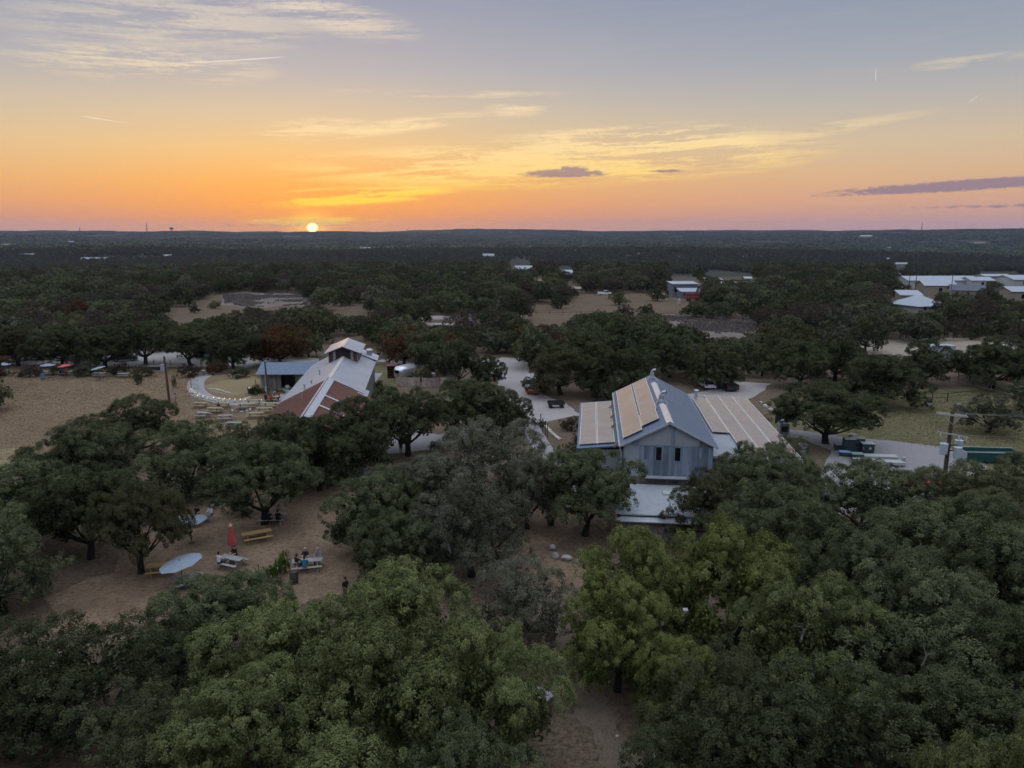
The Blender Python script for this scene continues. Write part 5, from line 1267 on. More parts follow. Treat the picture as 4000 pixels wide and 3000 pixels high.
# ------------------------------------------------------------------ stones
def stone_mesh(seed):
    g = random.Random(seed); bm = bmesh.new(); bmesh.ops.create_icosphere(bm, subdivisions=2, radius=1)
    off = [Vector((g.uniform(-1, 1), g.uniform(-1, 1), g.uniform(-1, 1))).normalized() for _ in range(7)]
    for v in bm.verts:
        for o in off:
            d = v.co.dot(o) - .72
            if d > 0: v.co -= o * d
        v.co *= 1 + g.uniform(-.03, .03)
    me = bpy.data.meshes.new('stone'); bm.to_mesh(me); bm.free(); me.materials.append(STONE); return me
STONES = [stone_mesh(i) for i in range(5)]
def boulder(p, sx_, sy, sz, m, label=None, parent=None, name='boulder', rz=None, group=None):
    k = abs(int(p[0] * 37 + p[1] * 91)); o = link(name, STONES[k % 5], parent, (p[0], p[1], (p[2] if len(p) > 2 else 0) + sz * .55))
    o.scale = (sx_, sy, sz); o.rotation_euler.z = (k % 63) / 10 if rz is None else rz
    o.material_slots[0].link = 'OBJECT'; o.material_slots[0].material = m
    if label: tag(o, label, 'rock', group)
    return o
for px, py, a, b_, c, lb in ((2157, 2148, .33, .3, .3, 'round boulder topmost of the row round the mulch clearing'), (2170, 2178, .5, .32, .28, 'long boulder second in the row round the mulch clearing'), (2215, 2190, .52, .36, .32, 'broad boulder third in the row round the mulch clearing'), (2265, 2200, .42, .3, .26, 'boulder at the end of the row under the yellow green oak'),
        (2040, 2185, .32, .26, .25, 'smaller boulder across the mulch clearing'), (2034, 2215, .42, .34, .3, 'larger boulder across the mulch clearing, at the oak'), (837, 1958, .42, .26, .2, 'flat pale stone topmost of two in the court'), (836, 1978, .4, .26, .2, 'flat pale stone lower of two in the court'), (872, 1975, .65, .24, .2, 'long pale stone beside the two flat ones in the court'),
        (905, 1945, .4, .22, .18, 'pale stone behind the long one in the court'), (2555, 2966, .3, .22, .16, 'pale rock lying alone at the bottom of the picture'), (2815, 2980, .1, .08, .07, 'small pale rock at the bottom under dark oaks'), (2410, 2878, .11, .09, .07, 'small pale rock beside the gravel path'), (1123, 1521, .55, .45, .5, 'dark round boulder at the lodge door'),
        (2283, 1990, .4, .3, .25, 'pale stone at the low wall near the barrel'), (2262, 1640, .4, .3, .22, 'stone at the corner of the gravel drive'), (3330, 1705, .55, .4, .28, 'grey boulder on the rough grass by the yard'), (2990, 1590, .45, .35, .3, 'pale stone at the bend of the back road, upper'), (3010, 1604, .45, .35, .28, 'pale stone at the bend of the back road, lower'), (2972, 1575, .3, .25, .2, 'small pale stone at the back road edge'), (740, 1457, .28, .2, .16, 'white rock on the lawn before the curved path')):
    boulder(P(px, py), a, b_, c, STONEL if 'pale' in lb or 'white' in lb else STONE, lb, group='loose stones')
def ring(px, py, n, ra, rb_, label, m=STONEL, sz=.2):
    c = P(px, py); t = thing('fire_ring', label, 'fire ring', c)
    for k in range(n):
        q = 2 * math.pi * k / n; boulder((ra * math.cos(q), rb_ * math.sin(q)), .34, .22, sz, m, None, t, 'stone', q + 1.57)
    part('ash', t, mat('ash_bed', (.05, .045, .042), .95), lambda b: b.tube([(0, 0, .012), (0, 0, .03)], [min(ra, rb_) * .7] * 2, 14))
ring(943, 1606, 10, 1.25, 1.0, 'ring of grey fire stones on the picnic lawn', STONE, .22); ring(132, 1468, 10, 1.3, .9, 'ring of pale fire stones on the dry lawn')
# retaining wall of slabs along the curved path, with its lamps
wl_pts = smooth_pts(PP([(742, 1524), (755, 1537), (790, 1553), (830, 1563), (880, 1570), (930, 1572), (975, 1558)]), 7)
t = thing('stone_edging', 'low wavy wall of pale limestone slabs below the curved path', 'wall', wl_pts[0])
for i in range(len(wl_pts) - 1):
    a, b_ = wl_pts[i], wl_pts[i + 1]; m_ = (a + b_) / 2 - wl_pts[0]; d = b_ - a
    for lv in range(2): boulder((m_.x + (i * 7 % 3 - 1) * .1, m_.y + (i * 5 % 3 - 1) * .12 + lv * .18, lv * .16), d.length * .55, .28, .15, STONEL, None, t, 'stone', math.atan2(d.y, d.x))
wl2 = smooth_pts(PP([(815, 1521), (850, 1523), (880, 1532), (900, 1537)]), 4)
t = thing('inner_edging', 'short row of pale slabs inside the path bend', 'wall', wl2[0])
for i in range(len(wl2) - 1):
    d = wl2[i + 1] - wl2[i]; m_ = (wl2[i + 1] + wl2[i]) / 2 - wl2[0]; boulder((m_.x, m_.y), d.length * .55, .22, .12, STONEL, None, t, 'stone', math.atan2(d.y, d.x))
GLOW = mat('lamp_glow', (1, .8, .5), .5, emit=((1.0, .66, .28), 1.8))
for k, (zx, zy) in enumerate(((318, 640), (410, 655), (597, 675), (690, 687), (780, 690), (875, 697), (965, 705), (1057, 707), (1143, 712), (1330, 713), (1422, 718))):
    p = P(700 + zx / 4.424, 1400 + zy / 4.424, .45)
    t = thing('garden_lamp', 'lit warm globe lamp, %s of the row below the curved path' % ['first', 'second', 'third', 'fourth', 'fifth', 'sixth', 'seventh', 'eighth', 'ninth', 'tenth', 'eleventh'][k], 'lamp', (p.x, p.y, 0), 0, 'garden lamps')
    part('stake', t, POLEW, lambda b: b.tube([(0, 0, 0), (0, 0, .40)], .015, 5))
    bm = bmesh.new(); bmesh.ops.create_icosphere(bm, subdivisions=2, radius=.06); me = bpy.data.meshes.new('globe'); bm.to_mesh(me); bm.free(); me.materials.append(GLOW); link('globe', me, t, (0, 0, .47))
# low wall near the barrel
wl3 = smooth_pts(PP([(2165, 1955), (2190, 1978), (2215, 1992), (2235, 2000)]), 3)
t = thing('low_stone_wall', 'low pale stone wall slanting down to the barn oak', 'wall', wl3[0])
for i in range(len(wl3) - 1):
    d = wl3[i + 1] - wl3[i]; m_ = (wl3[i + 1] + wl3[i]) / 2 - wl3[0]
    for lv in range(2): boulder((m_.x, m_.y, lv * .2), max(d.length * .6, .3), .28, .2, STONEL, None, t, 'stone', math.atan2(d.y, d.x))
wl4 = smooth_pts(PP([(2075, 1650), (2100, 1672), (2130, 1705), (2150, 1720)]), 4)
t = thing('walk_edging', 'pale stone edging between the concrete walk and the barn', 'wall', wl4[0])
for i in range(len(wl4) - 1):
    d = wl4[i + 1] - wl4[i]; m_ = (wl4[i + 1] + wl4[i]) / 2 - wl4[0] + Vector((1.2, 0, 0)); boulder((m_.x, m_.y), d.length * .55, .3, .18, STONEL, None, t, 'stone', math.atan2(d.y, d.x))
# gravel heap
def heap(p, r_, h, m, label, name='gravel_heap', n=26, seed=1):
    g = random.Random(seed); b = MB(); vs = [(0, 0, h)]; rings = 6
    for i in range(1, rings + 1):
        for k in range(n):
            q = i / rings; rr = r_ * q * (1 + g.uniform(-.1, .1)); vs.append((rr * math.cos(2 * math.pi * k / n), rr * .8 * math.sin(2 * math.pi * k / n), max(-.02, h * (1 - q) ** 1.2 + g.uniform(-.08, .08) * h * (q < 1))))
    fs = [(0, 1 + k, 1 + (k + 1) % n) for k in range(n)] + [(1 + i * n + k, 1 + (i + 1) * n + k, 1 + (i + 1) * n + (k + 1) % n, 1 + i * n + (k + 1) % n) for i in range(rings - 1) for k in range(n)]
    b.add(vs, fs); o = b.build(name, m, None, (p.x, p.y, 0), True); return tag(o, label, 'heap')
heap(P(1412, 1850), 1.6, .9, mat('grey_gravel', (.24, .24, .26), .95, 0, .25, 6, .1, bump=.8, bscale=14), 'grey gravel heap under the dark oaks')
heap(P(3935, 1362), 4.5, 1.6, STONEL, 'pile of pale limestone rubble beside the dirt lot', 'rubble_pile', 24, 5)
for k in range(14):
    g = random.Random(k); c = P(3935, 1362); boulder((c.x - 4.6 + k * .7, c.y - 1 - g.uniform(0, 3), 0), .6, .45, .4, STONEL, 'loose limestone block before the rubble pile, %s from the left' % ['first', 'second', 'third', 'fourth', 'fifth', 'sixth', 'seventh', 'eighth', 'ninth', 'tenth', 'eleventh', 'twelfth', 'thirteenth', 'last'][k], group='blocks by the rubble pile')

# ------------------------------------------------------------------ barrels, bins, posts
STAVE = mat('barrel_wood', (.075, .06, .052), .8, 0, .2, 5, .2, rnd=.15); HOOP = mat('barrel_hoop', (.12, .12, .125), .5, .6)
def barrel(p, h, label):
    t = thing('wooden_barrel', label, 'barrel', p, 0, 'barrels')
    n = 16
    for k in range(n):
        a0, a1 = 2 * math.pi * k / n + .01, 2 * math.pi * (k + 1) / n - .01; b = MB(); vs = []
        for z, r_ in ((0, .26), (.3 * h, .315), (.7 * h, .315), (h, .26)): vs += [(r_ * math.cos(a0), r_ * math.sin(a0), z), (r_ * math.cos(a1), r_ * math.sin(a1), z), ((r_ - .03) * math.cos(a1), (r_ - .03) * math.sin(a1), z), ((r_ - .03) * math.cos(a0), (r_ - .03) * math.sin(a0), z)]
        b.add(vs, [(i * 4 + j, i * 4 + (j + 1) % 4, i * 4 + 4 + (j + 1) % 4, i * 4 + 4 + j) for i in range(3) for j in range(4)] + [(3, 2, 1, 0), (12, 13, 14, 15)]); b.build('stave', STAVE, t)
    for z, r_ in ((.12 * h, .292), (.36 * h, .325), (.64 * h, .325), (.88 * h, .292)): part('hoop', t, HOOP, lambda b: b.tube([(0, 0, z - .025), (0, 0, z + .025)], r_, 20))
    part('lid', t, STAVE, lambda b: b.tube([(0, 0, h - .06), (0, 0, h - .03)], .25, 16))
barrel(P(1150, 2278), .92, 'dark wooden barrel beside the crowded picnic table'); barrel(P(2152, 2050), .88, 'dark wooden barrel on the mulch near the barn oak')
def bin_(p, m, label, h=.95, r_=.3):
    t = thing('trash_can', label, 'bin', p, 0, 'bins')
    part('body', t, m, lambda b: b.tube([(0, 0, 0), (0, 0, h * .85)], [r_ * .85, r_], 14)); part('lid', t, GALV, lambda b: b.tube([(0, 0, h * .85), (0, 0, h * .9), (0, 0, h)], [r_ * 1.08, r_ * 1.08, r_ * .5], 14)); part('band', t, POLEW, lambda b: b.tube([(0, 0, h * .4), (0, 0, h * .46)], r_ * 1.0, 14))
bin_(P(976, 1537), POLEW, 'dark trash can with grey lid on the curved path', 1.0, .33); bin_(P(796, 1466), mat('green_bin', (.16, .24, .2), .6), 'green bin at the far bend of the curved path'); bin_(P(3135, 1765), WHITE, 'white drum at the corner of the solar wing', 1.0, .5)
bin_(P(1693, 1482), WHITE, 'white topped bin behind the rusty fence', 1.2, .35)
def post(px, py, h, r_, m, label, name='fence_post', cat='post', cap=None, group='posts'):
    t = thing(name, label, cat, P(px, py), 0, group); part('shaft', t, m, lambda b: b.tube([(0, 0, -.1), (0, 0, h)], r_, 6))
    if cap: part('cap', t, cap, lambda b: b.tube([(0, 0, h + .001), (0, 0, h + .16)], r_ * 1.2, 6))
    return t
MPOST = mat('dark_steel_post', (.04, .04, .042), .6, .3)
for px, py, lb in ((1013, 2268, 'thin steel fence post with white tip, tallest beside the green sapling'), (970, 2290, 'thin steel fence post with white tip, beside the oak crown'), (1089, 2290, 'thin steel fence post in front of the green sapling'), (1134, 2262, 'thin steel fence post beside the wooden barrel')): post(px, py, 1.3, .025, MPOST, lb, cap=WHITE)
for px, py, h, lb in ((1862, 1240, 3.4, 'pale tall post beyond the sandy road'), (1836, 1272, 3.4, 'pale post nearer the sandy road'), (1327, 1268, 2.4, 'pale short post in the woods behind the tower'), (802, 1250, 1.8, 'pale post at the tan clearing')): post(px, py, h, .09, WHITE, lb, 'pale_post')
for px, py, lb in ((2112, 1672, 'first dark post of the gate beside the walk'), (2120, 1690, 'second dark post of the gate beside the walk'), (2130, 1702, 'third dark post of the gate beside the walk'), (2138, 1712, 'last dark post of the gate beside the walk')): post(px, py, 1.9, .06, MPOST, lb, 'gate_post')
post(748, 1519, 1.6, .05, WOODR, 'red post sign at the curved path bend', 'sign_post', 'sign'); 
for px, py, lb in ((602, 1427, 'black headed bollard on the lot edge, beside the pole'), (666, 1428, 'black headed bollard right of the wooden pole'), (572, 1424, 'black headed bollard left of the others')): post(px, py, .95, .05, MPOST, lb, 'bollard', 'bollard', MPOST)
p = P(640, 1448); t = thing('utility_box', 'white utility box on the lawn beside the wooden pole', 'box', p); part('body', t, WHITE, lambda b: b.box(-.45, .45, -.35, .35, .06, 1.05)); part('lid', t, WHITE, lambda b: b.box(-.5, .5, -.4, .4, 1.051, 1.15)); part('plinth', t, CONC, lambda b: b.box(-.55, .55, -.45, .45, 0.005, .059))
p = P(610, 1446); t = thing('low_wall', 'low dark wall with white coping below the parking lot', 'wall', p); part('wall', t, MPOST, lambda b: b.box(-1.9, .9, -.12, .12, .01, .7)); part('coping', t, WHITE, lambda b: b.box(-2.0, 1.0, -.16, .16, .701, .78))
# brown frame sign on the lawn
p = P(243, 1742); t = thing('wooden_sign_frame', 'brown wooden board frame standing on the dry lawn edge', 'sign', p, R(-8))
for s in (-1, 1): part('leg', t, WOODR, lambda b: b.box(s * .5 - .05, s * .5 + .05, -.05, .05, 0, 1.35))
for k in range(3): part('rail', t, WOODR, lambda b: b.box(-.6, .6, -.09, -.051, .9 + k * .16, 1.02 + k * .16))
part('seat_slab', t, STONEL, lambda b: b.box(-.4, .5, -.5, -.1, .02, .25))
# camp chair by the ring
p = P(170, 1480); t = thing('camp_chair', 'low blue camp chair by the stone ring on the lawn', 'chair', p, R(30)); part('seat', t, CTE, lambda b: b.box(-.3, .3, -.25, .25, .25, .3)); part('backrest', t, CTE, lambda b: b.slab([(-.3, .25, .3), (.3, .25, .3), (.3, .42, .75), (-.3, .42, .75)], .03))
for s in (-1, 1):
    for q in (-1, 1): part('leg', t, MPOST, lambda b: b.tube([(s * .28, q * .24, 0), (s * .28, q * .2, .25)], .015, 5))

# ------------------------------------------------------------------ utility poles
POLE = mat('pole_wood', (.10, .075, .058), .9, 0, .25, 4, .2, stretch=(6, 6, .6))
def upole(p, top, r_, label, lean=(0, 0)):
    t = thing('utility_pole', label, 'pole', (p[0], p[1], 0), 0, 'utility poles'); part('shaft', t, POLE, lambda b: b.tube([(0, 0, -.2), (lean[0] * .5, lean[1] * .5, top * .5), (lean[0], lean[1], top)], [r_, r_ * .85, r_ * .7], 10)); return t
a = P(664, 1588); pt = PD(641, 1392, a.y); t = upole(a, pt.z, .19, 'wooden pole standing on the dry lawn at the oak crowns', (pt.x - a.x, 0)); part('arm', t, GALV, lambda b: b.tube([(pt.x - a.x, 0, pt.z - .1), (pt.x - a.x + .7, -.1, pt.z + .05)], .04, 6))
a = P(1050, 1552); pt = PD(1034, 1412, a.y); t = upole(a, pt.z, .15, 'thin dark pole in front of the low wing roof', (pt.x - a.x, 0)); part('meter_box', t, GALV, lambda b: b.box(-.45, -.16, -.2, .1, .9, 1.7))
part('conduit', t, WHITE, lambda b: b.tube([(-.19, -.1, .1), (pt.x - a.x - .13, -.1, pt.z - 1.2)], .05, 6))
a = PD(3693, 1830, 65.0); a.z = 0; tp = PD(3722, 1606, 65.0); dx = tp.x - a.x
t = upole(a, tp.z, .22, 'utility pole with crossarms and grey transformers above the yard', (dx, 0))
WARM = mat('crossarm_wood', (.42, .39, .36), .8, 0, .15, 5)
arm = Matrix.Translation((dx, 0, tp.z - .35)) @ Matrix.Rotation(R(-16), 4, 'Z') @ Matrix.Rotation(R(3), 4, 'Y')
for yy in (-.24, .14): part('crossarm', t, WARM, lambda b: b.box(-1.25, 1.2, yy, yy + .1, -.06, .08, 0, arm))
part('brace', t, GALV, lambda b: (b.tube([arm @ Vector((-.7, -.15, -.05)), (dx * .9, -.15, tp.z - 1.2)], .03, 5), b.tube([arm @ Vector((.7, -.15, -.05)), (dx * .9, -.15, tp.z - 1.2)], .03, 5)))
ar2 = Matrix.Translation((dx * .75, -.2, tp.z - 2.1)) @ Matrix.Rotation(R(-18), 4, 'Z') @ Matrix.Rotation(R(8), 4, 'Y')
part('lower_arm', t, WARM, lambda b: b.box(-1.15, 1.35, -.05, .05, -.05, .06, 0, ar2))
for k in (-.9, .6, 1.2): part('cutout', t, GALV, lambda b: b.tube([ar2 @ Vector((k, -.1, .1)), ar2 @ Vector((k + .05, -.2, -.3)), ar2 @ Vector((k + .15, -.3, -.42))], [.05, .07, .05], 7))
for k in (-1.0, -.4, .5, 1.05): part('insulator', t, GALV, lambda b: b.tube([arm @ Vector((k, -.05, .08)), arm @ Vector((k, -.05, .22))], [.06, .04], 7))
TANK = mat('transformer_grey', (.42, .47, .50), .5, .1, .05, 2)
for px, py, yy in ((3684, 1773, -.1), (3738, 1788, -.5), (3742, 1760, .5)):
    q = PD(px, py, 65.0 + yy); ox, oz = q.x - a.x, q.z
    tk = part('transformer', t, TANK, lambda b: b.tube([(ox, yy, oz), (ox, yy, oz + .05), (ox, yy, oz + .9), (ox, yy, oz + .98), (ox, yy, oz + 1.04)], [.30, .34, .34, .36, .2], 16))
    for s in (-1, 1): part('bushing', tk, GALV, lambda b: b.tube([(ox + s * .14, yy, oz + 1.0), (ox + s * .14, yy, oz + 1.3)], [.06, .03], 7))
    part('hanger', tk, MPOST, lambda b: b.box(min(ox, dx * .5), max(ox, dx * .5), yy * .5 - .04, yy * .5 + .04, oz + .55, oz + .65))
WIRE = mat('wire', (.25, .25, .27), .5, .4)
def wire(p, q, sag, label, r_=.018):
    p, q = Vector(p), Vector(q); pts_ = [(p.lerp(q, i / 14) - p) - Vector((0, 0, sag * 4 * (i / 14) * (1 - i / 14))) for i in range(15)]
    b = MB(); b.tube(pts_, r_, 4); tag(b.build('overhead_wire', WIRE, None, p), label, 'wire', 'overhead wires')
base = Vector((a.x, a.y, 0)); A1 = base + arm @ Vector((1.05, -.05, .23)); A2 = base + arm @ Vector((.5, -.05, .23)); A3 = base + ar2 @ Vector((.6, 0, .07))
wire(A1, A1 + Vector((34, 6, -.3)), .8, 'uppermost overhead wire running off from the transformer pole'); wire(A2, A2 + Vector((34, 9, -.3)), .9, 'second overhead wire running off from the transformer pole'); wire(A3, A3 + Vector((34, 6, -.4)), .7, 'lowest overhead wire running off from the transformer pole')

# ------------------------------------------------------------------ the yard
DUMP = mat('teal_dumpster_paint', (.025, .085, .085), .5, .1, .1, 2)
p = P(3880, 1812); t = thing('dumpster', 'long teal roll-off dumpster with pale end, open on top', 'dumpster', p, R(-6))
L_, W_, H_ = 5.6, 2.2, 1.2
part('floor', t, DUMP, lambda b: b.box(-L_ / 2, L_ / 2, 0, W_, .15, .22))
for nm, m, bx in (('side_wall', DUMP, (-L_ / 2, L_ / 2, 0, .07)), ('side_wall', DUMP, (-L_ / 2, L_ / 2, W_ - .07, W_)), ('end_wall', WHITE, (-L_ / 2 - .071, -L_ / 2 - .001, 0, W_)), ('end_wall', DUMP, (L_ / 2 + .001, L_ / 2 + .071, 0, W_))):
    part(nm, t, m, lambda b: b.box(*bx, .225, H_))
RIML = mat('pale_rim', (.22, .33, .32), .5)
part('rim', t, RIML, lambda b: (b.box(-L_ / 2 - .1, L_ / 2 + .1, -.05, .08, H_ + .001, H_ + .08), b.box(-L_ / 2 - .1, L_ / 2 + .1, W_ - .08, W_ + .05, H_ + .001, H_ + .08)))
for k in range(7): part('stiffener', t, DUMP, lambda b: b.box(-2.6 + k * .85, -2.5 + k * .85, -.06, -.001, .22, H_))
part('load', t, mat('dumpster_load', (.09, .085, .08), .95), lambda b: b.slab([(-L_ / 2, .08, .8), (L_ / 2, .08, .7), (L_ / 2, W_ - .08, .9), (-L_ / 2, W_ - .08, .75)], .3))
CRATE = mat('dark_crate', (.035, .055, .065), .6, 0, .1, 3, rnd=.25); PALE = mat('pale_boards', (.42, .40, .36), .8, 0, .1, 3)
def pallet_stack(px, py, w_, d_, h, n, label, top=None, m=CRATE, rz=-8):
    t = thing('crate_stack', label, 'stack', P(px, py), R(rz), 'stacks in the yard')
    hh = (h - .12) / n
    for k in range(n): part('crate_layer', t, m, lambda b: b.box(-w_ / 2 + (k * 7 % 3) * .01, w_ / 2 - (k * 5 % 3) * .012, 0, d_, .121 + k * hh, .121 + (k + 1) * hh - .03))
    part('pallet', t, PALE, lambda b: (b.box(-w_ / 2, w_ / 2, 0, d_, .085, .12), b.box(-w_ / 2, w_ / 2, 0, .1, 0, .084), b.box(-w_ / 2, w_ / 2, d_ - .1, d_, 0, .084)))
    if top: part('top_sheet', t, top, lambda b: b.box(-w_ / 2 - .03, w_ / 2 + .03, -.03, d_ + .03, h - .025, h + .05))
    return t
pallet_stack(3318, 1775, 1.15, 1.1, 1.75, 8, 'tall dark crate stack beside the umbrella shaped oak', PALE); pallet_stack(3356, 1772, 1.1, 1.1, 1.75, 8, 'tall dark crate stack in the middle of three', PALE)
s_ = pallet_stack(3390, 1782, 1.3, 1.1, 1.4, 6, 'dark crate stack with white paper notice', WHITE); part('notice', s_, WHITE, lambda b: b.box(.05, .3, -.03, -.012, .8, 1.05)); part('notice', s_, WHITE, lambda b: b.box(-.6, -.53, -.03, -.012, .8, 1.05))
BLUEG = mat('blue_grey_tarp', (.30, .36, .46), .6, 0, .1, 2); BLUET = mat('blue_tarp', (.22, .32, .55), .6, 0, .15, 2)
pallet_stack(3282, 1765, 1.0, .9, .8, 3, 'low stack under a pale blue cover, beside the tall crates', BLUEG); pallet_stack(3300, 1788, 1.1, .8, .6, 2, 'low stack under a bright blue tarp', BLUET, rz=-16)
pallet_stack(3352, 1800, 1.2, .9, .7, 3, 'low grey green stack before the tall crates', mat('grey_green_cover', (.22, .27, .26), .7)); pallet_stack(3360, 1822, 1.15, .9, .65, 3, 'low blue grey stack nearest the concrete slabs', BLUEG)
SLAB = mat('panel_slab', (.36, .36, .34), .7, 0, .1, 1.2)
for px, py, w_, rz, lb, z0 in ((3440, 1800, 3.6, -8, 'long grey slab lying behind another in the yard', .0), (3465, 1822, 3.7, -10, 'long grey slab lying nearest in the yard', .0)):
    t = thing('panel_slab', lb, 'slab', P(px, py), R(rz), 'slabs in the yard'); part('slab', t, SLAB, lambda b: b.box(-w_ / 2, w_ / 2, -.1, 1.0, .2, .5))
    for k in (-1, 0, 1): part('bearer', t, PALE, lambda b: b.box(k * w_ * .35 - .08, k * w_ * .35 + .08, 0, .9, .01, .199))
part('post_block', t, GALV, lambda b: b.box(1.7, 2.0, .6, .9, .2, .9))
for a_, b_, lb in (((3415, 1835), (3470, 1880), 'dark expansion strip slanting across the yard slab'), ((3385, 1837), (3468, 1841), 'dark bar lying across the yard slab')):
    q0, q1 = P(*a_), P(*b_); d = q1 - q0; t = tag(MB().box(0, d.length, -.06, .06, .018, .05).build('steel_bar', POLEW, None, q0), lb, 'bar', 'bars on the yard'); t.rotation_euler.z = math.atan2(d.y, d.x)
REDT = mat('faded_red_paint', (.22, .055, .05), .6, .1, .2, 2)
p = P(3605, 1925); t = thing('flatbed_trailer', 'faded red trailer carrying grey metal frames in the yard', 'trailer', p, R(-8))
part('bed', t, REDT, lambda b: b.box(-2.4, 2.6, 0, 2.6, .8, 1.0)); part('front_board', t, POLEW, lambda b: b.box(-2.5, -2.401, 0, 2.6, .8, 1.6))
for k in range(9): part('bed_plank', t, REDT, lambda b: b.box(-2.38, 2.58, .02 + k * .285, .27 + k * .285, 1.001, 1.04))
for k, (fx, fy) in enumerate(((-2.2, 1.2), (-.6, 1.0), (.5, 1.5), (1.4, 1.1))):
    part('metal_frame', t, GALV, lambda b: (b.box(fx, fx + 1.4, fy, fy + .06, 1.3, 1.38), b.box(fx, fx + 1.4, fy + .9, fy + .96, 1.3, 1.38), b.box(fx, fx + .06, fy + .061, fy + .899, 1.3, 1.38), b.box(fx + 1.34, fx + 1.4, fy + .061, fy + .899, 1.3, 1.38), b.box(fx, fx + .06, fy, fy + .06, 1.041, 1.299), b.box(fx + 1.34, fx + 1.4, fy + .9, fy + .96, 1.041, 1.299)))
for s in (-1.4, 1.4):
    for yy in (.1, 2.3): part('wheel', t, TYRE, lambda b: b.tube([(s, yy - .12, .4), (s, yy + .12, .4)], .4, 14))
p = P(3058, 1692); t = thing('hvac_unit', 'grey machine box with conical cap at the corner of the solar wing', 'machine', p); part('body', t, GALV, lambda b: b.box(-.6, .6, -.5, .5, .02, 1.3)); part('cap', t, WHITE, lambda b: b.tube([(0, 0, 1.31), (0, 0, 1.4), (0, 0, 1.75)], [.7, .65, .25], 8)); part('grille', t, MPOST, lambda b: b.box(-.4, .4, -.55, -.501, .3, 1.0))
p = P(3043, 1655); t = thing('leaning_gate', 'dark frame panel leaning by the track behind the solar wing', 'gate', p); part('panel', t, MPOST, lambda b: b.box(-.5, .5, -.04, .04, .1, 1.5)); part('leg', t, MPOST, lambda b: b.box(-.55, -.501, -.06, .06, 0, 1.6))
for px, lb in ((3628, 'blue grey drum on the rough grass, first of two'), (3740, 'blue grey drum on the rough grass, beside the low grey tree')):
    p = P(px, 1590); t = thing('steel_drum', lb, 'drum', p, R(20), 'drums on the grass'); part('body', t, mat('faded_drum', (.14, .16, .18), .6), lambda b: b.tube([(-.45, 0, .29), (.45, 0, .29)], .29, 14))
    for k in (-.2, .2): part('hoop', t, GALV, lambda b: b.tube([(k - .02, 0, .29), (k + .02, 0, .29)], .305, 14))
# rail fence at the right
def rail_fence(pts_, label, h=1.5, rails=2, m=WARM, sp=2.6, mesh=False):
    pts_ = [Vector(q) for q in pts_]; t = thing('rail_fence', label, 'fence', pts_[0], 0, 'fences')
    for i in range(len(pts_) - 1):
        a_, b_ = pts_[i] - pts_[0], pts_[i + 1] - pts_[0]; n = max(1, int((b_ - a_).length / sp))
        for k in range(n):
            q, q2 = a_.lerp(b_, k / n), a_.lerp(b_, (k + 1) / n)
            part('post', t, m, lambda b: b.tube([q + Vector((0, 0, -.05)), q + Vector((0, 0, h + .1))], .07, 5))
            for r_ in range(rails): part('rail', t, m, lambda b: b.tube([q + Vector((0, 0, h - r_ * h * .45)), q2 + Vector((0, 0, h - r_ * h * .45))], .05, 4))
rail_fence(PP([(3740, 1495), (3790, 1505), (3870, 1525), (3950, 1545), (4060, 1572)]), 'pale rail fence slanting below the black green oaks', 1.8, 3)
rail_fence(PP([(3560, 1570), (3640, 1572), (3700, 1570), (3770, 1560)]), 'thin rail fence along the rough grass', 1.3, 2, MPOST)
rail_fence(PP([(2040, 1228), (2200, 1228), (2340, 1232)]), 'dark rail fence across the tan pasture, nearer the drive', 1.1, 2, MPOST, 4); rail_fence(PP([(2580, 1240), (2720, 1245), (2900, 1252), (3010, 1258)]), 'dark rail fence across the brush flat', 1.2, 2, MPOST, 4)
# cart on the drive, rusty fence, trailer
p = P(2172, 1592); t = thing('utility_cart', 'low black flat cart beside the gravel drive', 'cart', p, R(6)); part('bed', t, MPOST, lambda b: b.box(-1.2, 1.2, -.6, .6, .5, .6)); 
for s in (-.61, .56): part('side_rail', t, MPOST, lambda b: b.box(-1.2, 1.2, s, s + .05, .601, .95))
for s in (-1, 1):
    for q in (-.5, .5): part('wheel', t, TYRE, lambda b: b.tube([(s * .8, q - .08, .26), (s * .8, q + .08, .26)], .26, 12))
def tin_fence(px0, px1, py, h, label):
    a_, b_ = P(px0, py), P(px1, py); t = thing('tin_fence', label, 'fence', a_, math.atan2(b_.y - a_.y, b_.x - a_.x), 'fences'); L2 = (b_ - a_).length; n = max(2, int(L2 / .9))
    tin = mat('rusty_fence_tin', (.24, .12, .09), .8, 0, .2, 1.5, .2, col2=(.42, .38, .36), rnd=.3)
    for k in range(n): part('panel', t, tin, lambda b: b.box(k * L2 / n + .01, (k + 1) * L2 / n - .01, -.03, .03, .02, h + (k % 2) * .03))
    for k in range(n + 1): part('post', t, WHITE if k in (0, n) else WOODR, lambda b: b.box(k * L2 / n - .04, k * L2 / n + .04, .031, .12, 0, h + .15))
tin_fence(1548, 1640, 1510, 1.5, 'rusty tin fence before the silver trailer'); tin_fence(1650, 1745, 1512, 1.5, 'rusty tin fence panels beyond the white topped bin')
t = tin_fence(1752, 1786, 1515, 1.9, 'short rusty fence piece with white frame by the oak')
ALU = mat('polished_aluminium', (.60, .60, .62), .3, .75, .05, 1.5)
p = P(1585, 1484); t = thing('travel_trailer', 'rounded silver aluminium travel trailer on the grass', 'trailer', p, R(60))
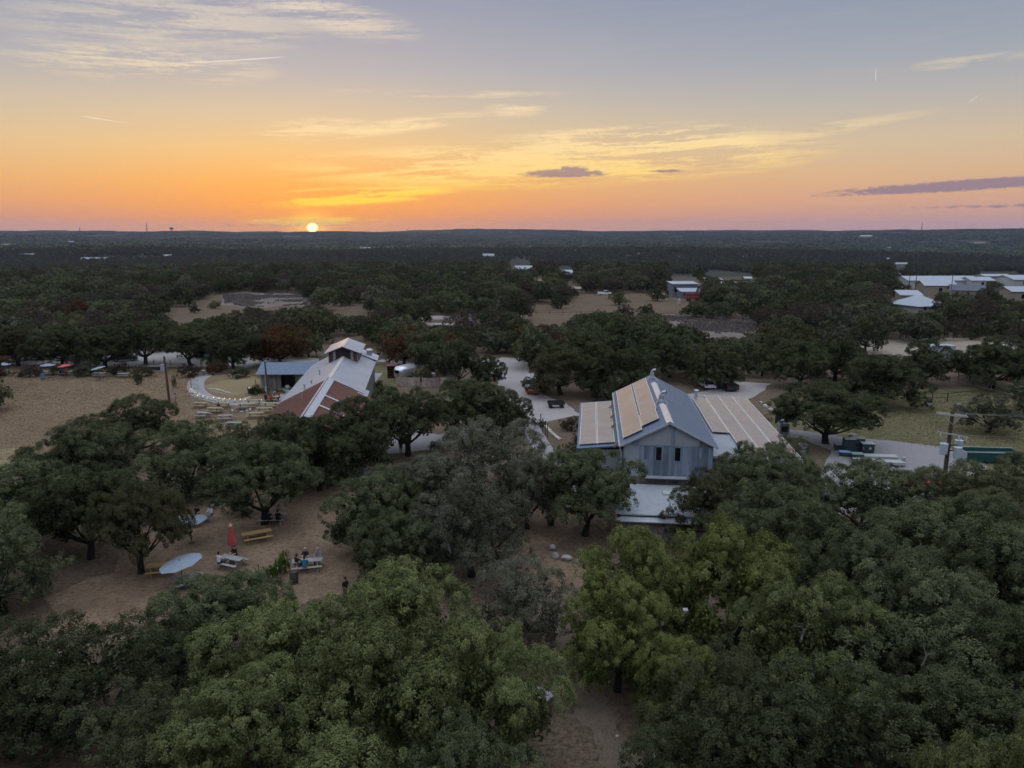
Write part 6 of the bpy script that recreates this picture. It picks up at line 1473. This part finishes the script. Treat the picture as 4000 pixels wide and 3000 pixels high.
def shell(b):
    n = 16; vs = []; xs = [-2.35, -2.28, -2.05, -1.6, -.8, 0, .8, 1.6, 2.05, 2.28, 2.35]
    for x in xs:
        q = abs(x) / 2.35; k = (1 - max(0, (q - .62) / .38) ** 2.4 * .62)
        for j in range(n):
            a_ = 2 * math.pi * j / n; c_, s_ = math.cos(a_), math.sin(a_); f = lambda v_: math.copysign(abs(v_) ** .55, v_)
            vs.append((x, 1.15 * k * f(c_), 1.55 + 1.05 * (k if s_ > 0 else .8 + .2 * k) * f(s_)))
    b.add(vs, [(i * n + j, i * n + (j + 1) % n, (i + 1) * n + (j + 1) % n, (i + 1) * n + j) for i in range(len(xs) - 1) for j in range(n)] + [tuple(range(n - 1, -1, -1)), tuple(range(len(vs) - n, len(vs)))])
part('shell', t, ALU, shell, True)
for x0 in (-1.3, .7): part('window', t, DARKGLASS, lambda b: b.box(x0, x0 + .8, 1.13, 1.18, 1.6, 2.1))
part('window', t, DARKGLASS, lambda b: b.box(-2.38, -2.3, -.45, .45, 1.55, 2.05)); part('door', t, WHITE, lambda b: b.box(-.35, .3, 1.14, 1.19, .6, 2.3))
for s in (-1.05, .95): part('wheel', t, TYRE, lambda b: b.tube([(.2, s - .1, .36), (.2, s + .2, .36)], .36, 14))
part('hitch', t, MPOST, lambda b: b.tube([(2.3, 0, .6), (3.2, 0, .5)], .06, 6))
p = P(1532, 1474); t = thing('rusty_shed', 'small rusty open shed with shelves beside the silver trailer', 'shed', p, R(10))
part('roof', t, RUST, lambda b: b.slab([(-.9, -.9, 2.15), (1.0, -.9, 2.15), (1.0, .9, 2.3), (-.9, .9, 2.3)], .06)); part('back_wall', t, RUSTW, lambda b: b.box(-.8, .9, .75, .8, .01, 2.1))
for s in (-.8, .82): part('side_wall', t, RUSTW, lambda b: b.box(s, s + .06, -.8, .749, .01, 2.05))
for k in range(4): part('shelf', t, WOODR, lambda b: b.box(-.73, .81, -.7, .7, .3 + k * .45, .34 + k * .45))

# ------------------------------------------------------------------ shrubs and small plants
for px, D_, r_, h, lf, lb in ((994, 113, 1.3, 1.6, L_DARK, 'dark shrub at the corner of the low wing'), (1020, 114.5, 1.6, .8, L_GREEN, 'low green planting along the low wing wall'), (1095, 114, 1.0, .7, L_GREEN, 'low green planting beside the lodge door'), (940, 63.5, 1.7, 1.9, L_DARK, 'round dark bush under the leaning oak'), (1105, 51.5, .8, 1.7, L_GREEN, 'bright green sapling inside the fence posts'), (1065, 50.5, .9, 1.2, L_GREEN, 'green bushy sapling beside the thin steel posts'),
        (105, 78, 1.1, 2.0, L_DARK, 'small dark sapling on the sandy strip'), (680, 118, .5, 2.2, L_MID, 'thin young tree alone on the lawn'), (690, 100, .4, 1.4, L_MID, 'tiny staked sapling by the picnic lawn'), (540, 121, 1.0, 1.9, L_DARK, 'low leafy stump sprout on the lawn'),
        (2290, 84, 2.2, 1.9, L_BROWN, 'brown leafless shrub thicket beside the solar wing'), (2230, 92, 1.9, 1.8, L_BROWN, 'brown shrub by the black cart'), (2230, 79, 1.8, 1.9, L_DARK, 'dark shrub in front of the solar wing'), (2115, 94, .8, .9, L_GREY, 'pale grass tuft at the end of the gravel drive'), (1700, 83, 1.0, 1.2, L_MID, 'small bush by the pale walk'),
        (1350, 86, 1.0, 1.0, L_MID, 'little bush under the rusty eave'), (1480, 118, 1.0, 1.3, L_DARK, 'dark shrub at the lodge yard wall'), (1660, 124, 2.2, 2.0, L_DARK, 'dark thicket beside the silver trailer'), (460, 129, 2.6, 2.2, L_BROWN, 'brown green hedge clump behind the lawn, first'), (330, 128, 2.8, 2.0, L_DARK, 'dark hedge clump behind the lawn tables'), (120, 128, 2.8, 2.0, L_BROWN, 'rusty hedge clump behind the stone ring'),
        (560, 128, 2.4, 2.0, L_DARK, 'dark hedge clump before the parking lot'), (740, 128, 2.6, 2.2, L_BROWN, 'brown shrub thicket right of the wooden pole'), (840, 130, 2.4, 2.2, L_RUST, 'rust brown shrub before the parking lot'), (940, 127, 2.2, 1.8, L_DARK, 'dark shrub bordering the curved path'), (230, 130, 2.4, 2.0, L_DARK, 'dark hedge clump behind the pink umbrella'), (-30, 128, 2.6, 2.0, L_DARK, 'dark hedge clump at the left picture edge')):
    near_tree(px, D_, r_, h, ('shrub', 0), lf, lb, name='shrub', cat='shrub', group='shrubs')
pr_ = random.Random(77)
def tuft_field(name, poly, n, m, label, hmin=.15, hmax=.4, seed=1, wk=1.0):
    """short blades over a piece of ground"""
    g = np.random.RandomState(seed); P2 = [(v.x, v.y) for v in PP(poly)]; xs = [q[0] for q in P2]; ys = [q[1] for q in P2]; c = []
    while len(c) < n:
        x, y = g.uniform(min(xs), max(xs)), g.uniform(min(ys), max(ys))
        if in_poly(x, y, P2) and (wk < 1 or vnoise(x / 9 + 5, y / 9) + .5 * vnoise(x / 3, y / 3 + 2) < .85): c.append((x, y))
    c = np.array(c); k = 3; c = np.repeat(c, k, 0) + g.normal(size=(n * k, 2)) * .12
    hh = g.uniform(hmin, hmax, n * k); an = g.uniform(0, 6.28, n * k); w_ = g.uniform(.06, .14, n * k) * wk
    dx_, dy_ = np.cos(an) * w_, np.sin(an) * w_; ox, oy = g.normal(size=n * k) * .1 * wk, g.normal(size=n * k) * .1 * wk
    z0 = np.zeros(n * k)
    v = np.stack([np.stack([c[:, 0] - dx_, c[:, 1] - dy_, z0], 1), np.stack([c[:, 0] + dx_, c[:, 1] + dy_, z0], 1), np.stack([c[:, 0] + ox + dx_ * .2, c[:, 1] + oy + dy_ * .2, hh], 1), np.stack([c[:, 0] + ox - dx_ * .2, c[:, 1] + oy - dy_ * .2, hh], 1)], 1).reshape(-1, 3)
    me = np_mesh(name, v, np.arange(4 * n * k).reshape(-1, 4), g.rand(n * k), m); o = link(name, me); o['kind'] = 'stuff'; o['label'] = label; o['category'] = 'grass'
L_STRAW = leaf_mat('straw_blades', (.135, .10, .062), (.195, .147, .09), .3); L_MEADOW = leaf_mat('meadow_blades', (.085, .08, .042), (.13, .115, .066), .3); L_LITTER = leaf_mat('litter', (.055, .045, .034), (.20, .155, .115), .2); L_HEATH = leaf_mat('heath', (.10, .082, .076), (.19, .16, .15), .3)
tuft_field('dry_grass', [(-300, 1455), (760, 1450), (790, 1545), (980, 1620), (900, 1720), (300, 1780), (-300, 1820)], 26000, L_STRAW, 'dry straw grass covering the lawn', .03, .09, 2, .35)
tuft_field('meadow_grass', [(3100, 1640), (3400, 1575), (3600, 1530), (4200, 1520), (4200, 1850), (3800, 1770), (3400, 1712)], 20000, L_MEADOW, 'rough green yellow grass beside the yard', .03, .10, 3, .24)
tuft_field('leaf_litter', [(-200, 2300), (1000, 1950), (2600, 1950), (3000, 2200), (3300, 3100), (-200, 3100)], 42000, L_LITTER, 'brown leaf litter under the oaks', .01, .04, 4, .36)
tuft_field('heath_brush', [(870, 1150), (1200, 1140), (1320, 1152), (1250, 1188), (1000, 1203), (880, 1190)], 4000, L_HEATH, 'grey lilac brush in the clearing', .15, .6, 6)
tuft_field('grey_brush', [(2590, 1234), (2720, 1236), (2980, 1262), (2930, 1310), (2830, 1322), (2640, 1270)], 2500, L_HEATH, 'grey brush on the flat behind the barn', .15, .6, 7)

# ------------------------------------------------------------------ buildings further off
WALLT = mat('tan_wall', (.28, .24, .185), .8, 0, .08, .3); WALLW = mat('white_wall', (.42, .42, .42), .7, 0, .06, .3); ROOFD = mat('dark_shingle', (.10, .11, .13), .8, 0, .1, .5); ROOFW = mat('white_metal_roof', (.30, .32, .36), .5, .1, .05, .3); ROOFT = mat('tan_roof', (.28, .21, .16), .8); WALLF = mat('far_pale_wall', (.26, .26, .26), .8); ROOFF = mat('far_pale_roof', (.34, .35, .38), .6); WALLG = mat('grey_wall', (.16, .17, .19), .7)
def ray_ground(px, py):
    D_ = 380.0
    while D_ < 9000:
        q = PD(px, py, D_)
        if q.z <= tz(q.x, q.y): return q
        D_ *= 1.01
    return PD(px, py, 6000)
def house(px, D_, w_, d_, he, hr, rz, wall, roof, label, kind='gable', wins=3, name='house', cat='house', group='distant buildings', zoff=0.0, axis='x'):
    if isinstance(D_, tuple):
        q = ray_ground(px, D_[1]); x, D_ = q.x, q.y
    else: x = (px - 2000) / FPX * (D_ * CP + (CAMH - 3) * SP)
    t = thing(name, label, cat, (x, D_, tz(x, D_) + zoff), R(rz), group)
    a, b_ = w_ / 2, d_ / 2; o = .4
    if kind == 'gable':
        part('wall', t, wall, lambda b: b.add([(-a, -b_, -3), (a, -b_, -3), (a, b_, -3), (-a, b_, -3), (-a, -b_, he), (a, -b_, he), (a, b_, he), (-a, b_, he), (-a, 0, hr - .1), (a, 0, hr - .1)], [(0, 1, 5, 4), (1, 2, 6, 9, 5), (2, 3, 7, 6), (3, 0, 4, 8, 7)]))
        part('roof', t, roof, lambda b: (b.slab([(-a - o, -b_ - o, he - .1), (a + o, -b_ - o, he - .1), (a + o, 0, hr), (-a - o, 0, hr)], .15), b.slab([(-a - o, 0, hr), (a + o, 0, hr), (a + o, b_ + o, he - .1), (-a - o, b_ + o, he - .1)], .15)))
    elif kind == 'hip':
        part('wall', t, wall, lambda b: b.box(-a, a, -b_, b_, -3, he)); c = min(a, b_) * .12
        part('roof', t, roof, lambda b: b.add([(-a - 1, -b_ - 1, he - .3), (a + 1, -b_ - 1, he - .3), (a + 1, b_ + 1, he - .3), (-a - 1, b_ + 1, he - .3), (-c, -c, hr), (c, -c, hr), (c, c, hr), (-c, c, hr)], [(0, 1, 5, 4), (1, 2, 6, 5), (2, 3, 7, 6), (3, 0, 4, 7), (4, 5, 6, 7), (3, 2, 1, 0)]))
    else:
        part('wall', t, wall, lambda b: b.add([(-a, -b_, -3), (a, -b_, -3), (a, b_, -3), (-a, b_, -3), (-a, -b_, he), (a, -b_, he), (a, b_, hr), (-a, b_, hr)], [(0, 1, 5, 4), (1, 2, 6, 5), (2, 3, 7, 6), (3, 0, 4, 7)]))
        part('roof', t, roof, lambda b: b.slab([(-a - o, -b_ - o, he), (a + o, -b_ - o, he), (a + o, b_ + o, hr + .1), (-a - o, b_ + o, hr + .1)], .2))
    for k in range(wins):
        xx = -a + w_ * (k + .5) / wins; wo = part('window', t, DARKGLASS, lambda b: b.box(xx - .6, xx + .6, -b_ - .04, -b_ - .005, he * .35, he * .75)); part('frame', wo, WHITE, lambda b: (b.box(xx - .7, xx + .7, -b_ - .06, -b_ - .041, he * .75 + .001, he * .75 + .1), b.box(xx - .7, xx + .7, -b_ - .06, -b_ - .041, he * .35 - .1, he * .35 - .001)))
    return t
house(3640, 335, 28, 12, 3.6, 5.2, 2, WALLW, ROOFW, 'long white warehouse behind the tan gabled shed', name='warehouse', cat='warehouse', wins=0); house(3655, 298, 12, 9, 3.9, 5.6, -6, WALLT, ROOFW, 'white roofed shed with tan gable end', name='warehouse', cat='warehouse', wins=1)
house(3775, 282, 11, 9, 3.2, 5.0, -24, WALLT, ROOFD, 'tan house with dark shingle roof beside the white shed'); house(3815, 330, 10, 9, 3.8, 5.0, 0, WALLW, ROOFW, 'small white shed behind the dark roofed house', name='warehouse', cat='warehouse', wins=1)
house(3880, 395, 14, 9, 3.2, 4.0, 2, WALLW, ROOFW, 'white shed standing farthest back on the right', name='warehouse', cat='warehouse', wins=2); house(4000, 345, 20, 14, 3.4, 5.0, 4, WALLW, ROOFW, 'white warehouse at the right edge, behind the tan one', name='warehouse', cat='warehouse', wins=2)
house(4010, 268, 16, 10, 4.0, 5.4, -3, WALLT, ROOFW, 'tan warehouse at the right edge of the picture', name='warehouse', cat='warehouse', wins=2); house(3910, 276, 4, 4, 2.6, 3.2, 0, WALLW, ROOFW, 'small white hut left of the tan warehouse', name='hut', cat='hut', wins=1)
house(3585, 236, 10.5, 10.5, 2.4, 4.9, 20, WALLW, ROOFW, 'house with steep white pyramid roof among oaks', 'hip', 2); house(3550, 262, 7, 6, 3.0, 4.2, -10, WALLT, ROOFW, 'low shed roofed house behind the pyramid roof', 'shed', 2)
house(2665, 292, 9.6, 8, 4.9, 5.3, 3, WALLG, ROOFW, 'modern house with thin white flat roof and glass front', 'shed', 4); house(2700, 283, 9, 6, 2.6, 3.4, 3, WALLG, ROOFW, 'low pale roofed annex below the modern house', 'shed', 3); house(2785, 330, 6.5, 5, 4.0, 4.4, 0, WALLW, ROOFW, 'white flat roofed house between the modern ones', 'shed', 2)
house(2860, 300, 9, 7, 4.0, 4.6, -3, WALLG, ROOFW, 'second modern house with thin white roof', 'shed', 4); house(2928, 305, 6, 6, 3.6, 4.4, -6, WALLW, ROOFW, 'white walled block joining the second modern house', 'shed', 2); house(2918, 345, 3, 4, 3.6, 4.2, 0, WALLT, ROOFW, 'tiny pale hut behind the second modern house', 'gable', 1, 'hut', 'hut')
house(2208, 390, 6.5, 8, 3.0, 5.0, 8, WALLW, ROOFW, 'small house with blue white roof behind the pasture woods'); house(2354, 390, 4.5, 5, 3.2, 4.2, 15, WALLW, ROOFW, 'tiny white roof in the woods beyond the pasture'); house(2110, 318, 6.5, 6, 2.8, 4.6, 5, WALLT, ROOFT, 'tan house with brown roof at the woods edge', 'hip'); house(2232, 300, 7, 5, 2.4, 3.0, -5, WALLT, ROOFT, 'low tan house half hidden near the pasture', 'gable', 2)
house(2012, 402, 4.5, 6, 4.0, 6.5, 80, WALLW, ROOFW, 'white gabled house end at the far road', 'gable', 1); house(2045, 425, 9, 6, 4.2, 6.0, 4, WALLW, ROOFW, 'blue roofed house beside the white gable at the far road')
for px, D_, w_, d_, hr, lb in ((3245, 415, 15, 9, 4.2, 'long white roof on the plateau edge, first of the row'), (3462, 418, 14, 8, 4.0, 'long white roof on the plateau edge, second of the row'), (3518, (0, 1041), 34, 9, 8, 'white roof farther out behind the plateau edge'), (3790, 470, 5, 5, 5, 'small white roof beyond the warehouses'), (3832, 468, 6, 5, 5, 'white roof beyond the warehouses, nearer the picture edge'),
        (36, (0, 966), 62, 14, 10, 'long pale building on the hillside at the left edge'), (110, (0, 1007), 40, 10, 8, 'pale roof low in the valley near the left edge'), (372, (0, 1025), 62, 16, 10, 'white house with wide roof in the left valley'), (280, (0, 950), 30, 12, 9, 'pale house far up the left valley'), (438, (0, 953), 36, 10, 7, 'long pale house in the left valley'), (655, (0, 1012), 22, 10, 9, 'pale house in the valley left of the sun'), (1428, (0, 980), 38, 14, 10, 'white house in the valley right of the sun'),
        (1908, (0, 1012), 33, 12, 11, 'white boxy house in the middle of the valley'), (878, (0, 1035), 18, 8, 8, 'small white shed at the wood edge below the sun'), (2128, (0, 992), 18, 10, 7, 'pale house at the head of the far road'), (2250, (0, 988), 14, 10, 8, 'white house beyond the far road'), (2455, (0, 1008), 16, 9, 7, 'small white house in the middle valley'), (2500, (0, 1000), 22, 8, 6, 'long white roof in the middle valley'), (2662, (0, 1012), 22, 8, 6, 'pale roof in the valley behind the modern house'),
        (3473, (0, 975), 22, 10, 8, 'white house on the right hillside'), (3434, (0, 1020), 62, 10, 6, 'long tan roof in the right valley'), (3380, (0, 931), 90, 30, 18, 'large pale house on the distant right ridge'), (2912, (0, 1014), 14, 9, 7, 'pale house at the valley foot right of centre'), (2978, (0, 1012), 14, 9, 7, 'white house at the valley foot, further right'), (3640, (0, 988), 16, 9, 7, 'white dot of a house on the right slope')):
    k = .62 if isinstance(D_, tuple) else 1
    house(px, D_, w_ * k, d_ * k, hr * .5, hr * .8, (px * 7 % 30) - 15, WALLT if 'tan' in lb else WALLF, ROOFF, lb, 'gable', 2, 'far_house', 'house')
# things on the pasture
p = P(2706, 1176); t = thing('red_box_trailer', 'dark red box trailer beside the pasture', 'trailer', p, R(2)); part('body', t, REDT, lambda b: b.box(-2.6, 2.6, -1.1, 1.1, .7, 2.9)); part('stripe', t, mat('orange_stripe', (.45, .16, .08), .6), lambda b: b.box(-2.6, 2.6, -1.13, -1.101, 1.7, 1.85))
for s in (-1.5, 1.5):
    for q in (-1.0, 1.0): part('wheel', t, TYRE, lambda b: b.tube([(s, q - .15, .45), (s, q + .15, .45)], .45, 12))
p = P(2652, 1188); t = thing('white_tank', 'small white tank beside the red trailer', 'tank', p); part('body', t, WHITE, lambda b: b.tube([(0, 0, 0), (0, 0, 1.6), (0, 0, 1.8)], [.5, .5, .2], 12)); part('cap', t, GALV, lambda b: b.tube([(0, 0, 1.8), (0, 0, 1.9)], .12, 8))
for k, px in enumerate((2958, 2966, 2975)):
    post(px, 1199, 2.9, .11, mat('yellow_paint', (.62, .42, .05), .6), '%s yellow post among the oaks beyond the brush flat' % ['first', 'middle', 'last'][k], 'yellow_post', group='yellow posts')
p = P(3668, 1396); t = thing('shipping_container', 'white shipping container on the dirt lot', 'container', p, R(12)); part('body', t, WHITE, lambda b: b.box(-2.6, 2.6, -1.2, 1.2, .1, 2.5))
for k in range(18): part('corrugation', t, WHITE, lambda b: b.box(-2.5 + k * .29, -2.36 + k * .29, -1.235, -1.201, .2, 2.4))
for s in (-1, 1): part('door', t, WHITE, lambda b: b.box(-2.66, -2.601, s * .58 - .55, s * .58 + .55, .2, 2.4)); part('lock_bar', t, GALV, lambda b: b.tube([(-2.69, s * .2, .2), (-2.69, s * .2, 2.4)], .02, 5))
a = P(3985, 1362); t = upole(a, 6.2, .12, 'slim pole with lamp at the right edge of the dirt lot'); part('lamp_head', t, WHITE, lambda b: b.box(-.5, .2, -.12, .12, 6.1, 6.25))
for px, py, h, lb in ((3570, 1178, 9.5, 'utility pole beside the white warehouses'), (3712, 1165, 9, 'utility pole before the dark roofed house'), (3548, 1145, 8.5, 'utility pole behind the pyramid roof'), (2605, 1128, 7.5, 'utility pole left of the modern house'), (2518, 1115, 8, 'utility pole in the woods beyond the pasture'), (2198, 1112, 8, 'utility pole near the low tan house')): upole(P(px, py), h, .16, lb)
# masts and water tower on the horizon
def mast(px, py0, D_, h, label):
    x = (px - 2000) / FPX * D_ * CP; z = tz(x, D_); t = thing('radio_mast', label, 'mast', (x, D_, z), 0, 'masts on the horizon')
    part('lattice', t, MPOST, lambda b: [b.tube([(s * 2.6, q * 2.6, 0), (s * .8, q * .8, h)], .9, 4) for s in (-1, 1) for q in (-1, 1)]); part('antenna', t, MPOST, lambda b: b.tube([(0, 0, h), (0, 0, h * 1.08)], .8, 4))
    for k in range(1, 9): part('brace', t, MPOST, lambda b: b.tube([(-2, -2, h * k / 9), (2, 2, h * (k + .5) / 9)], .5, 4))
for px, h, lb in ((312, 42, 'short radio mast on the left horizon'), (574, 82, 'tall radio mast on the left horizon'), (1590, 34, 'faint radio mast right of the sun'), (2081, 26, 'stubby mast on the central ridge'), (3600, 70, 'radio mast on the right horizon')): mast(px, 0, 6300, h, lb)
x = (670 - 2000) / FPX * 6300 * CP; t = thing('water_tower', 'water tower on the left horizon', 'water tower', (x, 6300, tz(x, 6300))); part('tank', t, MPOST, lambda b: b.tube([(0, 0, 26), (0, 0, 30), (0, 0, 40), (0, 0, 44)], [8, 17, 17, 8], 14))
for s in range(6): part('leg', t, MPOST, lambda b: b.tube([(9 * math.cos(s * 1.047), 9 * math.sin(s * 1.047), -4), (8 * math.cos(s * 1.047), 8 * math.sin(s * 1.047), 29)], 1.2, 5))
# the far road
fr = [PD(2095, 1032, 1000), PD(2100, 1018, 1130), PD(2108, 1005, 1300), PD(2122, 992, 1520)]
q = []
for v in fr: q.append(Vector((v.x, v.y, 0)))
def far_strip(name, pts_, w_, m):
    b = MB(); s = smooth_pts(pts_, 6); vs = []
    for i, v in enumerate(s):
        d = (s[min(i + 1, len(s) - 1)] - s[max(i - 1, 0)]).normalized(); n = Vector((-d.y, d.x, 0))
        for k in (-1, 1): e = v + n * w_ / 2 * k; vs.append((e.x, e.y, max(tz(e.x, e.y), tz(v.x, v.y)) + 1.2))
    b.add(vs, [(2 * i, 2 * i + 1, 2 * i + 3, 2 * i + 2) for i in range(len(s) - 1)]); o = b.build(name, m); o['kind'] = 'structure'
far_strip('far_road', q, 9, CALICHE)
# a few dead pale branches in the grey oaks, and the bird box in the bright oak
def branch(p, seed, label, L_=1.6):
    g = random.Random(seed); b = MB(); stack = [(Vector((0, 0, 0)), Vector((g.uniform(-.4, .4), g.uniform(-.4, .2), 1)).normalized(), L_, .06, 0)]
    while stack:
        o, d, l, r_, k = stack.pop(); e_ = o + d * l * .5 + Vector((g.uniform(-.1, .1), g.uniform(-.1, .1), g.uniform(-.1, .1))); f_ = e_ + (d + Vector((g.uniform(-.3, .3), g.uniform(-.3, .3), g.uniform(-.3, .3)))) * l * .5
        b.tube([o, e_, f_], [r_, r_ * .8, r_ * .55], 5)
        if k < 3:
            for _ in range(2): stack.append((f_, (d + Vector((g.uniform(-.9, .9), g.uniform(-.9, .9), g.uniform(-.5, .5)))).normalized(), l * .62, r_ * .55, k + 1))
    return b.build('dead_branch', BARK_G, None, p)
for i, (px, py, D_, lb) in enumerate(((1815, 1895, 60.5, 'bleached forked dead branch in the tall grey oak'), (1875, 1900, 59, 'upright bleached dead branch beside the forked one'), (1930, 1870, 61, 'bent bleached dead branch high in the grey oak'), (1760, 2160, 46.5, 'drooping pale dead branch in the twiggy oak'), (1740, 2090, 47.5, 'thin pale dead branch in the twiggy oak'), (3130, 2500, 31.5, 'pale dead twigs on the pointed oak'), (3600, 2600, 31.5, 'pale dead twig in the rounded right oak'), (2840, 2280, 36, 'pale bare branch in the broad yellow green oak'))):
    tag(branch(PD(px, py, D_), i, lb, 1.5 if px < 2000 else .45), lb, 'branch', 'dead branches')
p = PD(2677, 2388, 34.6); t = thing('bird_box', 'small white box hung in the broad yellow green oak', 'box', p); part('body', t, WG, lambda b: b.box(-.07, .07, -.05, .05, -.09, .06)); part('lid', t, WG, lambda b: b.slab([(-.12, -.1, .09), (.12, -.1, .09), (.12, .1, .14), (-.12, .1, .14)], .02))
